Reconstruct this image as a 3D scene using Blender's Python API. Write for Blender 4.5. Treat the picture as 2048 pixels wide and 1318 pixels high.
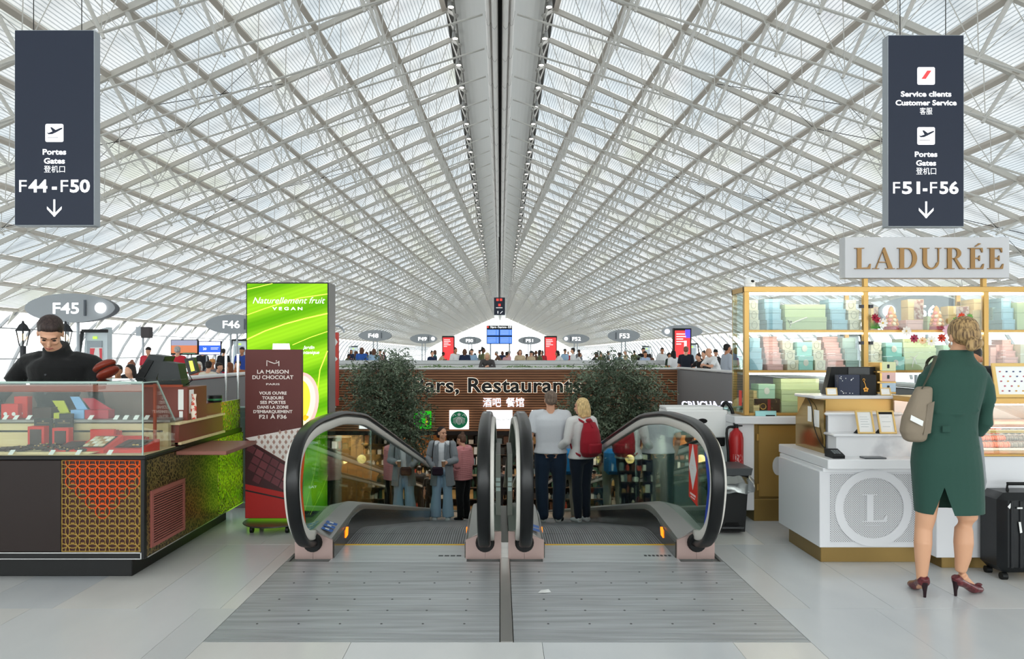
import bpy, bmesh, math, random
from mathutils import Vector, Matrix
random.seed(7)
C = bpy.context.scene.collection
for o in list(bpy.data.objects): bpy.data.objects.remove(o)
sc = bpy.context.scene
# ---------------------------------------------------------------- camera (2048x1318, focal length 1500 px)
EYE = 1.51
cd = bpy.data.cameras.new('camera'); cam = bpy.data.objects.new('camera', cd); C.objects.link(cam)
cd.sensor_width = 36.0; cd.lens = 36.0*1500/2048; cd.shift_x = 24/2048; cd.shift_y = 50/2048
cd.clip_start = 0.05; cd.clip_end = 1500
cam.location = (0, 0, EYE); cam.rotation_euler = (math.pi/2, 0, 0); sc.camera = cam
# ---------------------------------------------------------------- overcast sky
w = bpy.data.worlds.new('sky'); sc.world = w; w.use_nodes = True
nt = w.node_tree; nt.nodes.clear()
bg = nt.nodes.new('ShaderNodeBackground'); wo = nt.nodes.new('ShaderNodeOutputWorld')
tc = nt.nodes.new('ShaderNodeTexCoord'); nz = nt.nodes.new('ShaderNodeTexNoise'); cr = nt.nodes.new('ShaderNodeValToRGB')
nz.inputs['Scale'].default_value = 3.0; nz.inputs['Detail'].default_value = 4
cr.color_ramp.elements[0].position = .35; cr.color_ramp.elements[0].color = (.93, .97, 1.0, 1)
cr.color_ramp.elements[1].position = .62; cr.color_ramp.elements[1].color = (1, 1, 1, 1)
nt.links.new(tc.outputs['Generated'], nz.inputs['Vector']); nt.links.new(nz.outputs['Fac'], cr.inputs['Fac'])
nt.links.new(cr.outputs['Color'], bg.inputs['Color']); nt.links.new(bg.outputs[0], wo.inputs['Surface'])
bg.inputs['Strength'].default_value = 3.1
# ---------------------------------------------------------------- exposure
sc.view_settings.view_transform = 'Standard'; sc.view_settings.look = 'None'
sc.view_settings.gamma = 1.0; sc.view_settings.use_curve_mapping = False
sc.view_settings.exposure = 0.45
sc.cycles.max_bounces = 8; sc.cycles.diffuse_bounces = 4; sc.cycles.glossy_bounces = 3
sc.cycles.transmission_bounces = 4; sc.cycles.transparent_max_bounces = 14
sc.cycles.caustics_reflective = False; sc.cycles.caustics_refractive = False
sc.cycles.use_denoising = True
sc.cycles.sample_clamp_indirect = 4.0

# ---------------------------------------------------------------- helpers
def P(px, py, Y): return Vector(((px-1000)*Y/1500, Y, EYE-(py-709)*Y/1500))
def lin(c):
    c = c/255
    return c/12.92 if c <= .04045 else ((c+.055)/1.055)**2.4
def rgb(h):
    if isinstance(h, str): h = tuple(int(h[i:i+2], 16) for i in (0, 2, 4))
    return (lin(h[0]), lin(h[1]), lin(h[2]), 1)
ORD = 'first second third fourth fifth sixth seventh eighth ninth tenth eleventh twelfth'.split()
def nth(i): return ORD[i] if i < 12 else '%d%s' % (i+1, {1: 'st', 2: 'nd', 3: 'rd'}.get((i+1) % 10 if not 10 < (i+1) % 100 < 14 else 0, 'th'))
MATS = {}
def mat(key, col='808080', rough=.5, metal=0., emit=None, es=1., coat=0., spec=.3, trans=0., noise=None, bump=None, sheen=0.):
    if key in MATS: return MATS[key]
    m = bpy.data.materials.new(key); m.use_nodes = True; t = m.node_tree
    b = t.nodes['Principled BSDF']
    b.inputs['Base Color'].default_value = rgb(col); b.inputs['Roughness'].default_value = rough
    b.inputs['Metallic'].default_value = metal; b.inputs['Specular IOR Level'].default_value = spec
    b.inputs['Coat Weight'].default_value = coat; b.inputs['Transmission Weight'].default_value = trans
    b.inputs['Sheen Weight'].default_value = sheen
    if emit:
        b.inputs['Emission Color'].default_value = rgb(emit); b.inputs['Emission Strength'].default_value = es
    if noise or bump:
        tcn = t.nodes.new('ShaderNodeTexCoord')
    if noise:   # (scale, colour2, lo, hi, stretch)
        n = t.nodes.new('ShaderNodeTexNoise'); n.inputs['Scale'].default_value = noise[0]; n.inputs['Detail'].default_value = 5
        r = t.nodes.new('ShaderNodeValToRGB')
        r.color_ramp.elements[0].color = rgb(col); r.color_ramp.elements[1].color = rgb(noise[1])
        r.color_ramp.elements[0].position = noise[2]; r.color_ramp.elements[1].position = noise[3]
        mp = t.nodes.new('ShaderNodeMapping')
        if len(noise) > 4: mp.inputs['Scale'].default_value = noise[4]
        t.links.new(tcn.outputs['Object'], mp.inputs['Vector']); t.links.new(mp.outputs[0], n.inputs['Vector'])
        t.links.new(n.outputs['Fac'], r.inputs['Fac']); t.links.new(r.outputs['Color'], b.inputs['Base Color'])
    if bump:    # (scale, strength)
        n = t.nodes.new('ShaderNodeTexNoise'); n.inputs['Scale'].default_value = bump[0]; n.inputs['Detail'].default_value = 3
        bp = t.nodes.new('ShaderNodeBump'); bp.inputs['Strength'].default_value = bump[1]; bp.inputs['Distance'].default_value = .01
        t.links.new(tcn.outputs['Object'], n.inputs['Vector']); t.links.new(n.outputs['Fac'], bp.inputs['Height'])
        t.links.new(bp.outputs[0], b.inputs['Normal'])
    MATS[key] = m
    return m
def glass_mat(key, tint='e8f4ee', refl=.1, rough=0.):
    if key in MATS: return MATS[key]
    m = bpy.data.materials.new(key); m.use_nodes = True; t = m.node_tree; t.nodes.clear()
    o = t.nodes.new('ShaderNodeOutputMaterial'); mx = t.nodes.new('ShaderNodeMixShader')
    tr = t.nodes.new('ShaderNodeBsdfTransparent'); gl = t.nodes.new('ShaderNodeBsdfGlossy')
    lw = t.nodes.new('ShaderNodeLayerWeight'); ma = t.nodes.new('ShaderNodeMath'); ma.operation = 'ADD'; ma.use_clamp = True
    lw.inputs['Blend'].default_value = .15
    tr.inputs['Color'].default_value = rgb(tint); gl.inputs['Roughness'].default_value = rough; gl.inputs['Color'].default_value = (.95, 1, .97, 1)
    ma.inputs[1].default_value = refl
    pw_ = t.nodes.new('ShaderNodeMath'); pw_.operation = 'POWER'; pw_.inputs[1].default_value = 4; lw.inputs['Blend'].default_value = .5
    t.links.new(lw.outputs['Facing'], pw_.inputs[0]); t.links.new(pw_.outputs[0], ma.inputs[0]); t.links.new(ma.outputs[0], mx.inputs['Fac'])
    t.links.new(tr.outputs[0], mx.inputs[1]); t.links.new(gl.outputs[0], mx.inputs[2]); t.links.new(mx.outputs[0], o.inputs['Surface'])
    MATS[key] = m
    return m
class MB:
    """collects shapes (world coordinates) for one mesh"""
    def __init__(s): s.v = []; s.f = []; s.mi = []; s.m = 0; s.uv = None
    def add(s, vs, fs):
        n = len(s.v); s.v += [tuple(v) for v in vs]; s.f += [tuple(i+n for i in f) for f in fs]; s.mi += [s.m]*len(fs); return s
    def box(s, x0, x1, y0, y1, z0, z1):
        vs = [(x0,y0,z0),(x1,y0,z0),(x1,y1,z0),(x0,y1,z0),(x0,y0,z1),(x1,y0,z1),(x1,y1,z1),(x0,y1,z1)]
        return s.add(vs, [(0,3,2,1),(4,5,6,7),(0,1,5,4),(1,2,6,5),(2,3,7,6),(3,0,4,7)])
    def bbox(s, x0, x1, y0, y1, z0, z1, b=.01):
        """box with bevelled edges"""
        b = min(b, (x1-x0)*.45, (y1-y0)*.45, (z1-z0)*.45)
        vs = []; idx = {}
        for i, (X, sx) in enumerate(((x0, 1), (x1, -1))):
            for j, (Y, sy) in enumerate(((y0, 1), (y1, -1))):
                for k, (Z, sz) in enumerate(((z0, 1), (z1, -1))):
                    for a in range(3):
                        idx[i, j, k, a] = len(vs)
                        vs.append((X if a == 0 else X+sx*b, Y if a == 1 else Y+sy*b, Z if a == 2 else Z+sz*b))
        g = lambda i, j, k, a: idx[i, j, k, a]
        fs = [(g(0,0,0,0),g(0,0,1,0),g(0,1,1,0),g(0,1,0,0)), (g(1,0,0,0),g(1,1,0,0),g(1,1,1,0),g(1,0,1,0)),
              (g(0,0,0,1),g(1,0,0,1),g(1,0,1,1),g(0,0,1,1)), (g(0,1,0,1),g(0,1,1,1),g(1,1,1,1),g(1,1,0,1)),
              (g(0,0,0,2),g(0,1,0,2),g(1,1,0,2),g(1,0,0,2)), (g(0,0,1,2),g(1,0,1,2),g(1,1,1,2),g(0,1,1,2))]
        for i in (0,1):
            for j in (0,1): fs.append((g(i,j,0,0),g(i,j,1,0),g(i,j,1,1),g(i,j,0,1)))
            for k in (0,1): fs.append((g(i,0,k,0),g(i,1,k,0),g(i,1,k,2),g(i,0,k,2)))
        for j in (0,1):
            for k in (0,1): fs.append((g(0,j,k,1),g(1,j,k,1),g(1,j,k,2),g(0,j,k,2)))
        for i in (0,1):
            for j in (0,1):
                for k in (0,1): fs.append((g(i,j,k,0),g(i,j,k,1),g(i,j,k,2)))
        return s.add(vs, fs)
    def quad(s, a, b, c, d): return s.add([a, b, c, d], [(0, 1, 2, 3)])
    def bar(s, a, b, w, h, up=(0, 0, 1)):
        """rectangular bar from a to b, w across, h along up"""
        a = Vector(a); b = Vector(b); d = (b-a).normalized(); u = Vector(up)
        x = d.cross(u).normalized()*w/2; z = x.cross(d).normalized()*h/2
        vs = [a-x-z, a+x-z, a+x+z, a-x+z, b-x-z, b+x-z, b+x+z, b-x+z]
        return s.add(vs, [(0,1,2,3),(7,6,5,4),(0,4,5,1),(1,5,6,2),(2,6,7,3),(3,7,4,0)])
    def tube(s, pts, r, n=8, ry=None, up=(0, 0, 1), cap=True, closed=False):
        """tube along pts; r number or list; ry second radius (along up)"""
        pts = [Vector(p) for p in pts]; N = len(pts); rings = []
        rl = r if isinstance(r, (list, tuple)) else [r]*N
        yl = (ry if isinstance(ry, (list, tuple)) else [ry]*N) if ry else rl
        ux = None
        for i, p in enumerate(pts):
            if closed: d = (pts[(i+1) % N]-pts[i-1])
            else: d = (pts[min(i+1, N-1)]-pts[max(i-1, 0)])
            if d.length < 1e-9: d = Vector((0, 0, 1))
            d.normalize()
            u = Vector(up)
            if abs(d.dot(u)) > .985: u = ux if ux is not None else Vector((0, 1, 0))
            x = d.cross(u)
            if x.length < 1e-6: x = d.cross(Vector((0, 1, .1)))
            x.normalize(); z = x.cross(d).normalized(); ux = z
            rings.append([p+x*rl[i]*math.cos(2*math.pi*k/n)+z*yl[i]*math.sin(2*math.pi*k/n) for k in range(n)])
        return s.rings(rings, cap, closed)
    def rings(s, rings, cap=True, closed=False):
        n = len(rings[0]); vs = [v for r in rings for v in r]; fs = []
        R = len(rings)
        for i in range(R if closed else R-1):
            for k in range(n):
                a = i*n+k; b = i*n+(k+1) % n; j = ((i+1) % R)*n
                fs.append((a, b, j+(k+1) % n, j+k))
        if cap and not closed:
            fs.append(tuple(range(n-1, -1, -1))); fs.append(tuple((R-1)*n+k for k in range(n)))
        return s.add(vs, fs)
    def cyl(s, a, b, r, n=16, r2=None): return s.tube([a, b], [r, r if r2 is None else r2], n)
    def lathe(s, c, prof, n=20, axis=(0, 0, 1)):
        """prof: list of (radius, height along axis)"""
        ax = Vector(axis).normalized(); q = Vector((0, 0, 1)).rotation_difference(ax); c = Vector(c)
        rings = [[c+q @ Vector((max(r, 1e-4)*math.cos(2*math.pi*k/n), max(r, 1e-4)*math.sin(2*math.pi*k/n), h)) for k in range(n)] for r, h in prof]
        return s.rings(rings)
    def ball(s, c, r, n=12, m=8, rot=None):
        c = Vector(c); rx, ry, rz = r if isinstance(r, (list, tuple)) else (r, r, r); rings = []
        for i in range(m+1):
            t = math.pi*(i if 0 < i < m else (.02 if i == 0 else m-.02))/m
            ring = [Vector((rx*math.sin(t)*math.cos(2*math.pi*k/n), ry*math.sin(t)*math.sin(2*math.pi*k/n), -rz*math.cos(t))) for k in range(n)]
            if rot is not None: ring = [rot @ v for v in ring]
            rings.append([c+v for v in ring])
        return s.rings(rings)
    def prism(s, poly, a, b, axis='y'):
        """polygon (2D) extruded from a to b on the axis; poly in the other two coordinates"""
        def f(p, t):
            if axis == 'y': return (p[0], t, p[1])
            if axis == 'x': return (t, p[0], p[1])
            return (p[0], p[1], t)
        n = len(poly); vs = [f(p, a) for p in poly]+[f(p, b) for p in poly]
        fs = [tuple(range(n)), tuple(range(2*n-1, n-1, -1))]+[(i, i+n, (i+1) % n+n, (i+1) % n) for i in range(n)]
        return s.add(vs, fs)
    def mesh(s, name, mats, L=(0, 0, 0), smooth=False, fixn=False):
        me = bpy.data.meshes.new(name)
        me.from_pydata([(v[0]-L[0], v[1]-L[1], v[2]-L[2]) for v in s.v], [], s.f)
        mats = mats if isinstance(mats, (list, tuple)) else [mats]
        for m in mats: me.materials.append(m)
        if len(mats) > 1: me.polygons.foreach_set('material_index', s.mi)
        if s.uv:
            ul = me.uv_layers.new(name='UVMap'); flat = [c for p in s.uv for c in p]; ul.data.foreach_set('uv', flat)
        if fixn:
            bm = bmesh.new(); bm.from_mesh(me); bmesh.ops.recalc_face_normals(bm, faces=bm.faces); bm.to_mesh(me); bm.free()
        if smooth:
            me.polygons.foreach_set('use_smooth', [True]*len(me.polygons))
            if smooth != 'all':
                try: me.set_sharp_from_angle(angle=math.radians(40 if smooth is True else smooth))
                except Exception: pass
        me.update()
        return me
LOC = {}
def tag(o, label=None, cat=None, group=None, kind=None):
    if label: o['label'] = label
    if cat: o['category'] = cat
    if group: o['group'] = group
    if kind: o['kind'] = kind
    return o
def root(name, loc, label=None, cat=None, group=None, kind=None):
    o = bpy.data.objects.new(name, None); C.objects.link(o); o.location = loc; o.empty_display_size = .1
    LOC[o.name] = tuple(loc); return tag(o, label, cat, group, kind)
def part(name, mb, m, par, label=None, smooth=True, kind=None, fixn=False):
    L = LOC[par.name]
    me = mb if isinstance(mb, bpy.types.Mesh) else mb.mesh(name, m, L, smooth, fixn)
    o = bpy.data.objects.new(name, me); C.objects.link(o); o.parent = par; LOC[o.name] = L
    if label: o['label'] = label
    if kind: o['kind'] = kind
    return o
def thing(name, mb, m, label, cat, group=None, smooth=True, loc=None, kind=None, fixn=False):
    if loc is None:
        xs = [v[0] for v in mb.v]; ys = [v[1] for v in mb.v]; zs = [v[2] for v in mb.v]
        loc = ((min(xs)+max(xs))/2, (min(ys)+max(ys))/2, min(zs))
    o = bpy.data.objects.new(name, mb.mesh(name, m, loc, smooth, fixn)); C.objects.link(o); o.location = loc; LOC[o.name] = tuple(loc)
    return tag(o, label, cat, group, kind)
def struct(name, mb, m, smooth=False, par=None):
    if par: return part(name, mb, m, par, smooth=smooth)
    o = bpy.data.objects.new(name, mb.mesh(name, m, (0, 0, 0), smooth)); C.objects.link(o); LOC[o.name] = (0, 0, 0); o['kind'] = 'structure'
    return o
def parts_split(name, mb, m, par, **kw):
    c = getattr(mb, 'cuts', []); pv = pf = 0
    for nv, nf in c+[(len(mb.v), len(mb.f))]:
        if nf > pf:
            q = MB(); q.add(mb.v[pv:nv], [tuple(i-pv for i in f) for f in mb.f[pf:nf]]); part(name, q, m, par, smooth=False)
        pv, pf = nv, nf
def cut(mb): mb.__dict__.setdefault('cuts', []).append((len(mb.v), len(mb.f)))
def dup(o, loc=None, par=None, label=None, rotz=None):
    c = o.copy(); C.objects.link(c)
    if par is not None: c.parent = par
    if loc is not None: c.location = loc
    if rotz is not None: c.rotation_euler = (0, 0, rotz)
    if label: c['label'] = label
    for ch in o.children: dup(ch, par=c)
    return c
TMP = bpy.data.scenes.new('tmp')
def evaled(ob):
    with bpy.context.temp_override(scene=TMP, view_layer=TMP.view_layers[0]):
        dg = bpy.context.evaluated_depsgraph_get(); return bpy.data.meshes.new_from_object(ob.evaluated_get(dg))
def text(body, size, ext=.004, off=0., font=None, align='CENTER', space=1., res=3):
    """text as triangles in the XZ plane facing -Y, origin centred on the baseline"""
    cu = bpy.data.curves.new('t', 'FONT'); cu.body = body; cu.size = size; cu.extrude = ext; cu.offset = off
    cu.align_x = align; cu.space_character = space; cu.resolution_u = res; cu.space_line = 1.0
    ob = bpy.data.objects.new('t', cu); TMP.collection.objects.link(ob)
    me = evaled(ob)
    mb = MB(); mb.add([(v.co.x, v.co.z*-1, v.co.y) for v in me.vertices], [tuple(p.vertices) for p in me.polygons])
    bpy.data.objects.remove(ob); bpy.data.curves.remove(cu); bpy.data.meshes.remove(me)
    return mb
def put(mb, src, at, sx=1., sz=1., fit=None, shear=0., rz=0., tilt=0.):
    """adds src (from text()) at a point; fit=(w) scales it to width w keeping height"""
    xs = [v[0] for v in src.v]
    if fit and xs:
        k = fit/(max(xs)-min(xs)); sx *= k
        cx = (max(xs)+min(xs))/2
    else: cx = 0
    c, s_ = math.cos(rz), math.sin(rz); ct, st = math.cos(tilt), math.sin(tilt)
    out = []
    for x, y, z in src.v:
        x = (x-cx)*sx+z*sz*shear; z = z*sz
        y, z = y*ct-z*st*-1, z*ct+y*-st
        out.append((at[0]+x*c-y*s_, at[1]+x*s_+y*c, at[2]+z))
    mb.add(out, src.f); return mb
def disc_poly(cx, cz, rx, rz, n=32, p=1.):
    out = []
    for k in range(n):
        a = 2*math.pi*k/n; c, s_ = math.cos(a), math.sin(a)
        out.append((cx+rx*c, cz+rz*math.copysign(abs(s_)**p, s_)))
    return out
def rrect(x0, x1, z0, z1, r, n=5):
    out = []
    for cx, cz, a0 in ((x1-r, z0+r, -90), (x1-r, z1-r, 0), (x0+r, z1-r, 90), (x0+r, z0+r, 180)):
        for k in range(n+1):
            a = math.radians(a0+90*k/n); out.append((cx+r*math.cos(a), cz+r*math.sin(a)))
    return out
# ================================================================ the roof shell
U = .0162
NU = [x*U for x in (128, 250, 364, 473, 580, 691, 803, 917, 1028, 1143, 1257, 1357, 1468)]
def prof(x):
    if x <= 20.4: return 13.2-.45*x
    pts = [(20.4, 4.02), (21.2, 3.62), (22.0, 3.16), (22.9, 2.70), (23.8, 2.2), (24.3, 1.80), (24.8, 1.30), (25.25, .62), (25.66, -.2), (26.0, -1.0), (26.15, -1.55)]
    for (a, b), (c, d) in zip(pts, pts[1:]):
        if x <= c: return b+(d-b)*(x-a)/(c-a)
    return -1.55
def sh(Y):
    d = max(Y, 5)-24.4
    return .042*d if d < 70 else 2.94+.012*(d-70)
def S(side, xs, Y, dz=0.):
    """point on the shell: profile abscissa xs at distance Y"""
    return Vector((side*(xs-sh(Y)), Y, EYE+prof(xs)+dz))
EDGE = 1.93
DY = 2.42; NB = 12; Y0 = 9.6-2.42*NB; NR = 84+NB
RY = [Y0+DY*k for k in range(NR)]
m_rib = mat('roof steel light', 'c6c2ba', .45); m_dark = mat('roof gasket', '3c3b38', .7)
m_rod = mat('roof rods', 'cdcbc6', .45); m_pur = mat('roof purlin steel', 'c0b8ae', .5)
m_riblow = mat('facade steel dimmed for glare', '8f9092', .5)  # rib steel coloured darker low down, to stay visible against the bright sky
m_cable = mat('bracing cable', '2c2b2a', .5)
# translucent ribbed panel material: the panel's own ribs and slight dirt only
def panel_mat():
    m = bpy.data.materials.new('ribbed translucent panel'); m.use_nodes = True; t = m.node_tree; t.nodes.clear()
    o = t.nodes.new('ShaderNodeOutputMaterial'); tl = t.nodes.new('ShaderNodeBsdfTranslucent'); df = t.nodes.new('ShaderNodeBsdfDiffuse')
    gl = t.nodes.new('ShaderNodeBsdfGlossy'); gl.inputs['Roughness'].default_value = .12
    mx = t.nodes.new('ShaderNodeMixShader'); mx.inputs[0].default_value = .25
    mg = t.nodes.new('ShaderNodeMixShader'); mg.inputs[0].default_value = .05
    uv = t.nodes.new('ShaderNodeUVMap'); wv = t.nodes.new('ShaderNodeTexWave'); wv.wave_type = 'BANDS'; wv.bands_direction = 'X'
    wv.inputs['Scale'].default_value = 3.1; wv.inputs['Distortion'].default_value = .6; wv.inputs['Detail'].default_value = 2.5; wv.inputs['Detail Scale'].default_value = 4
    cr = t.nodes.new('ShaderNodeValToRGB'); e = cr.color_ramp.elements
    e[0].position = .06; e[0].color = (.175, .185, .19, 1); e[1].position = .30; e[1].color = (.325, .33, .33, 1)
    tc = t.nodes.new('ShaderNodeTexCoord'); mp = t.nodes.new('ShaderNodeMapping'); mp.inputs['Scale'].default_value = (.35, .08, .35)
    n = t.nodes.new('ShaderNodeTexNoise'); n.inputs['Scale'].default_value = 1.2; n.inputs['Detail'].default_value = 6
    c2 = t.nodes.new('ShaderNodeValToRGB'); e = c2.color_ramp.elements
    e[0].position = .38; e[0].color = (.84, .90, .93, 1); e[1].position = .55; e[1].color = (.97, .98, .97, 1)
    e = c2.color_ramp.elements.new(.64); e.color = (.86, .88, .78, 1)
    ml = t.nodes.new('ShaderNodeMix'); ml.data_type = 'RGBA'; ml.blend_type = 'MULTIPLY'; ml.inputs[0].default_value = 1
    L = t.links.new
    L(uv.outputs[0], wv.inputs['Vector']); L(wv.outputs['Fac'], cr.inputs[0]); L(tc.outputs['Object'], mp.inputs[0]); L(mp.outputs[0], n.inputs['Vector'])
    L(n.outputs['Fac'], c2.inputs[0]); L(cr.outputs[0], ml.inputs[6]); L(c2.outputs[0], ml.inputs[7])
    L(ml.outputs[2], tl.inputs[0]); L(ml.outputs[2], df.inputs[0])
    L(tl.outputs[0], mx.inputs[1]); L(df.outputs[0], mx.inputs[2]); L(mx.outputs[0], mg.inputs[1]); L(gl.outputs[0], mg.inputs[2]); L(mg.outputs[0], o.inputs[0])
    return m
m_panel = panel_mat()
m_clear = glass_mat('clear facade glass', 'f6fbfa', .02)
m_soffit = mat('white soffit sheet', 'dededc', .5, spec=.2, bump=(3, .03))
m_ridge = mat('ridge profile metal', 'f2efec', .5, 0); m_black = mat('black slot', '050505', .8)

ceiling = root('ceiling', (0, 0, 0), kind='structure')
far_panels = MB(); far_panels.uv = []; far_strut = MB(); far_tie = MB(); n_pan = 0
quads = []
for side in (-1, 1):
    for k in range(NR-1):
        ya, yb = RY[k]+.012, RY[k+1]-.012
        for i in range(len(NU)-1):
            a, b = NU[i]+.012, NU[i+1]-.012
            a = max(a, EDGE+sh(ya)) if i else EDGE+sh(ya)
            a2 = max(NU[i]+.012, EDGE+sh(yb)) if i else EDGE+sh(yb)
            if a >= b or a2 >= b: continue
            quads.append((side, k, i, a, a2, b, ya, yb))
    # narrow strip between the first purlin and the ridge edge is covered by the clipped panels above
def panel_score(q):
    side, k, i, a, a2, b, ya, yb = q
    p = S(side, (a+b)/2, ya); px = 1000+p.x*1500/p.y; py = 709-(p.z-EYE)*1500/p.y
    return (0 if (-60 < px < 2110 and py > -60) else 1000)+ya
quads.sort(key=panel_score)
for n, (side, k, i, a, a2, b, ya, yb) in enumerate(quads):
    vs = [S(side, a, ya, .02), S(side, b, ya, .02), S(side, b, yb, .02), S(side, a2, yb, .02)]
    uv = [(a, 0), (b, 0), (b, 1), (a2, 1)]
    if side > 0: vs.reverse(); uv.reverse()
    if n < 300:
        mb = MB(); mb.add(vs, [(0, 1, 2, 3)]); mb.uv = uv; part('roof_panel', mb, m_panel, ceiling, smooth=False)
    else: far_panels.add(vs, [(0, 1, 2, 3)]); far_panels.uv += uv
part('roof_panel', far_panels, m_panel, ceiling, smooth=False, kind='stuff')

def chord_z(x): return EYE+10.0-.32*x
struts = []
for side in (-1, 1):
    for k, Y in enumerate(RY):
        e0 = EDGE+sh(Y)
        xs = [e0]+[x for x in NU if x > e0+.05]
        low = xs+[24.3, 24.8, 25.25, 25.66, 26.0, 26.15]
        mb = MB()
        for a, b in zip(low, low[1:]):
            p, q = S(side, a, Y), S(side, b, Y)
            near = a < 23.7; mb.m = 0 if near else 2
            mb.bar(p-Vector((0, 0, .10)), q-Vector((0, 0, .10)), .13 if near else .10, .17 if near else .14)
            if near: mb.m = 1; mb.bar(p+Vector((0, .085, -.03)), q+Vector((0, .085, -.03)), .035, .05); mb.m = 0
            if near: mb.bar(p+Vector((0, .12, -.03)), q+Vector((0, .12, -.03)), .03, .07)
        part('rib', mb, [m_rib, m_dark, m_riblow], ceiling, smooth=False)
        if Y > 170 or Y < 5: continue
        # bottom chord (tie) and the web of the truss
        tm = MB(); last = None
        cx = [x for x in NU if x > e0+.3 and x < 22.5]
        nodes = [(x, x-.75-sh(Y)) for x in cx]
        pts = [Vector((side*.5, Y, chord_z(.5+sh(Y)*0)))]
        for x, X in nodes:
            z = min(chord_z(max(X+sh(Y), 0)), EYE+prof(x)-.12); pts.append(Vector((side*X, Y, z)))
        xl = NU[-1]; pts.append(S(side, xl, Y, -.15))
        pts = [pts[0]]+[p for p in pts[1:] if abs(p.x) > .8]
        d = Vector((0, .035, 0))
        for s_ in ((-1, 1) if Y < 60 else (0,)):
            tm.tube([p+d*s_ for p in pts], .018 if Y < 60 else .03, 5)
        part('tie_rod', tm, m_rod, ceiling)
        for j, (x, X) in enumerate(nodes):
            c = pts[min(j+1, len(pts)-1)]
            c = Vector((side*X, Y, min(chord_z(max(X+sh(Y), 0)), EYE+prof(x)-.12)))
            top = S(side, x, Y, -.12)
            struts.append((Y, top, c, side, x))
        # thin rods on the far side of every node
struts.sort(key=lambda t: t[0])
for n, (Y, top, c, side, x) in enumerate(struts):
    mb = MB() if n < 300 else far_strut
    d = (c-top); e = c+d.normalized()*.14
    if Y < 75:
        mb.tube([top, c], [.062, .045], 6); mb.tube([c, e], .04, 6)
    else: mb.tube([top, c], .04, 4, cap=False)
    up = S(side, min(x-.75-.05, 99), Y, -.15)
    if up.z > c.z+.2: mb.tube([c, up], .014 if Y < 75 else .02, 4, cap=False)
    if Y > 12: mb.tube([c, S(side, x+.1, Y-DY, -.1)], .013 if Y < 60 else .017, 4, cap=False)
    if Y < 110: mb.tube([c, S(side, x-1.9 if x-1.9 > EDGE+sh(Y) else EDGE+sh(Y), Y+DY*.5 if False else Y, -.1)], .013, 4, cap=False)
    if n < 300: part('strut', mb, m_rod, ceiling)
part('strut', far_strut, m_rod, ceiling, kind='stuff')
for side in (-1, 1):
    for i, x in enumerate(NU):
        ks = [Y for Y in RY if x-sh(Y) > EDGE]
        if len(ks) < 2: continue
        mb = MB()
        pts = [S(side, x, Y, -.08) for Y in ([ks[0], 5, 94.4, ks[-1]] if ks[-1] > 100 else [ks[0], 5, ks[-1]])]
        for a, b in zip(pts, pts[1:]):
            if (b-a).length > .01: mb.bar(a, b, .17, .13, up=(side*.41, 0, .91))
        part('purlin', mb, m_pur, ceiling, smooth=False)
# outer beams above the translucent skin, mid bay
for side in (-1, 1):
    mb = MB()
    for k in range(NR-1):
        Y = RY[k]+DY*.5
        if Y > 130: break
        if Y < 8: continue
        for a, b in ((EDGE+sh(Y), 12), (12, 23.5)): mb.bar(S(side, a, Y, .40), S(side, b, Y, .40), .12, .08)
    part('outer_beam', mb, m_rib, ceiling, smooth=False)
# crossed cables in some bays
for side in (-1, 1):
    mb = MB()
    for k, i in ((1, 7), (1, 4), (2, 6), (3, 9), (6, 5), (6, 3), (7, 8), (10, 5), (11, 3), (14, 6), (17, 4), (5, 10)):
        a, b, c_, d_ = S(side, NU[i], RY[k+NB], -.16), S(side, NU[i+2], RY[k+1+NB], -.16), S(side, NU[i+2], RY[k+NB], -.16), S(side, NU[i], RY[k+1+NB], -.16)
        mb.tube([a, b], .012, 4); mb.tube([c_, d_], .012, 4)
    part('bracing_cable', mb, m_cable, ceiling)
# ridge: curved white soffit sheets, the hanging profile with its black slot
for side in (-1, 1):
    for k in range(NR-1):
        Y, Yb = RY[k]-.002, RY[k+1]+.002
        mb = MB(); rings = []
        for yy in (Y, Yb):
            ze = EYE+prof(EDGE+sh(yy))-.25; zb = EYE+10.15; r = []
            if ze < zb+.1: ze = zb+.1
            for t in range(7):
                u = t/6; x = 1.55+(.425-1.55)*u; z = ze+(zb-ze)*(u**1.8)
                r.append(Vector((side*x, yy, z)))
            rings.append(r)
        for t in range(6):
            q = [rings[0][t], rings[0][t+1], rings[1][t+1], rings[1][t]]
            mb.quad(*(q if side > 0 else q[::-1]))
        part('soffit_sheet', mb, m_soffit, ceiling, smooth='all')
        if k < 40:
            pass
    mb = MB()   # tubular ridge profile
    L0, L1 = RY[0], RY[-1]
    pf = [(.06, 10.6), (.06, 9.62), (.10, 9.5), (.16, 9.42), (.22, 9.47), (.25, 9.60), (.27, 9.62), (.31, 9.52), (.37, 9.55), (.40, 9.72), (.43, 9.95), (.44, 10.2), (.44, 10.6)]
    mb.rings([[Vector((side*x, yy, EYE+z)) for x, z in pf] for yy in (L0, L1)], cap=True)
    part('ridge_profile', mb, m_ridge, ceiling, smooth=False, fixn=True)
mb = MB().box(-.06, .06, RY[0], RY[-1], EYE+9.75, EYE+10.4); part('ridge_slot', mb, m_black, ceiling, smooth=False)
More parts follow.
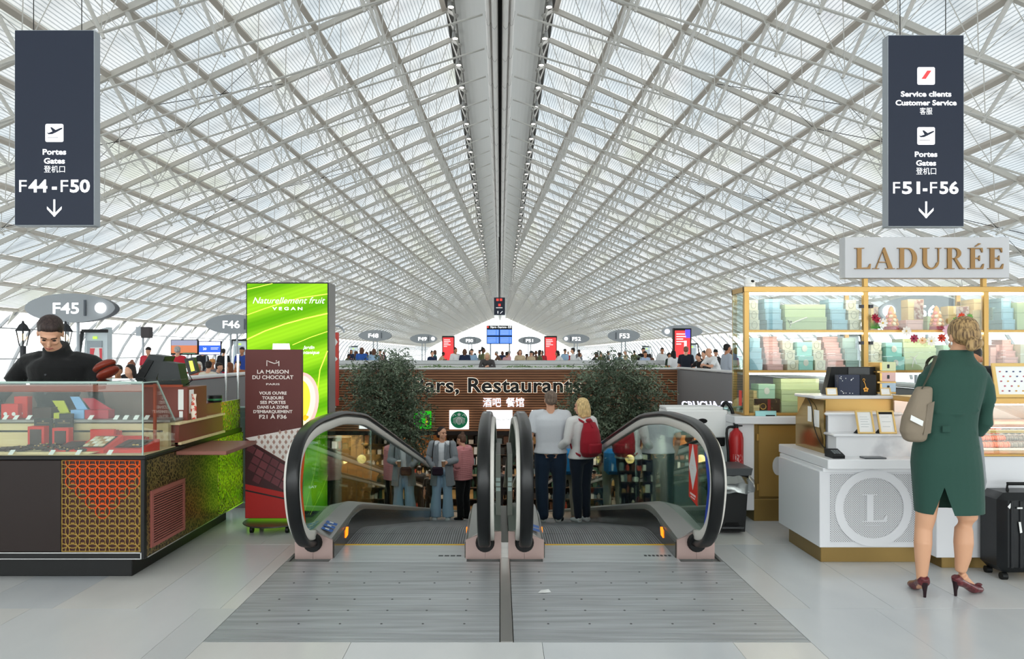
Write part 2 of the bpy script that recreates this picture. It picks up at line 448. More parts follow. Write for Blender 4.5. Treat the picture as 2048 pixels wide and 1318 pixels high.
# cover joints on the ridge profile
mb = MB()
for k, Y in enumerate(RY):
    if Y > 90: break
    if Y < 5: continue
    for side in (-1, 1):
        pts = [Vector((side*x, Y, EYE+z-.004)) for x, z in [(.08, 9.60), (.10, 9.49), (.16, 9.41), (.22, 9.46), (.25, 9.59), (.27, 9.61), (.31, 9.51), (.37, 9.54), (.40, 9.71), (.43, 9.94)]]
        mb.tube(pts, .004, 4)
part('ridge_joint', mb, mat('grey joint', '8a8886', .6), ceiling)
# dark gap with brackets between the shell edge and the soffit
for side in (-1, 1):
    mb = MB()
    for k in range(NR-1):
        ya, yb = RY[k], RY[k+1]
        za, zb = [EYE+prof(EDGE+sh(y)) for y in (ya, yb)]
        mb.quad((side*1.95, ya, za+.02), (side*1.5, ya, za+.02), (side*1.5, yb, zb+.02), (side*1.95, yb, zb+.02))
    part('ridge_gap', mb, m_dark, ceiling, smooth=False)
    mb = MB()
    for Y in RY:
        z = EYE+prof(EDGE+sh(Y)); zn = EYE+prof(EDGE+sh(Y+DY))
        mb.bar((side*1.93, Y, z-.08), (side*1.5, Y, z-.35), .08, .1)
        if Y < 110: mb.tube([(side*1.9, Y, z-.1), (side*1.58, Y+DY, zn-.4)], .03, 5)
        if Y < 110: mb.tube([(side*1.62, Y, z-.45), (side*1.85, Y+DY, zn-.12)], .025, 5)
        if Y < 110: mb.tube([(side*1.60, Y, z-.42), (side*1.60, Y+DY, zn-.42)], .03, 5)
    part('edge_bracket', mb, m_rod, ceiling)
m_lampbody = mat('spot lamp housing', '9a9a98', .3, .7); m_lens = mat('spot lens', 'ffffff', .2, emit='fff6e8', es=6)
proto = None
for side in (-1, 1):
    for k in range(NB, NB+34):
        Y = RY[k]+DY*.5; z = EYE+prof(EDGE+sh(Y))-.42
        loc = (side*1.66, Y, z)
        if proto is None:
            proto = root('spotlight', loc, cat='lamp', group='spotlights along the roof ridge')
            tag(proto, 'small silver spotlight, first from the viewer in the left row along the roof ridge')
            mb = MB().lathe((loc[0], loc[1], loc[2]), [(.10, -.16), (.115, -.14), (.11, .05), (.07, .12), (.02, .14), (.02, .4)], 12); part('housing', mb, m_lampbody, proto)
            mb = MB().lathe((loc[0], loc[1], loc[2]), [(.02, -.168), (.095, -.166), (.095, -.155)], 12); part('lens', mb, m_lens, proto)
        else: dup(proto, loc, label='small silver spotlight, '+nth(k-NB)+' from the viewer in the '+('left' if side < 0 else 'right')+' row along the roof ridge')
# side facades: clear panes from the last purlin to the floor
for side, nm in ((-1, 'wall_left'), (1, 'wall_right')):
    wroot = root(nm, (0, 0, 0), kind='structure')
    rest = MB(); n = 0
    for k in range(NR-1):
        ya, yb = RY[k]+.06, RY[k+1]-.06
        for a, b in ((23.85, 24.8), (24.82, 25.66), (25.68, 26.15)):
            vs = [S(side, a, ya), S(side, b, ya), S(side, b, yb), S(side, a, yb)]
            if n < 200 and 16 < ya < 190:
                part('pane', MB().add(vs, [(0, 1, 2, 3)]), m_clear, wroot, smooth=False); n += 1
            else: rest.add(vs, [(0, 1, 2, 3)])
    part('pane', rest, m_clear, wroot, smooth=False, kind='stuff')
    for x in (24.81, 25.67):
        mb = MB(); mb.bar(S(side, x, RY[0]), S(side, x, RY[29]), .06, .06); mb.bar(S(side, x, RY[29]), S(side, x, RY[-1]), .06, .06)
        part('transom', mb, m_riblow, wroot, smooth=False)
    mb = MB()
    for Y in RY[NB:NB+70]:   # flared feet of the ribs under the last purlin
        p = S(side, 23.8, Y, -.1); mb.add([p+Vector((0, -.28, 0)), p+Vector((0, .28, 0)), p+Vector((side*.55, 0, -.75)), p+Vector((side*.25, 0, .0))], [(0, 1, 2), (0, 3, 1), (0, 2, 3), (1, 3, 2)])
    part('rib_foot', mb, m_rib, wroot, smooth=False)
# far gable
wf = root('wall_far', (0, 0, 0), kind='structure')
Ye = RY[-1]
mb = MB(); xs = [EDGE+sh(Ye)]+[x for x in NU if x > EDGE+sh(Ye)]+[24.8, 25.66, 26.15]
for side in (-1, 1):
    pts = [S(side, x, Ye) for x in xs]
    for a, b in zip(pts, pts[1:]): mb.quad(a, b, (b.x, b.y, -.1), (a.x, a.y, -.1))
p = S(1, xs[0], Ye); mb.quad((-p.x, Ye, p.z), (p.x, Ye, p.z), (p.x, Ye, 0), (-p.x, Ye, 0))
part('pane', mb, m_clear, wf, smooth=False)
mb = MB()
for x in range(-15, 16, 3): mb.box(x-.06, x+.06, Ye-.15, Ye-.03, 0, max(2.2, EYE+prof(min(26.2, abs(x)+sh(Ye)))))
part('mullion', mb, m_rib, wf, smooth=False)

wb = root('wall_back', (0, 0, 0), kind='structure')  # unseen end wall, made clear glass to let in more frontal light
for x in range(-24, 24, 4):
    f = lambda x: EYE+prof(min(26, abs(x)+sh(0)))-.2
    part('pane', MB().add([(x+.05, RY[0]-.2, .05), (x+3.95, RY[0]-.2, .05), (x+3.95, RY[0]-.2, f(x+4)), (x+.05, RY[0]-.2, f(x))], [(0, 1, 2, 3)]), m_clear, wb, smooth=False)
    part('mullion', MB().box(x-.05, x+.05, RY[0]-.3, RY[0]-.1, 0, f(x)), m_rib, wb, smooth=False)
# ================================================================ floors, void, fascia
XL, XR = -1.56, 1.63     # travelator pit
VX = 5.8; VY0 = 7.45; VY1 = 24.5; LOW = -4.2
m_floor = mat('pale stone floor', 'cdcdcc', .22, noise=(.9, 'd9d9d7', .35, .65), spec=.5)
m_joint = mat('floor joint', '8e8d8a', .8)
m_lowfloor = mat('lower hall floor', '9c9386', .3)
m_greyw = mat('grey parapet wall', '8b8b8c', .5)
m_white = mat('white lacquer', 'e6e6e4', .35)
m_tile = [mat('stone tile %d' % i, c, .2, noise=(2.2, d, .35, .7, (1, .5, 1)), bump=(9, .02)) for i, (c, d) in enumerate([('d3d4d4', 'dcdcdb'), ('cccdcd', 'd6d6d5'), ('d6d4d0', 'dfddd9'), ('c8cbce', 'd3d5d6')])]
flr = MB()
flr.box(-27, 27, -21, 2.9, -.5, 0); flr.box(-27, XL, 2.9, VY0, -.5, -.02); flr.box(XR, 27, 2.9, VY0, -.5, -.02)
flr.box(XL, XR, 2.9, 3.93, -.5, -.02); flr.box(XL, XR, 3.93, 5.9, -.5, -.03)
flr.box(-27, -VX-.15, VY0, VY1, -.5, 0); flr.box(VX+.15, 27, VY0, VY1, -.5, 0)
flr.box(-27, 27, VY1+.4, 215, -.5, 0)
floor = struct('floor', flr, m_joint)
far = MB(); far.box(-27, 27, -20.5, 2.9, -.01, .004)
for x0, x1, y0, y1 in ((-27, -6.2, 2.9, VY0), (6.2, 27, 2.9, VY0), (-27, -VX-.15, VY0, VY1), (VX+.15, 27, VY0, VY1), (-27, 27, VY1+.4, 215)):
    y = y0
    while y < y1-.01:
        ye = min(y+1.5, y1); x = x0
        while x < x1-.01:
            xe = min(x+3.0, x1); far.box(x+.003, xe-.003, y+.003, ye-.003, -.01, .003); x = xe
        y = ye
part('tile', far, m_floor, floor, smooth=False, kind='stuff')
rt = random.Random(3)
rows = [(2.9, 2.95), (2.95, 4.45), (4.45, 5.95), (5.95, VY0)]
for r, (y0, y1) in enumerate(rows):
    x = -6.2+[.2, .42, .04, .3][r]; edges = [-6.2]
    while x < 6.2: edges.append(x); x += 1.0 if r % 2 else .5
    edges.append(6.2)
    for a, b in zip(edges, edges[1:]):
        segs = [(a, b, y0, y1)]
        # the tiles stop at the travelator pit / landing plate
        out = []
        for (a_, b_, c_, d_) in segs:
            if b_ <= XL or a_ >= XR: out.append((a_, b_, c_, d_)); continue
            if a_ < XL: out.append((a_, XL, c_, d_))
            if b_ > XR: out.append((XR, b_, c_, d_))
            if c_ < 3.93: out.append((max(a_, XL), min(b_, XR), c_, min(d_, 3.93)))
        for (a_, b_, c_, d_) in out:
            if b_-a_ < .02 or d_-c_ < .02: continue
            part('tile', MB().box(a_+.0012, b_-.0012, c_+.0012, d_-.0012, -.02, rt.choice((.0, .0004, .0008))+.002), rt.choice(m_tile), floor, smooth=False)
mb = MB().box(-9, 9, 7.5, 48, LOW-.3, LOW); struct('floor_lower', mb, m_lowfloor)
mb = MB().box(-9, 9, 24.9, 48, -1.15, -1.0); struct('ceiling_lower', mb, mat('lower ceiling', '6e6a66', .6))
# apron outside the glass
struct('ground', MB().box(-300, -26.3, -40, 500, -.8, -.6).box(26.3, 300, -40, 500, -.8, -.6).box(-26.3, 26.3, 232, 500, -.8, -.6), mat('outside apron', 'c9cbcc', .8))
mb = MB()
mb.box(-VX-.15, -VX, VY0, VY1, -.6, 1.02); mb.box(VX, VX+.15, VY0, VY1, -.6, 1.02)
mb.box(-VX-.15, -VX, VY0, VY1+20, LOW, -.6); mb.box(VX, VX+.15, VY0, VY1+20, LOW, -.6); mb.box(-9, 9, 7.3, 7.45, LOW, -.5)
pw = struct('wall_parapet', mb, m_greyw)
mb = MB(); mb.bbox(-VX-.24, -VX+.05, VY0, VY1+.3, 1.04, 1.10, .015); mb.bbox(VX-.05, VX+.24, VY0, VY1+.3, 1.04, 1.10, .015)
part('coping', mb, m_white, pw)
# fascia with timber slats
m_wood = mat('brown timber slats', '8f5f40', .45, noise=(4, 'a87552', .35, .7, (.3, 1, 6)))
m_wback = mat('dark slot behind slats', '35211a', .7)
fz0, fz1 = -1.0, 1.02
fas = struct('wall_fascia', MB().box(-VX, VX, VY1+.04, VY1+.4, fz0, fz1), m_wback)
n = 25; p = (fz1-fz0)/n
for i in range(n):
    part('slat', MB().box(-VX+.01, VX-.01, VY1-.02, VY1+.045, fz0+i*p+.012, fz0+(i+1)*p-.012), m_wood, fas, smooth=False)
part('soffit_edge', MB().box(-VX, VX, VY1-.04, VY1+.4, fz0-.12, fz0), mat('dark bronze edge', '2c2422', .4, .3), fas, smooth=False)
part('coping', MB().bbox(-VX, VX, VY1-.08, VY1+.45, fz1, fz1+.06, .012), m_white, fas)
# planter behind the fascia: white trough and low green plants
pl = root('planter_trough', (0, 26.2, 0), 'long white planter trough of low green plants along the top of the timber fascia', 'planter')
part('trough', MB().box(-6.0, -.85, 25.0, 25.08, 0, 1.05).box(.0, 6.0, 25.0, 25.08, 0, 1.05).box(-6, 6, 27.3, 27.4, 0, 1.14).box(-6, -.85, 25.0, 27.4, .85, .95).box(0, 6, 25.0, 27.4, .85, .95).box(-.87, -.85, 25.0, 27.3, 0, 1.0).box(0, .02, 25.0, 27.3, 0, 1.0), m_white, pl, smooth=False)
part('rim', MB().bbox(-6, 6, 27.25, 27.5, 1.14, 1.30, .02), mat('grey rail metal', 'b2b3b4', .35, .4), pl)
mb = MB(); rg = random.Random(5)
for i in range(3800):
    x = rg.uniform(-5.9, 5.9); y = rg.uniform(25.1, 27.2)
    if -.9 < x < .08: continue
    h = rg.uniform(.03, .17)*(.6+.4*math.sin(x*2.1)**2)
    a = rg.uniform(0, 6.3); l = rg.uniform(.05, .11); c = Vector((x, y, .97+h)); d = Vector((math.cos(a), math.sin(a), rg.uniform(-.2, .7)))*l; s_ = Vector((-math.sin(a), math.cos(a), .2))*l*.3
    mb.add([c-d*.5, c+s_, c+d*.5, c-s_], [(0, 1, 2, 3)])
part('plants', mb, mat('green planter leaves', '46662f', .6, noise=(3, '7fae45', .4, .7)), pl, smooth=False, kind='stuff')

# ---------------- travelators
CX = .035
def zr(Y):
    if Y < 6.3: return 0.
    if Y < 6.9: t = (Y-6.3); return -.2126*t*t/1.2
    if Y < 26.0: return -.2126*(Y-6.6)
    return max(LOW, -.2126*(Y-6.6)) if Y < 26.4 else LOW
m_steel = mat('brushed stainless steel', 'a19f9c', .32, .75, noise=(2, 'b3b0ac', .3, .7, (.1, .1, 9)))
m_pink = mat('pinkish brushed steel', 'a58e88', .38, .55)
m_deck = mat('deck steel', '9b9a97', .35, .6)
m_rubber = mat('black rubber handrail', '0e0f10', .35, spec=.35, coat=.1)
m_guide = mat('pale handrail guide', 'dedad2', .35)
m_skirt = mat('dark glossy skirt', '55544f', .16, .8)
m_glass = glass_mat('balustrade glass', 'dcefe6', .16)
# grooved plate and pallets: fine relief in the material
def groove_mat(key, c1, c2, scale, axis, rough, metal):
    m = bpy.data.materials.new(key); m.use_nodes = True; t = m.node_tree; b = t.nodes['Principled BSDF']
    tc = t.nodes.new('ShaderNodeTexCoord'); w_ = t.nodes.new('ShaderNodeTexWave'); w_.bands_direction = axis; w_.inputs['Scale'].default_value = scale
    r = t.nodes.new('ShaderNodeValToRGB'); r.color_ramp.elements[0].color = rgb(c1); r.color_ramp.elements[1].color = rgb(c2)
    r.color_ramp.elements[0].position = .2; r.color_ramp.elements[1].position = .6
    n = t.nodes.new('ShaderNodeTexNoise'); n.inputs['Scale'].default_value = 2.5; mp = t.nodes.new('ShaderNodeMapping'); mp.inputs['Scale'].default_value = (.6, 9, 1) if axis == 'Y' else (6, .5, 1)
    r2 = t.nodes.new('ShaderNodeValToRGB'); r2.color_ramp.elements[0].color = (.66, .66, .66, 1); r2.color_ramp.elements[0].position = .32; r2.color_ramp.elements[1].position = .68
    ml = t.nodes.new('ShaderNodeMix'); ml.data_type = 'RGBA'; ml.blend_type = 'MULTIPLY'; ml.inputs[0].default_value = 1
    bp = t.nodes.new('ShaderNodeBump'); bp.inputs['Strength'].default_value = .35; bp.inputs['Distance'].default_value = .004
    L = t.links.new
    L(tc.outputs['Object'], w_.inputs['Vector']); L(tc.outputs['Object'], mp.inputs[0]); L(mp.outputs[0], n.inputs['Vector'])
    L(w_.outputs['Fac'], r.inputs[0]); L(n.outputs['Fac'], r2.inputs[0]); L(r.outputs[0], ml.inputs[6]); L(r2.outputs[0], ml.inputs[7])
    L(ml.outputs[2], b.inputs['Base Color']); L(w_.outputs['Fac'], bp.inputs['Height']); L(bp.outputs[0], b.inputs['Normal'])
    b.inputs['Roughness'].default_value = rough; b.inputs['Metallic'].default_value = metal
    return m
m_plate = groove_mat('grooved landing plate', 'a3a7aa', 'd0d3d6', 16, 'Y', .4, .35)
m_comb = mat('worn smooth aluminium', 'c4c8ca', .35, .3, noise=(3, 'b7babd', .4, .6, (.4, 5, 1)))
m_pallet = groove_mat('ribbed pallet aluminium', '3a3c3d', '94979a', 16, 'X', .45, .5)
m_yellow = mat('yellow comb edge', 'd9b524', .5)
HP = [(5.56, .13), (5.38, .16), (5.22, .23), (5.09, .36), (5.02, .52), (5.00, .66), (5.04, .79), (5.14, .89), (5.32, .955), (5.6, .99), (6.0, .995), (6.5, .985), (7.0, .94), (7.6, .87), (8.3, .73)]
s0 = HP[-1]
for Y in (11, 15, 20, 25.3): HP.append((Y, .73-.2126*(Y-8.3)))
def smooth_path(pts, n=4):
    out = []
    for i in range(len(pts)-1):
        p0, p1, p2, p3 = pts[max(i-1, 0)], pts[i], pts[i+1], pts[min(i+2, len(pts)-1)]
        for k in range(n):
            t = k/n; out.append(tuple(.5*((2*p1[j])+(-p0[j]+p2[j])*t+(2*p0[j]-5*p1[j]+4*p2[j]-p3[j])*t*t+(-p0[j]+3*p1[j]-3*p2[j]+p3[j])*t**3) for j in range(len(p1))))
    out.append(pts[-1]); return out
HPS = smooth_path(HP[:15], 3)+HP[15:]
def balustrade(tv, xr, inner):
    """inner: +1 when the lane lies at larger x"""
    up = (1, 0, 0)
    hp = [Vector((xr, y, z)) for y, z in HPS]
    b = root  # noqa
    # rounded flat handrail section swept along the path
    mb = MB(); rings = []
    for i, p in enumerate(hp):
        d = (hp[min(i+1, len(hp)-1)]-hp[max(i-1, 0)]).normalized(); nrm = Vector((0, -d.z, d.y))
        if i < 99:
            prof_ = rrect(-.045, .045, -.012, .034, .022, 3)
            rings.append([p+Vector((u_, 0, 0))-nrm*(-v_) for u_, v_ in prof_])
    mb.rings(rings); part('handrail', mb, m_rubber, tv, smooth='all')
    # pale guide inside the handrail
    mb = MB(); rings = []
    for i, p in enumerate(hp):
        d = (hp[min(i+1, len(hp)-1)]-hp[max(i-1, 0)]).normalized(); nrm = Vector((0, -d.z, d.y))
        o_ = -inner*.02
        rings.append([p+Vector((u_+o_, 0, 0))+nrm*v_ for u_, v_ in rrect(-.05, .05, -.085, -.013, .012, 2)])
    mb.rings(rings[1:]); part('handrail_guide', mb, m_guide, tv, smooth='all')
    # glass pane: polygon in the YZ plane
    top = []
    for i, p in enumerate(hp):
        d = (hp[min(i+1, len(hp)-1)]-hp[max(i-1, 0)]).normalized(); nrm = Vector((0, -d.z, d.y)); q = p-nrm*.07
        top.append((q.y, q.z))
    ds = [25.3, 20, 15, 11, 9, 8, 7.4, 6.9, 6.6, 6.2, 5.56]
    lowp = [(y, zr(y)+.2) for y in ds]
    # split into panes
    cuts = [(5.0, 8.0), (8.02, 11.0), (11.02, 15.0), (15.02, 20.0), (20.02, 25.3)]
    def zi(pts, y):
        pts = sorted(pts)
        for (a, b_), (c, d_) in zip(pts, pts[1:]):
            if a <= y <= c: return b_+(d_-b_)*(y-a)/max(c-a, 1e-6)
        return pts[-1][1]
    up_ = top[[i for i, q in enumerate(top) if q[0] > 5.9 and i > 12][0]:]
    for ci, (a, b_) in enumerate(cuts):
        if ci == 0:
            poly = [q for q in top[3:] if q[0] < b_]+[(b_, zi(up_, b_)), (b_, zr(b_)+.2)]+[q for q in lowp if q[0] < b_]
        else:
            poly = [(a, zi(up_, a)), (b_, zi(up_, b_)), (b_, zr(b_)+.2), (a, zr(a)+.2)]
        xg = xr
        part('glass_pane', MB().prism(poly, xg-.005, xg+.005, 'x'), m_glass, tv, smooth=False)
    # deck, skirt and base
    xi = xr+inner*.14; xo = xr-inner*.13 if abs(xr-CX) > .5 else xr-inner*.115
    ys = [5.56, 5.7, 5.95, 6.2, 6.4, 6.6, 6.8, 7.0, 7.3, 7.8, 9, 12, 16, 21, 25.6]
    mb = MB(); r = []
    for y in ys:
        t = min(1, (y-5.54)/1.0); zi_ = .14+.06*t
        z = zr(y)
        sec = [(xi, z-.25), (xi, z+zi_-.03), (xi-inner*.012, z+zi_), (xr+inner*.012, z+.215+.01*t), (xr-inner*.02, z+.215), (xo, z+.2), (xo, z-.25)]
        r.append([Vector((a_, y, c_)) for a_, c_ in sec])
    mb.rings(r); part('deck', mb, m_deck, tv, smooth=25)
    mb = MB(); r = []
    for y in ys: r.append([Vector((a_, y, zr(y)+c_)) for a_, c_ in ((xi+inner*.002, -.1), (xi+inner*.012, -.1), (xi+inner*.012, .155 if y > 6 else .12), (xi+inner*.002, .155 if y > 6 else .12))])
    mb.rings(r); part('skirt', mb, m_skirt, tv, smooth=25)
    x0, x1 = min(xi, xo)-.004, max(xi, xo)+.004; mid = xr
    for a, b_ in ((x0, mid-.001), (mid+.001, x1)):
        za = .205 if (a < mid-.01) == (inner > 0) else .15
        zb_ = .15 if (a < mid-.01) == (inner > 0) else .15
        if inner > 0: poly = [(a, 0), (b_, 0), (b_, .20 if b_ < mid+.01 else .14), (a, .205 if a < mid-.01 else .20)]
        else: poly = [(a, 0), (b_, 0), (b_, .205 if b_ > mid+.01 else .20), (a, .20 if a > mid-.01 else .14)]
        part('newel_base', MB().prism(poly, 5.535, 5.558, 'y'), m_pink, tv, smooth=False)
    mb = MB().lathe((xr, 5.545, .125), [(.0, -.05), (.062, -.05), (.07, -.03), (.07, .02)], 18, axis=(0, 1, 0)); part('handrail_inlet', mb, mat('black inlet rubber', '0c0c0d', .6), tv)
    # orange light on the skirt
    part('skirt_light', MB().prism([(5.95, .055), (6.03, .06), (6.05, .12), (5.98, .135), (5.955, .11)], xi+inner*.0125, xi+inner*.018, 'x'), mat('orange skirt light', 'ff8a1e', .4, emit='ff7a10', es=1.6), tv, smooth=False)
for side, (xa, xb, lab) in enumerate(((-1.38, -.11, 'left travelator with glass sides and black handrails going down beside the green advertising screen'), (.18, 1.45, 'right travelator with glass sides and black handrails going down beside the black waste bin'))):
    tv = root('travelator', ((xa+xb)/2, 5.54, 0), lab, 'travelator')
    balustrade(tv, xa, 1); balustrade(tv, xb, -1)
    l0, l1 = xa+.145, xb-.145
    k = 0; y = 5.96
    while y < 25.9:
        ye = y+.40
        n = 4 if 6.0 < ye < 7.4 else 1
        mb = MB(); g = .004
        r = []
        for i in range(n+1):
            yy = y+g+(ye-y-2*g)*i/n; r.append([Vector((l0, yy, zr(yy)-.03)), Vector((l1, yy, zr(yy)-.03)), Vector((l1, yy, zr(yy)-.008)), Vector((l0, yy, zr(yy)-.008))])
        mb.rings(r); part('pallet', mb, m_pallet, tv, smooth=False); y = ye
    part('truss', MB().add([(l0-.2, 6.2, -.35), (l1+.2, 6.2, -.35), (l1+.2, 26, LOW-.1), (l0-.2, 26, LOW-.1), (l0-.2, 6.2, -1.2), (l1+.2, 6.2, -1.2), (l1+.2, 24, LOW-.1), (l0-.2, 24, LOW-.1)], [(0, 1, 2, 3), (4, 7, 6, 5), (0, 4, 5, 1), (0, 3, 7, 4), (1, 5, 6, 2)]), mat('travelator underside', '8c8c8a', .5, .4), tv, smooth=False)
    # comb plate and yellow edge
    part('comb_plate', MB().box(l0-.01, l1+.01, 5.46, 5.93, -.03, .003), m_comb, tv, smooth=False)
    part('comb_edge', MB().box(l0, l1, 5.93, 5.955, -.03, .006), m_yellow, tv, smooth=False)
    x0, x1 = (XL, CX-.035) if side == 0 else (CX+.035, XR)
    for a, b_ in ((3.93, 4.42), (4.42, 4.92), (4.92, 5.46)):
        part('landing_plate', MB().box(x0+.003, x1-.003, a+.0015, b_-.0015, -.03, .002), m_plate, tv, smooth=False)
    mb = MB()   # small screws in the plate
    for a in (4.2, 4.42, 4.62, 4.95, 5.2):
        for i in range(6): mb.cyl((x0+.2+i*(x1-x0-.4)/5, a, .0018), (x0+.2+i*(x1-x0-.4)/5, a, .0035), .007, 8)
    part('screw', mb, mat('dark screw', '4c4c4c', .5, .5), tv, kind='stuff')
    mb = MB(); xx = -.30 if side == 0 else 1.08
    if side == 0:
        for i in range(4): mb.box(-.46+i*.045, -.425+i*.045, 5.60, 5.63, .003, .004)
    else:
        for i in range(7): mb.box(1.08+i*.03, 1.10+i*.03, 5.60, 5.64, .003, .004)
    part('plate_engraving', mb, mat('engraved dark mark', '45474a', .6), tv, smooth=False)
thing('divider_strip', MB().box(CX-.033, CX+.033, 3.93, 5.545, -.03, .006), m_steel, 'flat steel strip on the floor between the two landing plates', 'strip', smooth=False)
# cladding boxes between the two travelators
t = root('cladding_panel', (CX, 6.3, 0), 'grey metal cladding panels with small notices between the two middle handrails', 'panel')
part('panel_left', MB().box(-.035, .005, 6.1, 6.9, .0, .70), mat('grey brown cladding', '8a827f', .4, .3), t, smooth=False)
part('panel_right', MB().box(.06, .10, 6.1, 6.9, .0, .70), mat('grey brown cladding', '8a827f'), t, smooth=False)
mb = MB()
for z in (.40, .44, .48):
    for q in ((-.033, .003, 6.095, 6.1, z, z+.028), (.065, .095, 6.095, 6.1, z, z+.03)): part('notice', MB().box(*q), mat('pale grey notice', 'cfcfd2', .5), t, smooth=False)
part('base_strip', MB().box(.004, .062, 5.55, 6.9, 0, .12), m_steel, t, smooth=False)
# stickers on decks and glass
def sticker(name, mb, col, label, emis=None): return thing(name, mb, mat('print '+col, col, .45), label, 'sticker', smooth=False)
st = root('safety_sticker', (-1.29, 5.62, .2), 'blue and white safety pictogram sticker on the outer deck of the left travelator', 'sticker')
for i in range(3):
    y = 5.63+i*.075; z = .19+i*.0065
    part('pictogram', MB().add([(-1.345, y, z+.013), (-1.262, y, z-.014), (-1.262, y+.06, z-.011), (-1.345, y+.06, z+.016)], [(0, 1, 2, 3)]), mat('print 2f62b0', '2f62b0', .45), st, smooth=False)
    part('figure', MB().add([(-1.32, y+.02, z+.0085), (-1.29, y+.02, z-.0015), (-1.29, y+.045, z+.0005), (-1.32, y+.045, z+.0105)], [(0, 1, 2, 3)]), m_white, st, smooth=False)
st = root('safety_sticker', (.285, 5.62, .2), 'blue safety pictogram sticker on the inner deck of the right travelator by the middle handrail', 'sticker')
for i in range(2):
    y = 5.63+i*.09; z = .19+i*.0065
    part('pictogram', MB().add([(.215, y, z+.011), (.30, y, z-.014), (.30, y+.07, z-.010), (.215, y+.07, z+.015)], [(0, 1, 2, 3)]), mat('print 2f62b0', '2f62b0', .45), st, smooth=False)
gx = 1.443
st = root('glass_sticker', (gx, 5.6, .4), 'red upright sticker with a white diamond on the right glass panel of the right travelator', 'sticker')
part('red_panel', MB().prism([(5.48, .40), (5.72, .43), (5.72, .83), (5.48, .85)], gx-.001, gx-.003, 'x'), mat('print d5382c', 'd5382c', .45), st, smooth=False)
part('white_diamond', MB().prism([(5.49, .66), (5.60, .50), (5.71, .66), (5.60, .84)], gx-.0032, gx-.0045, 'x'), m_white, st, smooth=False)
mb = MB().box(gx-.0045, gx-.0032, 5.52, 5.68, .455, .47).box(gx-.0045, gx-.0032, 5.54, 5.66, .435, .445).box(gx-.006, gx-.0046, 5.57, 5.63, .68, .685).box(gx-.006, gx-.0046, 5.58, 5.62, .655, .66)
part('small_print', mb, mat('pale print', 'e8c8c4', .6), st, smooth=False)
# bent coloured strips on the newel glass
def chevron(x, col, label, key):
    pts = [(5.22, .86), (5.12, .62), (5.12, .55), (5.26, .21), (5.30, .20), (5.31, .26), (5.20, .56), (5.20, .62), (5.28, .83)]
    thing('glass_strip', MB().prism(pts, x-.001, x+.003, 'x'), mat(key, col, .4), label, 'sticker', smooth=False)
chevron(-1.373, 'd9561b', 'bent orange strip stuck on the left glass end of the left travelator', 'print orange strip')
chevron(1.44, '2743a8', 'bent blue strip stuck on the right glass end of the right travelator', 'print blue strip')
thing('paper_scrap', MB().add([(.24, 4.74, .004), (.28, 4.735, .006), (.325, 4.75, .004), (.31, 4.79, .012), (.26, 4.78, .008)], [(0, 1, 2, 3, 4)]), m_white, 'crumpled white paper scrap lying on the right landing plate', 'litter', smooth=False)
# void-edge glass barriers
m_gb = glass_mat('barrier glass', 'cfe3da', .08)
for nm, x0, x1, lab in (('glass_barrier', -5.75, -1.62, 'left glass barrier along the edge of the void behind the chocolate stand'), ('glass_barrier', 1.68, 5.75, 'right glass barrier along the edge of the void behind the white machine')):
    t = root(nm, ((x0+x1)/2, 7.4, 0), lab, 'barrier')
    n = 4; wv = (x1-x0)/n
    for i in range(n): part('glass_pane', MB().box(x0+i*wv+.01, x0+(i+1)*wv-.01, 7.39, 7.41, .03, .985), m_gb, t, smooth=False)
    part('top_edge', MB().box(x0, x1, 7.385, 7.415, .985, .998), mat('pale green glass edge', 'a9c4b8', .3), t, smooth=False)
    part('foot_rail', MB().box(x0, x1, 7.37, 7.43, 0, .05), m_steel, t, smooth=False)
# ================================================================ people
V = Vector
def remesh(mb, vox, smooth_it=4, name='m'):
    me = bpy.data.meshes.new(name); me.from_pydata([tuple(v) for v in mb.v], [], mb.f)
    bm = bmesh.new(); bm.from_mesh(me); bmesh.ops.recalc_face_normals(bm, faces=bm.faces); bm.to_mesh(me); bm.free()
    ob = bpy.data.objects.new('t', me); TMP.collection.objects.link(ob)
    m = ob.modifiers.new('r', 'REMESH'); m.mode = 'VOXEL'; m.voxel_size = vox
    if smooth_it: s_ = ob.modifiers.new('s', 'SMOOTH'); s_.iterations = smooth_it; s_.factor = .5
    out = evaled(ob)
    bpy.data.objects.remove(ob); bpy.data.meshes.remove(me); out.name = name
    out.polygons.foreach_set('use_smooth', [True]*len(out.polygons))
    return out
def inter(a, b, t): return V(a)*(1-t)+V(b)*t
def limb(mb, a, b, c, ra, rb, rc, n=10, flat=1.):
    """tapering two-segment limb a-b-c with a soft joint at b; bulge after each joint"""
    a, b, c = V(a), V(b), V(c); pts = [a, inter(a, b, .3), inter(a, b, .7), b, inter(b, c, .28), inter(b, c, .65), c]
    r = [ra, ra*1.0, rb*1.08, rb, (rb*1.06 if rb > rc*1.2 else rb), rb*.45+rc*.55, rc]
    mb.tube(pts, r, n); mb.ball(a, ra, n, 6); mb.ball(b, rb*1.0, n, 6); mb.ball(c, rc, n, 6)
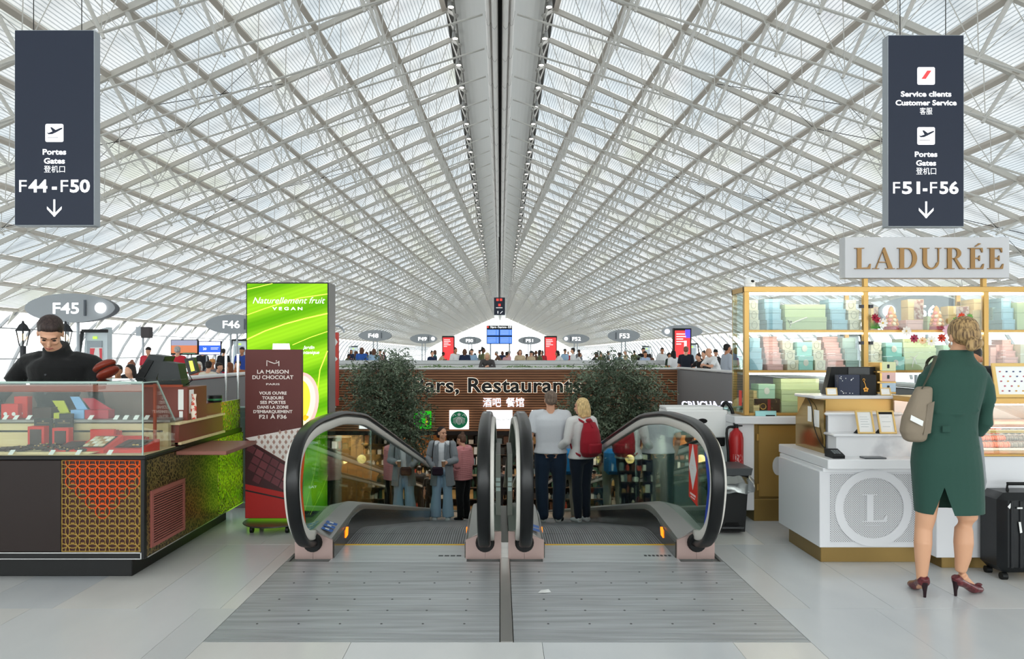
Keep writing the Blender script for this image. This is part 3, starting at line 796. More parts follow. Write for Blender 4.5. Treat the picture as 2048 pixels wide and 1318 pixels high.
def hand(mb, wrist, d, palm_n, s=1., curl=.35, r=.0085):
    """palm, four unequal bent fingers and a thumb from the side of the palm; d = finger direction, palm_n = palm normal"""
    w_ = V(wrist); d = V(d).normalized(); n = V(palm_n); n = (n-d*n.dot(d)).normalized(); x = d.cross(n).normalized()
    mb.tube([w_, w_+d*.035*s, w_+d*.085*s], [.024*s, .036*s, .038*s], 10, ry=[.018*s, .014*s, .012*s], up=n)
    for i, (o, l) in enumerate(((-.029, .066), (-.010, .076), (.010, .071), (.028, .055))):
        p = w_+d*.083*s+x*o*s; pts = [p-d*.02*s, p]; dd = d.copy()
        for k, f in enumerate((.42, .32, .26)):
            dd = (dd+n*curl*(1.+k*.4)).normalized(); p = p+dd*l*s*f; pts.append(p)
        mb.tube(pts, [r*s, r*s, r*.98*s, r*.92*s, r*.75*s], 7)
    t0 = w_+d*.025*s-x*.024*s; t1 = t0+(d*.5-x*.75+n*.2).normalized()*.034*s; t2 = t1+(d*.9-x*.25+n*.45).normalized()*.03*s
    mb.tube([t0, t1, t2, t2+(d+n*.5).normalized()*.02*s], [.012*s, .011*s, .0095*s, .0075*s], 7)
def head(mb, c, R, s=1., ear=True):
    """head with face towards local -Y; c centre; R 3x3 rotation"""
    f = lambda x, y, z: V(c)+R @ (V((x, y, z))*s)
    def bl(p, r, n=12, m=9): mb.ball(f(*p), [q*s for q in r], n, m, R)
    bl((0, .012, .03), (.077, .094, .088), 16, 12); bl((0, -.018, -.03), (.064, .068, .085), 14, 10); bl((0, -.045, -.088), (.034, .032, .028))
    bl((0, -.078, .018), (.05, .018, .018)); bl((0, -.088, -.028), (.012, .022, .026)); bl((0, -.104, -.038), (.0135, .012, .010))
    bl((0, -.088, -.066), (.024, .010, .0065)); bl((-.038, -.062, -.028), (.022, .022, .02)); bl((.038, -.062, -.028), (.022, .022, .02))
    if ear:
        for s_ in (-1, 1): bl((s_*.078, .012, -.008), (.009, .018, .032), 8, 6)
def rot(yaw=0, pitch=0, roll=0):
    return Matrix.Rotation(yaw, 3, 'Z') @ Matrix.Rotation(pitch, 3, 'X') @ Matrix.Rotation(roll, 3, 'Y')
BASE = dict(head=(0, -.02, 1.63), neck=(0, .0, 1.46), chest=(0, 0, 1.30), waist=(0, 0, 1.08), hip=(0, 0, .93),
    sh_l=(-.185, .0, 1.42), el_l=(-.23, .02, 1.13), wr_l=(-.22, -.06, .88), sh_r=(.185, .0, 1.42), el_r=(.23, .02, 1.13), wr_r=(.22, -.06, .88),
    hi_l=(-.09, 0, .92), kn_l=(-.10, -.01, .49), an_l=(-.105, .02, .085), hi_r=(.09, 0, .92), kn_r=(.10, -.01, .49), an_r=(.105, .02, .085))
class Fig:
    """a person: pose joints in local metres (facing -Y), scaled to height H, turned by yaw, placed at loc"""
    def __init__(s, loc, H=1.72, yaw=0., pose=None, female=False, hyaw=0., hpitch=0., hroll=0., wid=1., footdir=0.):
        s.J = {k: V(v) for k, v in BASE.items()}
        for k, v in (pose or {}).items(): s.J[k] = V(v)
        s.k = H/1.75; s.loc = V(loc); s.R = Matrix.Rotation(yaw, 3, 'Z'); s.fem = female; s.wid = wid
        s.HR = rot(hyaw, hpitch, hroll); s.fd = footdir
    def W(s, v): return s.loc+s.R @ (V(v)*s.k)
    def fin(s, mb):
        mb.v = [tuple(s.W(v)) for v in mb.v]; return mb
    def torso(s, mb, g=0., z0=None, hem=None, hemr=None, top=True, shw=1.):
        """g = cloth offset; from hem height up to the shoulders"""
        J = s.J; w_ = s.wid; f = s.fem
        hip, wa, ch, nk = J['hip'], J['waist'], J['chest'], J['neck']
        secs = []
        hw, ww, cw = (.172, .132, .150) if f else (.160, .148, .175)
        pts = [(hip+V((0, 0, -.06)), hw*.95, .105), (hip+V((0, 0, .02)), hw, .118), (inter(hip, wa, .55), (hw+ww)/2, .11), (wa, ww, .098), (inter(wa, ch, .5), (ww+cw)/2, .105), (ch, cw, .115), (inter(ch, nk, .55), cw*1.0, .105), (inter(ch, nk, .85), cw*.72, .078), (nk, .060, .055)]
        if hem is not None:
            pts = [p for p in pts if p[0].z > hem+.03]
            b = pts[0]; pts.insert(0, (V((b[0].x, b[0].y, hem)), hemr[0] if hemr else b[1], hemr[1] if hemr else b[2]))
        rings = []; n = 20
        ax = (J['sh_r']-J['sh_l']); yawt = math.atan2(ax.y, ax.x)
        for p, rx, ry in pts:
            rr = []
            t = min(1, max(0, (p.z-hip.z)/max(ch.z-hip.z, .01))); ya = yawt*t
            for k in range(n):
                a = 2*math.pi*k/n; x = (rx*w_+g)*math.copysign(abs(math.cos(a))**.85, math.cos(a)); y = (ry*w_+g)*math.copysign(abs(math.sin(a))**.9, math.sin(a))
                rr.append(p+V((x*math.cos(ya)-y*math.sin(ya), x*math.sin(ya)+y*math.cos(ya), 0)))
            rings.append(rr)
        mb.rings(rings)
        for sd in ('l', 'r'):
            mb.tube([inter(nk, ch, .45), inter(nk, J['sh_'+sd], .55)+V((0, 0, -.005)), J['sh_'+sd]], [.06+g, .06+g, .052+g], 10)
        if f and g >= 0:
            for x in (-.07, .07): mb.ball(ch+V((x, -.075, .0)), (.062+g*.5, .058+g*.5, .06), 10, 8)
    def neckhead(s, mb):
        J = s.J; mb.tube([J['neck']+V((0, .01, -.07)), J['neck']+V((0, .005, .02)), J['head']+V((0, .015, -.07))], [.062, .052 if s.fem else .058, .054], 12)
        head(mb, J['head'], s.HR, 1.)
    def arms(s, mb, g=0., upto=1., sides='lr', hands=True, curl=.35, hd=None):
        J = s.J
        for sd in sides:
            a, b, c = J['sh_'+sd], J['el_'+sd], J['wr_'+sd]
            if upto >= 1: limb(mb, a, b, c, .050+g, .040+g, .027+g)
            elif upto > .5:
                c2 = inter(b, c, (upto-.5)*2); limb(mb, a, b, c2, .050+g, .042+g, .034+g)
            else:
                b2 = inter(a, b, upto*2); mb.tube([a, inter(a, b2, .5), b2], [.054+g, .056+g, .056+g], 12); mb.ball(a, .054+g)
            if hands and upto >= 1:
                d = (c-b).normalized(); sg = 1 if sd == 'l' else -1
                dd, pn = (hd or {}).get(sd, (d, V((sg, -.3, 0))))
                hand(mb, c, dd, pn, .95, curl)
    def legs(s, mb, g=0., upto=1., feet=True, r=(.088, .058, .040), flare=None):
        J = s.J
        for sd in 'lr':
            a, b, c = J['hi_'+sd], J['kn_'+sd], J['an_'+sd]
            if upto < 1: c = inter(b, c, (upto-.5)*2) if upto > .5 else c
            if upto <= .5:
                b2 = inter(a, b, upto*2); mb.tube([a+V((0, 0, .03)), inter(a, b2, .5), b2], [r[0]+g, r[0]+g, r[1]+g+.02], 14); mb.ball(a, r[0]+g); continue
            if flare: mb.tube([a, inter(a, b, .5), b, inter(b, c, .5), c+V((0, 0, -.03))], [r[0]+g, r[0]*.95+g, flare[0], flare[1], flare[2]], 14); mb.ball(a, r[0]+g)
            else: limb(mb, a, b, c, r[0]+g, r[1]+g, r[2]+g, 12)
            if feet and upto >= 1:
                s.foot(mb, c, 0)
    def foot(s, mb, an, g=0., L=.16, heel=0.):
        d = V((math.sin(s.fd), -math.cos(s.fd), 0)); z = an.z
        mb.tube([an+V((0, 0, -.0))-d*.045+V((0, 0, -.045)), an+V((0, 0, -.045)), an+d*.06+V((0, 0, -.052)), an+d*.125+V((0, 0, -.062)), an+d*L+V((0, 0, -.066))], [.032+g, .040+g, .043+g, .044+g, .028+g], 12, ry=[.034+g, .040+g, .030+g, .022+g, .014+g])
    def shoes(s, mb, g=.008):
        for sd in 'lr': s.foot(mb, s.J['an_'+sd], g, .165)
    def hair(s, mb, style='short'):
        c, R = s.J['head'], s.HR; f = lambda x, y, z: c+R @ V((x, y, z))
        def bl(p, r, n=14, m=10): mb.ball(f(*p), r, n, m, R)
        if style == 'short':
            bl((0, .028, .054), (.088, .094, .082)); bl((0, .045, .006), (.086, .073, .072)); bl((0, -.04, .07), (.066, .048, .04))
        elif style == 'buzz':
            bl((0, .024, .048), (.087, .096, .083)); bl((0, .044, .002), (.085, .072, .070)); bl((0, -.028, .078), (.064, .05, .040))
        elif style == 'bald': bl((0, .055, -.01), (.078, .05, .045))
        elif style in ('bun', 'lowbun'):
            bl((0, .022, .046), (.083, .094, .082)); bl((0, .042, .0), (.081, .072, .072))
            if style == 'bun': bl((0, .06, .125), (.04, .04, .038))
            else: bl((0, .115, -.045), (.05, .042, .045))
        elif style in ('long', 'bob'):
            bl((0, .022, .046), (.086, .096, .084)); bl((0, .045, .0), (.086, .074, .085))
            L = -.28 if style == 'long' else -.15
            mb.tube([f(0, .05, .03), f(0, .065, -.08), f(0, .07, L)], [.085, .092, .07 if style == 'long' else .085], 14, ry=[.06, .055, .035], up=(0, 1, 0))
            for s_ in (-1, 1): mb.tube([f(s_*.072, .0, .05), f(s_*.086, .01, -.04), f(s_*.082, .02, L*.8)], [.028, .03, .02], 8)
        elif style == 'hat':
            mb.lathe(f(0, .01, .045), [(.02, .10), (.075, .095), (.088, .03), (.09, .0), (.15, -.005), (.15, -.015), (.05, -.01)][::-1], 16)
        elif style == 'cap':
            bl((0, .015, .05), (.086, .098, .08)); bl((0, -.10, .045), (.06, .06, .012))
    def face(s, par):
        """eyes, brows and lips as small parts"""
        c, R = s.J['head'], s.HR; f = lambda x, y, z: c+R @ V((x, y, z))
        mb = MB()
        for s_ in (-1, 1): mb.ball(f(s_*.031, -.078, -.004), (.013, .009, .0075), 8, 6, R)
        part('eyes', s.fin(mb), m_eye, par)
        mb = MB()
        for s_ in (-1, 1): mb.tube([f(s_*.013, -.094, .018), f(s_*.03, -.094, .024), f(s_*.048, -.080, .018)], .0042, 6)
        part('eyebrows', s.fin(mb), m_brow, par)
        mb = MB(); mb.tube([f(-.024, -.086, -.066), f(0, -.1005, -.065), f(.024, -.086, -.066)], [.003, .0065, .003], 6); part('lips', s.fin(mb), m_lips, par)
m_eye = mat('dark eyes', '2a211d', .2); m_brow = mat('brows', '3a2a20', .8); m_lips = mat('lips', 'a8625a', .5)
m_skin = mat('skin', 'd9a487', .5, spec=.35); m_skin2 = mat('skin warm', 'b9805f', .5); m_skin3 = mat('skin dark', '6b4632', .5)
def cloth(col, rough=.85):
    return mat('cloth '+col, col, rough, sheen=.15, bump=(60, .15))
def hairm(col): return mat('hair '+col, col, .55, noise=(14, '%02x%02x%02x' % tuple(min(255, int(int(col[i:i+2], 16)*1.45)+8) for i in (0, 2, 4)), .35, .7, (6, 6, 1)))
def rp(name, f, mb, m, par, vox, it=4, label=None):
    """remeshed part from local figure shapes"""
    me = remesh(f.fin(mb), vox, it, name); L = LOC[par.name]; me.transform(Matrix.Translation((-L[0], -L[1], -L[2])))
    me.materials.append(m); return part(name, me, m, par, label=label)
# ---- simple full figures for the crowd, built once per pose and copied with their own colours
PROTO = {}
SEAT = dict(head=(0, -.03, 1.24), neck=(0, .02, 1.06), chest=(0, .03, .90), waist=(0, .02, .68), hip=(0, .02, .55), sh_l=(-.185, .03, 1.02), sh_r=(.185, .03, 1.02),
    el_l=(-.24, -.05, .76), wr_l=(-.13, -.27, .68), el_r=(.24, -.05, .76), wr_r=(.13, -.27, .68), hi_l=(-.09, 0, .53), hi_r=(.09, 0, .53), kn_l=(-.11, -.42, .52), kn_r=(.11, -.42, .52), an_l=(-.11, -.40, .085), an_r=(.11, -.40, .085))
LEAN = dict(head=(0, -.24, 1.50), neck=(0, -.16, 1.36), chest=(0, -.10, 1.22), sh_l=(-.185, -.15, 1.32), sh_r=(.185, -.15, 1.32), el_l=(-.26, -.30, 1.10), wr_l=(-.08, -.42, 1.14), el_r=(.26, -.30, 1.10), wr_r=(.08, -.42, 1.14))
STAND = dict()
CROSS = dict(el_l=(-.25, -.02, 1.15), wr_l=(.02, -.20, 1.14), el_r=(.25, -.02, 1.15), wr_r=(-.02, -.18, 1.16))
POSES = dict(stand=STAND, lean=LEAN, seat=SEAT, cross=CROSS)
def crowd_mesh(pose, fem, style, sleeve):
    key = (pose, fem, style, sleeve)
    if key in PROTO: return PROTO[key]
    f = Fig((0, 0, 0), 1.72, 0, POSES[pose], fem, hpitch=.15 if pose == 'lean' else 0)
    def mk(mb, vox, nm): return remesh(f.fin(mb), vox, 3, nm)
    b = MB(); f.torso(b, 0); f.neckhead(b); f.arms(b); f.legs(b)
    t = MB(); f.torso(t, .014); f.arms(t, .012, 1. if sleeve == 'long' else .42, hands=False)
    tr = MB(); f.legs(tr, .012, .97, False); tr.ball(f.J['hip']+V((0, 0, -.01)), (.17, .125, .12), 14, 8)
    sh_ = MB(); f.shoes(sh_); h = MB(); f.hair(h, style)
    PROTO[key] = (mk(b, .017, 'body'), mk(t, .02, 'top'), mk(tr, .02, 'trousers'), mk(sh_, .017, 'shoes'), mk(h, .013, 'hair'))
    return PROTO[key]
def slot(o, m):
    if not o.data.materials: o.data.materials.append(m)
    o.material_slots[0].link = 'OBJECT'; o.material_slots[0].material = m
def crowd(x, y, yaw, label, pose='stand', fem=False, style='short', sleeve='long', top='333333', bot='2b2f3a', hair_='2a1d16', skin=None, H=1.72, z=0., group='people on the far side of the void'):
    g = crowd_mesh(pose, fem, style, sleeve)
    r = root('person', (x, y, z), label, 'person', group); r.rotation_euler = (0, 0, yaw); k = H/1.72; r.scale = (k, k, k)
    for nm, me, m in (('body', g[0], skin or m_skin), ('top', g[1], cloth(top)), ('trousers', g[2], cloth(bot)), ('shoes', g[3], cloth('222222')), ('hair', g[4], hairm(hair_))):
        o = bpy.data.objects.new(nm, me); C.objects.link(o); o.parent = r; slot(o, m)
    return r
# ================================================================ chocolate kiosk (left)
m_brown = mat('dark chocolate lacquer', '1e100c', .4); m_maroon = mat('maroon laminate', '7a3d33', .42); m_kblack = mat('black plinth', '151515', .45)
m_beige = mat('light oak edge', 'e3cfa4', .45, noise=(5, 'd8c192', .35, .7, (.4, 6, 6))); m_chrome = mat('chrome strip', 'd8d8d8', .18, .9)
m_red = mat('red carton', 'd62b22', .5); m_reddk = mat('darker red carton', 'b21f1c', .5); m_choc = mat('chocolate', '3b2019', .45)
m_card = mat('white price card', 'f0eeea', .6); m_vit = glass_mat('display case glass', 'f7fbf9', .035)
m_gold = mat('brushed gold', 'c9a15c', .3, .75); m_blackp = mat('black plastic', '0e0f10', .5); m_green_led = None
def pattern_mat():
    m = bpy.data.materials.new('patterned bronze panel'); m.use_nodes = True; t = m.node_tree; b = t.nodes['Principled BSDF']
    tc = t.nodes.new('ShaderNodeTexCoord'); v = t.nodes.new('ShaderNodeTexVoronoi'); v.feature = 'DISTANCE_TO_EDGE'; v.inputs['Scale'].default_value = 34
    r = t.nodes.new('ShaderNodeValToRGB'); r.color_ramp.elements[0].color = rgb('8a7444'); r.color_ramp.elements[1].color = rgb('33241a'); r.color_ramp.elements[0].position = .05; r.color_ramp.elements[1].position = .16
    bp = t.nodes.new('ShaderNodeBump'); bp.inputs['Strength'].default_value = .25; bp.inputs['Distance'].default_value = .002
    t.links.new(tc.outputs['Object'], v.inputs['Vector']); t.links.new(v.outputs['Distance'], r.inputs[0]); t.links.new(r.outputs[0], b.inputs['Base Color']); t.links.new(v.outputs['Distance'], bp.inputs['Height']); t.links.new(bp.outputs[0], b.inputs['Normal'])
    b.inputs['Roughness'].default_value = .3; b.inputs['Metallic'].default_value = .5
    return m
def mirror_pat():
    m = bpy.data.materials.new('mirror panel with cut pattern'); m.use_nodes = True; t = m.node_tree; b = t.nodes['Principled BSDF']
    tc = t.nodes.new('ShaderNodeTexCoord'); v = t.nodes.new('ShaderNodeTexVoronoi'); v.feature = 'DISTANCE_TO_EDGE'; v.inputs['Scale'].default_value = 34
    bp = t.nodes.new('ShaderNodeBump'); bp.inputs['Strength'].default_value = .7; bp.inputs['Distance'].default_value = .015
    t.links.new(tc.outputs['Object'], v.inputs['Vector']); t.links.new(v.outputs['Distance'], bp.inputs['Height']); t.links.new(bp.outputs[0], b.inputs['Normal'])
    b.inputs['Base Color'].default_value = rgb('a89458'); b.inputs['Roughness'].default_value = .16; b.inputs['Metallic'].default_value = .95
    return m
kx = -2.37; ky = 5.0
K = root('chocolate_kiosk', (-3.4, 5.9, 0), 'dark brown chocolate kiosk with gold and orange lattice front and glass display case', 'kiosk')
part('plinth', MB().bbox(-5.2, kx-.13, ky+.10, 6.85, 0, .145, .006), m_kblack, K)
part('body', MB().box(-5.2, kx-.012, ky+.012, 5.62, .145, .81).box(-2.75, kx-.012, 5.62, 6.92, .145, .84), m_brown, K, smooth=False)
part('front_panel', MB().bbox(-5.2, -2.925, ky-.004, ky+.012, .195, .805, .003), m_brown, K)
part('lattice_back', MB().box(-2.922, -2.395, ky+.004, ky+.012, .195, .805), mat('deep maroon back', '3a160f', .4), K, smooth=False)
mo = MB(); mg = MB(); s_ = .0663
for i in range(9):
    for j in range(10):
        cx = -2.915+i*s_; cz = .20+j*s_
        for dx, dz in ((0, 0),):
            x, z = cx+dx, cz+dz
            pts = []
            for k in range(18):
                a = 2*math.pi*k/18; X, Z = x+.0475*math.cos(a), z+.0475*math.sin(a)
                pts.append((min(max(X, -2.92), -2.397), ky-.001, min(max(Z, .197), .803)))
            tgt = mo if (z > .42+abs(x+2.66)*1.0 and x > -2.87) else mg
            if -2.94 < x < -2.38 and .18 < z < .82: tgt.tube(pts, .0035, 4, closed=True)
            if -2.91 < x < -2.41 and .2 < z < .79: tgt.tube([(x-.02, ky-.001, z+.004), (x, ky-.001, z+.018), (x+.02, ky-.001, z+.004)], .003, 4); tgt.tube([(x-.012, ky-.001, z-.012), (x+.012, ky-.001, z-.012)], .003, 4)
part('lattice_orange', mo, mat('glowing orange lattice', 'd8622c', .4, .2, emit='d8501c', es=.12), K, smooth=False)  # circles in the upper wedge get an orange tone and weak emission
part('lattice_gold', mg, mat('gold lattice metal', 'b2924e', .4, .4), K, smooth=False)
part('corner_post', MB().bbox(-2.395, kx+.003, ky-.006, ky+.03, .145, .815, .004), m_kblack, K)
part('chrome_trim', MB().box(-5.2, kx-.02, ky-.008, ky-.002, .186, .192).box(-5.2, kx-.02, ky-.008, ky-.002, .146, .151).box(kx-.024, kx-.018, ky-.008, ky-.002, .146, .192).box(kx+.002, kx+.008, ky+.03, 6.92, .148, .156), m_chrome, K, smooth=False)
part('dark_strip', MB().box(-5.2, kx-.022, ky-.004, ky+.01, .15, .188), m_kblack, K, smooth=False)
part('side_panel', MB().box(kx-.012, kx, ky+.03, 6.30, .156, .80), pattern_mat(), K, smooth=False)
mm = mirror_pat()
part('mirror_panel', MB().box(kx-.012, kx, 6.305, 6.92, .156, .80), mm, K, smooth=False)
part('mirror_panel', MB().box(kx-.04, kx-.028, 6.44, 6.92, .84, 1.10), mm, K, smooth=False)
m_grf = mat('dusty pink grille frame', '9b5a52', .45)
part('grille_frame', MB().box(kx, kx+.012, 5.08, 5.62, .555, .585).box(kx, kx+.012, 5.08, 5.62, .2, .225).box(kx, kx+.012, 5.08, 5.11, .225, .555).box(kx, kx+.012, 5.59, 5.62, .225, .555), m_grf, K, smooth=False)
part('grille_back', MB().box(kx, kx+.003, 5.11, 5.59, .225, .555), m_kblack, K, smooth=False)
for i in range(19): z = .232+i*.0172; part('slat', MB().box(kx+.003, kx+.010, 5.11, 5.59, z, z+.009), m_grf, K, smooth=False)
part('rim', MB().bbox(-5.2, kx+.015, ky-.012, ky+.02, .806, .835, .008).bbox(kx-.02, kx+.015, ky+.02, 5.62, .806, .835, .008), m_kblack, K)
part('tray_shelf', MB().box(-5.2, kx-.01, ky+.02, 5.5, .81, .838), m_beige, K, smooth=False)
part('riser', MB().box(-5.2, -2.46, 5.5, 5.52, .838, .94).box(-5.2, -2.46, 5.49, 5.52, .955, 1.005).box(-2.46, -2.42, 5.47, 5.52, .838, 1.02), m_beige, K, smooth=False)
part('riser_groove', MB().box(-5.2, -2.46, 5.505, 5.53, .93, .96), m_kblack, K, smooth=False)
part('upper_shelf', MB().bbox(-5.2, -2.40, 5.46, 5.84, 1.012, 1.034, .006), mat('grey glass shelf edge', '8f8a86', .3, .3), K)
part('back_panel', MB().box(-5.2, -2.60, 5.84, 5.86, .84, 1.24), mat('taupe back panel', '7d655b', .5), K, smooth=False)
part('top_rail', MB().bbox(-5.2, -2.42, 5.70, 5.73, 1.225, 1.28, .004), mat('rust orange rail', 'a8472b', .4), K)
part('case_post', MB().bbox(-2.49, -2.47, 5.38, 5.40, .838, 1.30, .003), mat('rust orange rail'), K)
part('glass_front', MB().box(-5.2, -2.392, ky+.016, ky+.022, .835, 1.318), m_vit, K, smooth=False)
part('glass_top', MB().box(-5.2, -2.392, ky+.016, 5.74, 1.318, 1.326), m_vit, K, smooth=False)
part('glass_end', MB().prism([(ky+.02, .835), (5.5, .835), (5.5, 1.03), (5.22, 1.318), (ky+.02, 1.318)], -2.390, -2.383, 'x'), m_vit, K, smooth=False)
part('glass_edge', MB().bbox(-5.2, -2.39, ky+.012, ky+.026, 1.316, 1.33, .002).bar((-2.386, 5.5, 1.03), (-2.386, 5.22, 1.322), .009, .009).box(-2.393, -2.386, ky+.014, ky+.022, .835, 1.318).bar((-2.386, ky+.02, 1.322), (-2.386, 5.22, 1.322), .008, .008), mat('greenish glass edge', 'a8bdb4', .25), K, smooth=False)
part('till_cabinet', MB().bbox(-2.72, kx, 5.69, 6.06, 1.005, 1.262, .004).bbox(-2.72, kx-.0, 5.53, 6.42, .84, 1.0, .004), m_maroon, K)
part('low_cabinet', MB().bbox(-2.72, kx-.02, 6.06, 6.43, 1.0, 1.11, .004), m_maroon, K)
part('oak_ledge', MB().bbox(-2.5, kx+.02, 5.5, 6.42, .992, 1.01, .003), m_beige, K)
part('oak_ledge', MB().bbox(-2.5, kx+.02, 5.53, 6.42, .842, .862, .003), m_beige, K)
part('work_counter', MB().bbox(-5.2, -2.75, 5.86, 6.0, .84, .9, .004), m_maroon, K)
part('fold_out_shelf', MB().bbox(kx+.002, -2.0, 5.48, 6.16, .775, .803, .003), mat('dusty brown shelf board', '8b5a4e', .4), K)
for q in ((-2.44, -2.40, 5.685, 5.69, 1.09, 1.245), (-2.432, -2.405, 5.685, 5.69, 1.02, 1.08), (kx, kx+.002, 5.72, 5.80, 1.06, 1.24)): part('notice', MB().box(*q), m_card, K, smooth=False)
# terminals
def slab(name, poly, y0, y1, m, label, cat):
    t = root(name, ((min(p[0] for p in poly)+max(p[0] for p in poly))/2, (y0+y1)/2, min(p[1] for p in poly)), label, cat)
    return t
t = root('till_terminal', (-2.72, 6.0, 1.262), 'large dark till screen seen from behind leaning over the maroon till cabinet', 'till')
part('screen_shell', MB().prism([(P(272, 762, 5.95).x, 1.27), (P(318, 762, 5.95).x, 1.27), (P(340, 712, 5.95).x, 1.495), (P(309, 708, 5.95).x, 1.512)], 5.86, 6.05, 'y'), mat('dark grey till plastic', '26292a', .4), t, smooth=False)
part('screen_back', MB().prism([(P(282, 752, 5.95).x, 1.33), (P(300, 752, 5.95).x, 1.33), (P(318, 720, 5.95).x, 1.46), (P(308, 718, 5.95).x, 1.47)], 5.85, 5.86, 'y'), m_blackp, t, smooth=False)
t = root('till_terminal', (-2.52, 5.85, 1.262), 'smaller dark till stand with a tilted customer display on the maroon cabinet', 'till')
part('stand', MB().prism([(P(320, 770, 5.85).x, 1.265), (P(372, 770, 5.85).x, 1.265), (P(363, 728, 5.85).x, 1.44), (P(330, 722, 5.85).x, 1.46)], 5.78, 5.92, 'y'), mat('dark grey till plastic'), t, smooth=False)
cdp = part('customer_display', MB().prism([(P(369, 717, 5.8).x, 1.478), (P(388, 715, 5.8).x, 1.486), (P(396, 744, 5.8).x, 1.375), (P(378, 750, 5.8).x, 1.352)], 5.79, 5.84, 'y'), mat('dark grey till plastic'), t, smooth=False)
part('display_face', MB().prism([(P(379, 722, 5.8).x, 1.46), (P(386, 721, 5.8).x, 1.463), (P(391, 741, 5.8).x, 1.385), (P(384, 743, 5.8).x, 1.378)], 5.784, 5.79, 'y'), mat('lit small screen', 'c8c85a', .4, emit='b8c040', es=.8), cdp, smooth=False)
thing('cable', MB().tube([(-2.42, 5.83, 1.36), (-2.40, 5.85, 1.31), (-2.44, 5.86, 1.28), (-2.47, 5.85, 1.267)], .004, 6), m_blackp, 'short black cable hanging from the customer display', 'cable')
mcx = P(198, 750, 5.5)
t = root('macaron_model', (mcx.x, 5.6, 1.327), 'big brown macaron-shaped display piece tilted on top of the glass case', 'display')
Rm = Matrix.Rotation(-.5, 3, 'Y'); c0 = V((mcx.x, 5.6, 1.40))
part('shell', MB().ball(c0+Rm @ V((0, 0, .028)), (.085, .085, .038), 24, 10, Rm), mat('glossy brown shell', '7d2f20', .3), t)
part('filling', MB().ball(c0, (.074, .074, .026), 20, 8, Rm), mat('dark filling', '32150f', .6), t)
part('shell', MB().ball(c0-Rm @ V((0, 0, .028)), (.085, .085, .038), 24, 10, Rm), mat('glossy brown shell'), t)
# goods on the lower tray (Y 5.05-5.45, z .838) and on the upper shelf (z 1.034)
def bx_px(name, x0, x1, y0, y1, Y, D, m, label, cat='box', group=None, lid=None, z0=None):
    a, b = P(x0, y1, Y), P(x1, y0, Y); zb = a.z if z0 is None else z0
    t = root(name, ((a.x+b.x)/2, Y, zb), label, cat, group)
    part('carton', MB().bbox(a.x, b.x, Y, Y+D, zb, b.z, .002), m, t)
    return t, a.x, b.x, zb, b.z
TZ = .838
def tilt_box(x0, x1, y0, y1, Y, label, inner, pieces=None):
    """open red box tilted up at the back with an inlay"""
    a = P(x0, y1, Y).x; b = P(x1, y1, Y).x; a2, b2 = a+.055, b+.055; h = (y1-y0)/1500*(Y+.1)
    t = root('chocolate_box', ((a+b)/2, Y+.1, TZ), label, 'box', 'open red chocolate boxes on the lower tray')
    zt = TZ+h
    vs = [(a, Y, TZ), (b, Y, TZ), (b, Y, TZ+.022), (a, Y, TZ+.022), (a2, Y+.16, TZ), (b2, Y+.16, TZ), (b2, Y+.16, zt), (a2, Y+.16, zt)]
    part('carton', MB().add(vs, [(0, 1, 2, 3), (5, 4, 7, 6), (3, 2, 6, 7), (0, 3, 7, 4), (1, 5, 6, 2), (0, 4, 5, 1)]), m_red, t, smooth=False, fixn=True)
    A, B, D_ = V((a, Y, TZ+.0225)), V((b, Y, TZ+.0225)), V((a2, Y+.16, zt+.0005))
    u = (B-A); v = (D_-A); n_ = u.cross(v).normalized()*.004
    q = lambda s_, t_: A+u*s_+v*t_+n_
    part('inlay', MB().quad(q(.1, .14), q(.9, .14), q(.9, .9), q(.1, .9)), inner, t, smooth=False)
    if pieces:
        nu, nv, cols = pieces
        for i in range(nu):
            for j in range(nv):
                s0, s1 = .14+i*.72/nu, .14+(i+.86)*.72/nu; t0, t1 = .2+j*.64/nv, .2+(j+.86)*.64/nv
                mb = MB(); e = n_*1.6
                mb.add([q(s0, t0), q(s1, t0), q(s1, t1), q(s0, t1), q(s0, t0)+e, q(s1, t0)+e, q(s1, t1)+e, q(s0, t1)+e], [(4, 5, 6, 7), (0, 1, 5, 4), (1, 2, 6, 5), (2, 3, 7, 6), (3, 0, 4, 7)])
                part('chocolate', mb, mat('choc '+cols[(i+j) % len(cols)], cols[(i+j) % len(cols)], .45), t, smooth=False)
    return t
tilt_box(99, 158, 885, 905, 5.08, 'open red box of dark chocolate sticks at the left of the three tilted boxes', m_choc, (9, 1, ['33191a', '43241b']))
tilt_box(150, 207, 874, 905, 5.10, 'open red box with a chequered grid of cream and tan chocolates', mat('dark inlay', '2c1a15', .5), (4, 4, ['e4d3b4', 'b78f64', 'f1e9da']))
tilt_box(215, 282, 884, 906, 5.12, 'open red box of dark square chocolates with a gold bow at the right', m_choc, (3, 1, ['4d2f25', '3a211b', '2d1713']))
for x0, x1, y0, lab in ((55, 88, 853, 'upright red box with a dark picture window at the left of the lower tray'), (104, 137, 856, 'leaning red box with a dark window beside the chequered chocolates')):
    t, a, b, z0, z1 = bx_px('chocolate_box', x0, x1, y0, 900, 5.26, .06, m_red, lab, group='red boxes standing on the lower tray', z0=TZ)
    part('window', MB().box(a+.018, b-.018, 5.257, 5.26, z0+.02, z1-.02), m_choc, t, smooth=False)
for i, (x0, x1, y0) in enumerate(((180, 228, 859), (232, 282, 872))):
    for j in range(3):
        bx_px('chocolate_box', x0+j*6, x1+j*6-(0 if i else 0), y0+j*1.2, 900, 5.34+j*.045, .032, m_red if j != 1 else m_reddk, ['front', 'middle', 'rear'][j]+' plain red carton of three '+('behind the chequered box' if i == 0 else 'at the right end of the tray'), group='plain red cartons on the lower tray', z0=TZ)
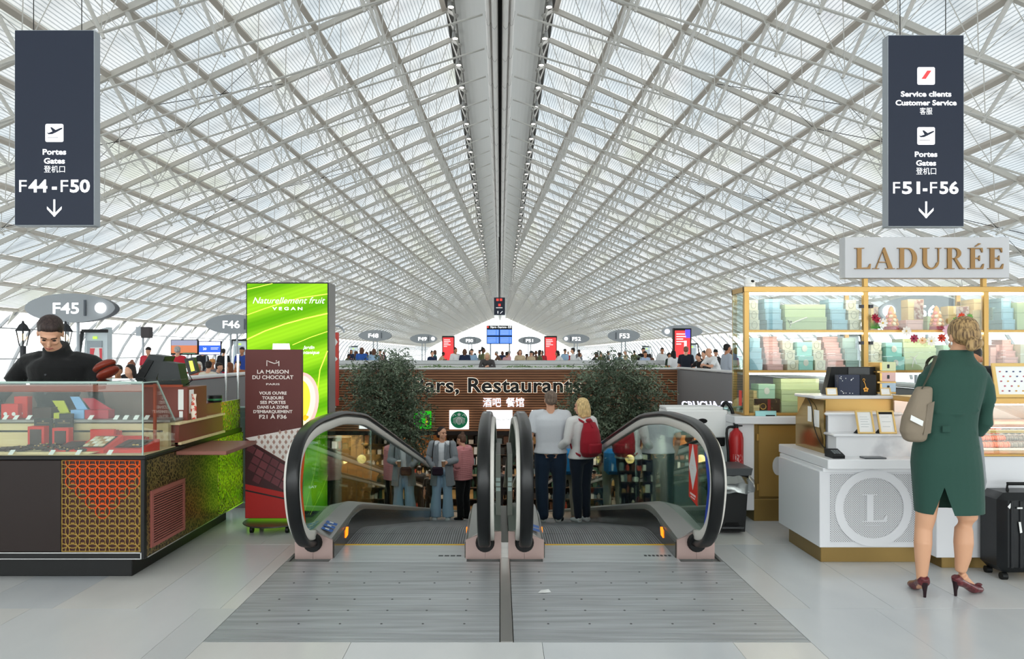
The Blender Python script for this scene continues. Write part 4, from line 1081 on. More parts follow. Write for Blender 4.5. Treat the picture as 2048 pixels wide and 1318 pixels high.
for x0, x1, y0, w_ in ((68, 104, 838, 0), (110, 146, 838, 1)):
    a, b = P(x0, 900, 5.44), P(x1, y0, 5.44)
    t = root('menu_card', ((a.x+b.x)/2, 5.44, TZ), ('left' if w_ == 0 else 'right')+' one of two dark brown menu cards with fine print behind the red boxes', 'card')
    part('card', MB().box(a.x, b.x, 5.44, 5.45, TZ, b.z), m_brown, t, smooth=False)
    part('print', MB().box(a.x+.02, b.x-.02, 5.4385, 5.44, b.z-.03, b.z-.027).box((a.x+b.x)/2-.006, (a.x+b.x)/2+.006, 5.4385, 5.44, b.z-.02, b.z-.012), mat('gold print', 'a3835c', .5), t, smooth=False)
# broken chocolate slabs on an oak tray
t = root('serving_tray', (-3.06, 5.2, TZ), 'light wooden tray heaped with broken dark chocolate and nuts', 'tray')
part('tray', MB().prism([(-3.42, TZ), (-2.78, TZ), (-2.72, TZ+.014), (-3.42, TZ+.014)], 5.06, 5.3, 'y'), m_beige, t, smooth=False)
rc = random.Random(11); mb = MB(); mn = MB()
for i in range(90):
    x = rc.uniform(-3.4, -2.80); y = rc.uniform(5.08, 5.26); z = TZ+.016+rc.uniform(0, .035)*(1 if x > -3.2 else .5); s_ = rc.uniform(.010, .03)
    q_ = Matrix.Rotation(rc.uniform(0, 3), 3, 'Z') @ Matrix.Rotation(rc.uniform(-.5, .5), 3, 'X')
    vs = [V((x, y, z))+q_ @ V((sx*s_, sy*s_*.8, sz*.006)) for sx, sy, sz in ((-1,-1,-1),(1,-.7,-1),(.8,1,-1),(-1,.8,-1),(-.9,-1,1),(1,-.7,1),(.8,.9,1),(-1,.8,1))]
    mb.add(vs, [(0,3,2,1),(4,5,6,7),(0,1,5,4),(1,2,6,5),(2,3,7,6),(3,0,4,7)])
    if i % 3 == 0: mn.ball((x+.005, y-.01, z+.01), (.007, .006, .005), 6, 4)
part('chocolate_pieces', mb, m_choc, t, smooth=False, kind='stuff'); part('nuts', mn, mat('hazelnut', 'c9a068', .6), t, kind='stuff')
# upper shelf goods
UZ = 1.034
for i, (x0, x1, y0, lab) in enumerate(((2, 20, 808, 'small red carton with a round white seal, leftmost on the upper shelf'), (19, 36, 808, 'small red carton with a round white seal, second on the upper shelf'), (28, 55, 793, 'taller red carton with a round white seal on the upper shelf'))):
    t, a, b, z0, z1 = bx_px('chocolate_box', x0, x1, y0, 831, 5.56+.05*(i == 2), .06, m_red, lab, group='red cartons with round seals', z0=UZ)
    part('seal', MB().prism(disc_poly((a+b)/2, z0+.035, .014, .014, 16), 5.557+.05*(i == 2), 5.56+.05*(i == 2), 'y'), m_card, t, smooth=False)
def flip_box(x0, x1, y0, xl0, xl1, ylt, col, lab, deep=.09):
    a, b = P(x0, 835, 5.56), P(x1, y0, 5.56)
    t = root('gift_box', ((a.x+b.x)/2, 5.6, UZ), lab, 'box', 'coloured boxes with raised lids')
    m = mat('carton '+col, col, .5); part('carton', MB().bbox(a.x, b.x, 5.56, 5.56+deep, UZ, b.z, .002), m, t)
    c, d = P(xl0, ylt, 5.64), P(xl1, ylt, 5.64)
    part('lid', MB().add([(a.x, 5.64, b.z), (b.x-.02, 5.64, b.z), (d.x, 5.68, d.z), (c.x, 5.68, c.z), (a.x, 5.65, b.z), (b.x-.02, 5.65, b.z), (d.x, 5.69, d.z), (c.x, 5.69, c.z)], [(0, 1, 2, 3), (7, 6, 5, 4), (0, 4, 5, 1), (1, 5, 6, 2), (2, 6, 7, 3), (3, 7, 4, 0)]), m, t, smooth=False)
flip_box(107, 131, 826, 98, 121, 802, 'c3c431', 'lime yellow gift box with its lid raised on the upper shelf')
flip_box(141, 168, 820, 134, 152, 794, '86b2e0', 'light blue gift box with its lid raised on the upper shelf')
flip_box(169, 217, 820, 158, 181, 797, 'b92a3e', 'crimson gift box with its lid raised and pale paper inside')
bx_px('chocolate_box', 66, 103, 815, 834, 5.58, .1, m_choc, 'dark brown box with a raised lid between the red and yellow boxes', z0=UZ)
bx_px('label_block', 118, 147, 827, 835, 5.50, .01, m_brown, 'small dark brown title card at the shelf edge between yellow and blue boxes', 'card', z0=UZ)
proto = None
for i, (x, y, Y, z) in enumerate(((9, 829, 5.49, UZ), (30, 829, 5.49, UZ), (56, 829, 5.49, UZ), (180, 829, 5.49, UZ), (231, 829, 5.49, UZ), (250, 829, 5.49, UZ), (271, 829, 5.49, UZ), (292, 829, 5.49, UZ), (21, 905, 5.03, TZ), (102, 905, 5.03, TZ), (155, 905, 5.03, TZ), (218, 905, 5.03, TZ))):
    p = P(x, y, Y); mb = MB().add([(p.x-.02, Y, z), (p.x+.012, Y, z), (p.x+.022, Y+.02, z+.03), (p.x-.010, Y+.02, z+.03)], [(0, 1, 2, 3)])
    thing('price_tag', mb, m_card, 'little white price tag, '+nth(i % 8)+' from the left, leaning on the '+('upper shelf edge' if i < 8 else 'lower tray edge'), 'tag', 'price tags on the upper shelf' if i < 8 else 'price tags on the lower tray', smooth=False)
thing('gold_bow', MB().ball((-2.52, 5.16, TZ+.05), (.012, .006, .006), 8, 5).ball((-2.495, 5.16, TZ+.05), (.012, .006, .006), 8, 5), m_gold, 'tiny gold bow on the right-hand dark chocolate box', 'bow')
thing('sweets_bag', MB().tube([P(388, 838, 5.72)+V((0, 0, 0)), P(387, 815, 5.72), P(388, 798, 5.72), P(388, 788, 5.72)], [.018, .024, .014, .020], 10, ry=[.012, .016, .006, .01]), mat('clear bag with red print', 'e8d9c8', .25, noise=(30, 'c8402c', .5, .56)), 'slim clear sweets bag with red print hanging on the maroon till cabinet', 'bag')
t = root('coffee_tin', (P(425, 800, 6.25).x, 6.3, 1.11), 'black round tin with a green band behind the maroon cabinet', 'tin')
c_ = P(425, 800, 6.25); part('body', MB().lathe((c_.x, 6.3, 1.11), [(.055, 0), (.058, .01), (.058, .055), (.05, .06)], 20), m_blackp, t)
part('band', MB().lathe((c_.x, 6.3, 1.125), [(.0585, 0), (.0592, .002), (.0592, .014), (.0585, .016)], 20), mat('green band', '2f7a4a', .4), t)
# ---------------- green advertising screen and chocolate stand
def leaf_mat():
    m = bpy.data.materials.new('green leaf advert'); m.use_nodes = True; t = m.node_tree; t.nodes.clear()
    o = t.nodes.new('ShaderNodeOutputMaterial'); e = t.nodes.new('ShaderNodeEmission'); tc = t.nodes.new('ShaderNodeTexCoord'); mp = t.nodes.new('ShaderNodeMapping')
    mp.inputs['Rotation'].default_value = (0, math.radians(18), 0); mp.inputs['Scale'].default_value = (1, 1, 1)
    w1 = t.nodes.new('ShaderNodeTexWave'); w1.bands_direction = 'Z'; w1.inputs['Scale'].default_value = 1.05; w1.inputs['Distortion'].default_value = 1.2; w1.inputs['Detail Scale'].default_value = .6
    w2 = t.nodes.new('ShaderNodeTexWave'); w2.bands_direction = 'Z'; w2.inputs['Scale'].default_value = 9; w2.inputs['Distortion'].default_value = 1.0; w2.inputs['Detail Scale'].default_value = .6
    r = t.nodes.new('ShaderNodeValToRGB'); r.color_ramp.elements[0].color = rgb('63b016'); r.color_ramp.elements[1].color = rgb('9fe028'); r.color_ramp.elements[1].position = .9
    r2 = t.nodes.new('ShaderNodeValToRGB'); r2.color_ramp.elements[0].color = (.92, .92, .92, 1)
    ml = t.nodes.new('ShaderNodeMix'); ml.data_type = 'RGBA'; ml.blend_type = 'MULTIPLY'; ml.inputs[0].default_value = 1
    L = t.links.new; L(tc.outputs['Object'], mp.inputs[0]); L(mp.outputs[0], w1.inputs[0]); L(mp.outputs[0], w2.inputs[0]); L(w1.outputs['Fac'], r.inputs[0]); L(w2.outputs['Fac'], r2.inputs[0])
    L(r.outputs[0], ml.inputs[6]); L(r2.outputs[0], ml.inputs[7]); L(ml.outputs[2], e.inputs[0]); e.inputs[1].default_value = .95; L(e.outputs[0], o.inputs[0])
    return m
gY = 6.95
gx0, gx1 = P(493, 0, gY).x, P(656, 0, gY).x; gz1 = P(0, 566, gY).z
G = root('advertising_screen', ((gx0+gx1)/2, gY+.1, 0), 'tall lit green advertising screen with leaf veins and a cut passion fruit', 'screen')
part('housing', MB().bbox(gx0, gx1+.012, gY+.012, gY+.26, .0, gz1+.006, .004), mat('grey screen housing', '77746f', .35, .5), G)
part('bezel', MB().box(gx0-.004, gx1+.004, gY+.002, gY+.012, .03, gz1+.006), m_kblack, G, smooth=False)
part('picture', MB().box(gx0+.006, gx1-.006, gY-.001, gY+.002, .06, gz1-.006), leaf_mat(), G, smooth=False)
E = lambda key, c, s=1.0: mat(key, c, .5, emit=c, es=s)
def on(mbf, x0, y0, d=.001): return None
def gp(px, py, d=.002): p = P(px, py, gY); return V((p.x, gY-d, p.z))
def ribbon(mb, pts, w0, w1, d=.0025):
    pts = [gp(*p, d) for p in pts]
    for i in range(len(pts)-1):
        a, b = pts[i], pts[i+1]; t_ = (b-a).normalized(); n_ = V((-t_.z, 0, t_.x)); wa = w0+(w1-w0)*i/(len(pts)-1); wb = w0+(w1-w0)*(i+1)/(len(pts)-1)
        mb.add([a-n_*wa, a+n_*wa, b+n_*wb, b-n_*wb], [(0, 1, 2, 3)])
mb = MB()
for pts, a, b in (([(494, 630), (530, 617), (570, 604), (600, 596), (655, 588)], .003, .004), ([(494, 679), (530, 662), (570, 648), (610, 637), (655, 627)], .005, .006), ([(585, 690), (620, 675), (655, 663)], .003, .003), ([(494, 579), (520, 573), (545, 567)], .003, .003), ([(655, 702), (640, 740), (634, 790), (622, 850)], .005, .004), ([(640, 870), (628, 950), (610, 1020)], .002, .002), ([(656, 950), (640, 990), (620, 1030)], .002, .002)):
    mb = MB(); ribbon(mb, pts, a, b); part('leaf_vein', mb, E('lit leaf vein', 'd2f24a'), G, smooth=False)
# cut passion fruit at the lower right, skin, flesh and seeds
def ell(cx, cy, rx, ry, ang, d, n=36):
    out = []
    for k in range(n):
        a = 2*math.pi*k/n; x, y = rx*math.cos(a), ry*math.sin(a); out.append(gp(cx+x*math.cos(ang)-y*math.sin(ang), cy+x*math.sin(ang)+y*math.cos(ang), d))
    return out
for nm, prm, col, d in (('fruit_skin', (597, 806, 40, 62, .18), 'f0a8a0', .003), ('fruit_flesh', (595, 806, 35, 56, .18), 'f6e8b8', .004), ('fruit_pulp', (594, 805, 26, 46, .18), 'f0d23c', .005)):
    v = ell(*prm, d); part(nm, MB().add(v[::-1], [tuple(range(len(v)))]), E('lit '+nm, col), G, smooth=False)
mb = MB(); rs = random.Random(2)
for i in range(9): v = ell(594+rs.uniform(-16, 18), 805+rs.uniform(-34, 34), 4, 6.5, rs.uniform(0, 2), .006, 14); mb.add(v[::-1], [tuple(range(14))])
part('fruit_seeds', mb, E('lit seed', 'd8a024'), G, smooth=False)
v = [gp(x, y, .004) for x, y in ((546, 687), (579, 687), (581, 700), (545, 700))]; part('box_picture', MB().add(v[::-1], [(0, 1, 2, 3)]), E('lit pale pink', 'f4dcd0'), G, smooth=False)
m_lw = E('lit white print', 'ffffff', 1.1)
tb = text('Naturellement fruit', 1, 0, .01); mb = MB()
def gput(mb, body, cx, cy, h, wpx, off=0., Y=gY, d=.004, shear=0., tilt=0, ext=0.):
    src = text(body, 1., ext, off); p = P(cx, cy, Y); k = Y/1500
    put(mb, src, (p.x, Y-d, p.z), sx=1, sz=h*k/.72, fit=wpx*k, shear=shear); cut(mb)
gput(mb, 'Naturellement fruit', 577, 607, 13, 142, -.006, shear=.35)
gput(mb, 'V E G A N', 575, 620, 6, 60, .02); gput(mb, 'Jardin', 617, 698, 7, 22, 0, shear=.35); gput(mb, 'Botanique', 619, 708, 7, 38, 0, shear=.35)
gput(mb, 'MAISON', 626, 888, 5, 20, .01); gput(mb, 'LAT', 626, 976, 5, 16, .02)
parts_split('lettering', mb, m_lw, G)
sY = 6.45
sx0, sx1 = P(490, 0, sY).x, P(603, 0, sY).x; sz1 = P(0, 699, sY).z; szb = .10
St = root('floor_sign', ((sx0+sx1)/2, sY+.05, 0), 'brown chocolate shop sign panel on a round wheeled base in front of the green screen', 'sign')
part('panel', MB().bbox(sx0, sx1, sY, sY+.06, szb, sz1, .003), mat('matt brown sign face', '5c2b27', .5), St)
def sp(px, py, d=.002): p = P(px, py, sY); return V((p.x, sY-d, p.z))
def spoly(nm, pts, m, d=.002, par=None):
    v = [sp(x, y, d) for x, y in pts]; return part(nm, MB().add(v[::-1], [tuple(range(len(v)))]), m, par or St, smooth=False, fixn=False)
zb = 1036
spoly('white_fan', [(491, 876), (603, 855), (603, 942)], mat('white fan print', 'e2d8d2', .5))
mb = MB()
for i in range(9):
    for j in range(8):
        x = 500+i*12+(j % 2)*6; y = 864+j*10
        if (x-491)*(942-876)/112+876 < y-(-4) or (y < 877-(x-491)*.19): continue
        v = [sp(x+a, y+b, .0028) for a, b in ((0, -5), (3.2, 0), (0, 5), (-3.2, 0))]; mb.add(v[::-1], [(0, 1, 2, 3)])
part('fan_openings', mb, mat('brown fan openings', 'a88478', .5), St, smooth=False)
spoly('chocolate_print', [(491, 878), (603, 945), (603, 992), (491, 968)], mat('dark chocolate print', '3c1a1c', .4))
rs = random.Random(8)
ux, uy = 15.5, 9.2; vx, vy = -6.5, 14
for i in range(-2, 9):
    for j in range(-1, 8):
        x = 491+i*ux+j*vx+8; y = 884+i*uy+j*vy+4
        pts = [(x, y), (x+ux*.88, y+uy*.88), (x+ux*.88+vx*.86, y+uy*.88+vy*.86), (x+vx*.86, y+vy*.86)]
        if all(491 < p_[0] < 603 and 878+(p_[0]-491)*.6 < p_[1]-1 and p_[1] < 966+(p_[0]-491)*.21 for p_ in pts):
            v = [sp(a, b, .003) for a, b in pts]; w_ = [sp(a, b, .007) for a, b in pts]
            col = rs.choice(['74383d', '642f34', '824449', 'a04e52' if 4 < i < 7 and j < 2 else '6d343a'])
            part('chocolate_square', MB().add(v+w_, [(7, 6, 5, 4), (0, 1, 5, 4), (1, 2, 6, 5), (2, 3, 7, 6), (3, 0, 4, 7)]), mat('print '+col, col, .35), St, smooth=False, fixn=True)
spoly('red_field', [(491, 968), (603, 992), (603, zb), (491, zb)], mat('red lower field', 'b02420', .45))
spoly('dark_line', [(491, 979), (603, 1003), (603, 1006), (491, 982)], m_kblack, .003)
mb = MB()
for body, y, h, w_, off in (('LA MAISON', 747, 7.5, 63, .02), ('DU CHOCOLAT', 758, 7.5, 82, .02), ('PARIS', 770, 3.5, 27, .02), ('VOUS OUVRE', 789, 6, 55, .03), ('TOUJOURS', 798.5, 6, 43, .03), ('SES PORTES', 807.5, 6, 51, .03), ('DANS LA ZONE', 817, 6, 62, .03), ("D'EMBARQUEMENT", 826, 6, 78, .03), ('F21 À F36', 837, 7.5, 55, .03)):
    gput(mb, body, 546, y, h, w_, off, Y=sY, d=.003)
pts = [sp(x, y, .003) for x, y in ((534, 732), (534, 721), (540, 724), (549, 727), (556, 725), (558, 722), (558, 732))]; mb.tube(pts, .004, 5); mb.ball(sp(553, 722, .003), .006, 8, 5)
parts_split('lettering', mb, mat('white sign print', 'e8dcd6', .5), St)
cxs = (sx0+sx1)/2
part('base_plate', MB().lathe((cxs, sY+.03, .065), [(.02, 0), (.255, 0), (.26, .006), (.255, .012), (.02, .014)], 40), mat('grey metal base plate', '5b5856', .3, .6), St)
for a in (-1, 1):
    for b in (-1, 1):
        w_ = part('caster', MB().cyl((cxs+a*.15-.012, sY+.03+b*.13, .03), (cxs+a*.15+.012, sY+.03+b*.13, .03), .03, 14), m_blackp, St)
# ================================================================ macaron kiosk (right)
m_marble = mat('white veined marble', 'e6e6e8', .22, noise=(1.6, 'c3c4c8', .60, .66)); m_wl = mat('white lacquered front', 'dcdcdf', .22)
m_goldf = mat('satin gold frame', 'bb9658', .35, .6); m_goldp = mat('dark gold plinth', '8f7544', .35, .6); m_goldb = mat('gold mirror panel', 'a98c52', .14, .85)
m_case = glass_mat('cabinet glass', 'f8fbfa', .03); m_ledw = mat('warm led strip', 'fff3e0', .4, emit='fff0dc', es=12)
# --- front counter
cy = 5.45
K2 = root('front_counter', (2.75, 5.9, 0), 'white front counter with perforated panel, big ring and letter L on a gold plinth', 'counter')
part('plinth', MB().bbox(2.33, 3.02, cy, 6.05, 0, .115, .004), m_goldp, K2)
part('body', MB().bbox(2.31, 3.04, cy-.03, 6.22, .115, .665, .004), m_wl, K2)
part('worktop', MB().bbox(2.34, 3.045, cy-.10, 6.30, .69, .76, .006).bbox(2.33, 3.05, cy-.04, 6.25, .66, .69, .003), m_marble, K2)
m_perf = mat('perforated sheet', 'd0d0d2', .35, .2)
def perf_mat():
    m = bpy.data.materials.new('perforated white sheet'); m.use_nodes = True; t = m.node_tree; b = t.nodes['Principled BSDF']
    tc = t.nodes.new('ShaderNodeTexCoord'); v = t.nodes.new('ShaderNodeTexVoronoi'); v.inputs['Scale'].default_value = 88; v.inputs['Randomness'].default_value = 0
    mp = t.nodes.new('ShaderNodeMapping'); mp.inputs['Scale'].default_value = (1, 0, 1); mp.inputs['Rotation'].default_value = (0, math.radians(45), 0)
    r = t.nodes.new('ShaderNodeValToRGB'); r.color_ramp.elements[0].color = rgb('77777a'); r.color_ramp.elements[1].color = rgb('dadadc'); r.color_ramp.elements[0].position = .30; r.color_ramp.elements[1].position = .36
    t.links.new(tc.outputs['Object'], mp.inputs[0]); t.links.new(mp.outputs[0], v.inputs['Vector']); t.links.new(v.outputs['Distance'], r.inputs[0]); t.links.new(r.outputs[0], b.inputs['Base Color']); b.inputs['Roughness'].default_value = .4
    return m
part('perforated_panel', MB().box(2.385, 3.02, cy-.036, cy-.030, .155, .645), perf_mat(), K2, smooth=False)
rcx, rcz = P(1741, 0, cy).x, .403
ring = MB(); n = 56
po = [(rcx+.277*math.cos(2*math.pi*k/n), rcz+.277*math.sin(2*math.pi*k/n)) for k in range(n)]; pi_ = [(rcx+.218*math.cos(2*math.pi*k/n), rcz+.218*math.sin(2*math.pi*k/n)) for k in range(n)]
vs = [(x, cy-.046, z) for x, z in po]+[(x, cy-.046, z) for x, z in pi_]+[(x, cy-.035, z) for x, z in po]+[(x, cy-.035, z) for x, z in pi_]
ring.add(vs, [f for k in range(n) for j in ((k+1) % n,) for f in ((k, j, n+j, n+k), (k, 2*n+k, 2*n+j, j), (n+k, n+j, 3*n+j, 3*n+k))])
part('ring', ring, m_wl, K2, smooth=False)
def serif(ch):
    """serif capitals in a unit box (width varies): list of polygons (x,z), thick/thin contrast"""
    t, n, s_ = .17, .045, .03     # thick stem, thin stroke, serif height
    if ch == 'L': return .62, [[(0, 0), (.62, 0), (.64, .24), (.60, .24), (.52, .07), (.10+t, .055), (.10+t, 1-s_), (.38, 1-s_), (.38, 1), (0, 1), (0, 1-s_), (.10, 1-s_), (.10, s_), (0, s_)]]
    if ch == 'A': return .80, [[(.40, 1.02), (.44, 1.02), (.75, s_), (.84, s_), (.84, 0), (.46, 0), (.46, s_), (.57, s_), (.36, .80), (.34, .80), (.12, s_), (.22, s_), (.22, 0), (-.04, 0), (-.04, s_), (.07, s_)], [(.17, .30), (.50, .30), (.50, .34), (.18, .34)]]
    if ch in 'DR':
        P_ = []
        if ch == 'D':
            o = [(.40+.38*math.sin(a), .5-.5*math.cos(a)) for a in [math.pi*k/14 for k in range(15)]]; i_ = [(.38+.22*math.sin(a), .5-.455*math.cos(a)) for a in [math.pi*k/14 for k in range(15)]]
            P_ = [[(0, 0), (.40, 0), (.38, .045), (.10+t, .045), (.10+t, .955), (.38, .955), (.40, 1), (0, 1), (0, 1-s_), (.10, 1-s_), (.10, s_), (0, s_)]]
            for k in range(14): P_.append([o[k], o[k+1], i_[k+1], i_[k]])
            return .80, P_
        o = [(.38+.26*math.sin(a), .74-.26*math.cos(a)) for a in [math.pi*k/10 for k in range(11)]]; i_ = [(.36+.12*math.sin(a), .74-.22*math.cos(a)) for a in [math.pi*k/10 for k in range(11)]]
        P_ = [[(0, 0), (.38, 0), (.38, s_), (.10+t, s_), (.10+t, .48), (.38, .48), (.36, .52), (.10+t, .52), (.10+t, .96), (.36, .96), (.38, 1), (0, 1), (0, 1-s_), (.10, 1-s_), (.10, s_), (0, s_)]]
        for k in range(10): P_.append([o[k], o[k+1], i_[k+1], i_[k]])
        P_.append([(.34, .50), (.46, .49), (.70, .05), (.80, s_), (.80, 0), (.58, 0)]); return .78, P_
    if ch == 'U':
        o = [(.40-.32*math.cos(a), .34-.36*math.sin(a)) for a in [math.pi*k/12 for k in range(13)]]; i_ = [(.425-.185*math.cos(a)+.0, .34-.29*math.sin(a)) for a in [math.pi*k/12 for k in range(13)]]
        i_[-1] = (.675, .34)
        P_ = [[(.08, .34), (.24, .34), (.24, 1-s_), (.34, 1-s_), (.34, 1), (-.02, 1), (-.02, 1-s_), (.08, 1-s_)], [(.675, .34), (.72, .34), (.72, 1-s_), (.81, 1-s_), (.81, 1), (.58, 1), (.58, 1-s_), (.675, 1-s_)]]
        for k in range(12): P_.append([o[k], o[k+1], i_[k+1], i_[k]])
        return .82, P_
    if ch in 'EÉ':
        P_ = [[(0, 0), (.60, 0), (.63, .24), (.59, .24), (.50, .05), (.10+t, .05), (.10+t, .48), (.40, .48), (.45, .38), (.47, .38), (.47, .64), (.45, .64), (.40, .53), (.10+t, .53), (.10+t, .95), (.48, .95), (.55, .78), (.58, .78), (.57, 1), (0, 1), (0, 1-s_), (.10, 1-s_), (.10, s_), (0, s_)]]
        if ch == 'É': P_.append([(.26, 1.06), (.32, 1.06), (.52, 1.20), (.42, 1.22)])
        return .64, P_
def serif_text(word, x0, y, z0, h, wtot, d=.012):
    ws = [serif(c)[0] for c in word]; gap = .13; W = sum(ws)+gap*(len(word)-1); kx_ = wtot/W; x = x0; out = []
    for c, w_ in zip(word, ws):
        mb = MB()
        for poly in serif(c)[1]: mb.prism([(x+a*kx_, z0+b*h) for a, b in poly], y-d, y, 'y')
        out.append(mb); x += (w_+gap)*kx_
    return out
part('letter', serif_text('L', rcx-.075, cy-.036, rcz-.10, .20, .17, .010)[0], m_wl, K2, smooth=False, fixn=True)
mb = MB().box(rcx-.06, rcx+.05, cy-.038, cy-.036, rcz-.128, rcz-.124); part('small_line', mb, m_wl, K2, smooth=False)
# --- stepped marble stand and gold block on the worktop
W = .76
Sd = root('stepped_stand', (2.75, 5.75, W), 'two marble steps with rounded edges in front of a gold block on the front counter', 'stand')
part('step', MB().box(2.475, 3.04, 5.52, 5.66, W, .905), m_marble, Sd, smooth=False); part('step_edge', MB().bbox(2.445, 3.045, 5.495, 5.68, .905, .925, .009), m_marble, Sd)
part('step', MB().box(2.485, 3.04, 5.68, 5.82, W, 1.05), m_marble, Sd, smooth=False); part('step_edge', MB().bbox(2.455, 3.045, 5.655, 5.84, 1.05, 1.072, .009), m_marble, Sd)
part('gold_block', MB().box(2.46, 3.13, 5.84, 6.2, W, 1.165), mat('gold laminate front', 'cfa763', .35, .25), Sd, smooth=False)
part('top_slab', MB().bbox(2.44, 3.16, 5.82, 6.22, 1.165, 1.19, .005), m_wl, Sd)
part('gold_side', MB().prism([(5.68, W), (6.22, W), (6.22, 1.0), (6.02, 1.165), (5.68, 1.165)], 2.452, 2.459, 'x').box(2.455, 2.47, 5.69, 5.70, W, 1.165), m_goldb, Sd, smooth=False)
for q in ((2.449, 2.452, 5.90, 5.97, .98, 1.10), (2.449, 2.452, 5.76, 5.85, .95, 1.08)): part('notice', MB().box(*q), m_card, Sd, smooth=False)
def frame(x, Y, z, w_, h, ang, lab, lines=3, blk=False, stand=True, rot_=0):
    t = root('picture_frame', (x, Y, z), lab, 'frame'); c, s_ = math.cos(ang), math.sin(ang)
    f = lambda u, v, d=0: (x+u, Y+v*s_-d*c, z+v*c+d*s_)
    def plate(u0, u1, v0, v1, d0, d1): 
        return [f(u0, v0, d0), f(u1, v0, d0), f(u1, v1, d0), f(u0, v1, d0), f(u0, v0, d1), f(u1, v0, d1), f(u1, v1, d1), f(u0, v1, d1)], [(0, 1, 2, 3), (4, 7, 6, 5), (0, 4, 5, 1), (1, 5, 6, 2), (2, 6, 7, 3), (3, 7, 4, 0)]
    b = min(w_, h)*.09; mb = MB()
    for q in ((-w_/2, w_/2, 0, b), (-w_/2, w_/2, h-b, h), (-w_/2, -w_/2+b, b, h-b), (w_/2-b, w_/2, b, h-b)): mb.add(*plate(*q, -.002, .010))
    part('frame', mb, mat('light gold moulding', 'e0bd78', .35, .3), t, smooth=False, fixn=True)
    part('sheet', MB().add(*plate(-w_/2+b, w_/2-b, b, h-b, -.002, .003)), mat('white sheet', 'efefee', .5), t, smooth=False, fixn=True)
    mb = MB()
    for i in range(lines): v = h*(.3+.42*i/max(lines-1, 1)); mb.add(*plate(-w_*.26, w_*.26*(1 if i % 2 else .7), v, v+h*.012, .003, .0036))
    if mb.v: part('print', mb, mat('grey print', '9aa0a2', .6), t, smooth=False)
    if blk: part('dark_head', MB().add(*plate(-w_/2+b, w_/2-b, h*.84, h-b, .003, .004)), m_blackp, t, smooth=False)
    if stand: part('easel_back', MB().add([f(-w_*.45, h*.02, -.002), f(-w_*.1, h*.02, -.002), f(-w_*.3, h*.35, -.002), (x-w_*.55, Y+.06, z), (x-w_*.2, Y+.06, z)], [(0, 1, 2), (0, 2, 3), (1, 4, 2), (0, 3, 4, 1), (3, 2, 4)]), m_blackp, t, smooth=False)
    return t
p = P(1729, 868, 5.56); frame(p.x, 5.53, .925, .125, .175, .32, 'gold framed card with a floral border on the lower marble step, left one', 5)
p = P(1772, 868, 5.56); frame(p.x, 5.53, .925, .125, .175, .32, 'gold framed card with a dark heading on the lower marble step, right one', 3, True)
p = P(1659, 791, 5.9); frame(p.x, 5.86, 1.19, .085, .06, .25, 'small gold framed label left of the navy gift box', 2, stand=False)
p = P(1766, 791, 5.9); frame(p.x, 5.86, 1.19, .08, .06, .25, 'small gold framed label between the navy gift box and the pastel boxes', 2, stand=False)
nb0, nb1 = P(1675, 0, 5.92).x, P(1750, 0, 5.92).x
t = root('jewellery_box', ((nb0+nb1)/2, 5.95, 1.19), 'navy speckled gift box beside a black panel with a gold flower keyring', 'box')
nm_ = (nb0+nb1)/2+.02
part('navy_half', MB().bbox(nb0, nm_-.001, 5.9, 5.97, 1.19, 1.35, .002), mat('speckled navy', '2a3146', .4, noise=(22, 'aab0c0', .68, .74)), t)
part('black_half', MB().bbox(nm_+.001, nb1, 5.9, 5.97, 1.19, 1.35, .002), m_blackp, t)
mb = MB()
fx, fz = nm_+.045, 1.235
for k in range(5): a = 2*math.pi*k/5+.3; mb.ball((fx+.013*math.cos(a), 5.896, fz+.013*math.sin(a)), (.009, .003, .009), 8, 5)
mb.tube([(fx, 5.895, fz+.015), (fx-.008, 5.894, fz+.045), (fx-.018, 5.894, fz+.065)], .0025, 5); mb.tube([(fx-.018+.008*math.cos(a_), 5.894, fz+.075+.010*math.sin(a_)) for a_ in [k*math.pi/5 for k in range(10)]], .002, 5, closed=True)
part('keyring', mb, mat('bright gold charm', 'e2a24a', .3, .5), t)
mb = MB(); rj = random.Random(4)
for i in range(16): mb.ball((nb0+rj.uniform(.01, .12), 5.8985, 1.2+rj.choice((rj.uniform(.0, .04), rj.uniform(.1, .135)))), (.004, .0015, .004), 6, 4)
part('crystal_dots', mb, m_white, t, kind='stuff')
a0, a1 = P(1660, 0, 6.05).x, P(1752, 0, 6.05).x
t = root('till_screen', ((a0+a1)/2, 6.08, 1.19), 'wide black till screen back standing behind the navy gift box', 'till')
part('screen', MB().prism([(a0-.05, 1.19), (a1, 1.19), (a1, 1.41), (a0+.0, 1.41)], 6.02, 6.1, 'y'), m_blackp, t, smooth=False)
part('panel', MB().box(a0+.13, a1-.07, 6.012, 6.02, 1.345, 1.405), mat('dark glass label', '2c2f30', .2), t, smooth=False)
t = root('card_reader', (P(1668, 912, 5.5).x, 5.48, W), 'black card payment terminal at the corner of the white worktop', 'terminal')
cx_ = P(1670, 0, 5.46).x
part('shell', MB().prism([(5.40, W), (5.54, W), (5.55, W+.055), (5.52, W+.058), (5.42, W+.03), (5.40, W+.022)], cx_-.04, cx_+.045, 'x'), m_blackp, t, smooth=False)
mb = MB()
for i in range(3):
    for j in range(3): mb.box(cx_-.022+i*.018, cx_-.010+i*.018, 5.425+j*.022, 5.438+j*.022, W+.033+j*.006, W+.039+j*.006)
part('keys', mb, mat('grey keys', '7a7f80', .5), t, kind='stuff')
thing('cable', MB().tube(smooth_path([(2.448, 5.98, 1.17), (2.435, 5.86, 1.10), (2.43, 5.80, .95), (2.44, 5.70, .83), (2.46, 5.58, .775), (cx_-.03, 5.50, .768)]), .004, 6), m_blackp, 'thin black cable looping down the gold side panel to the card reader', 'cable')
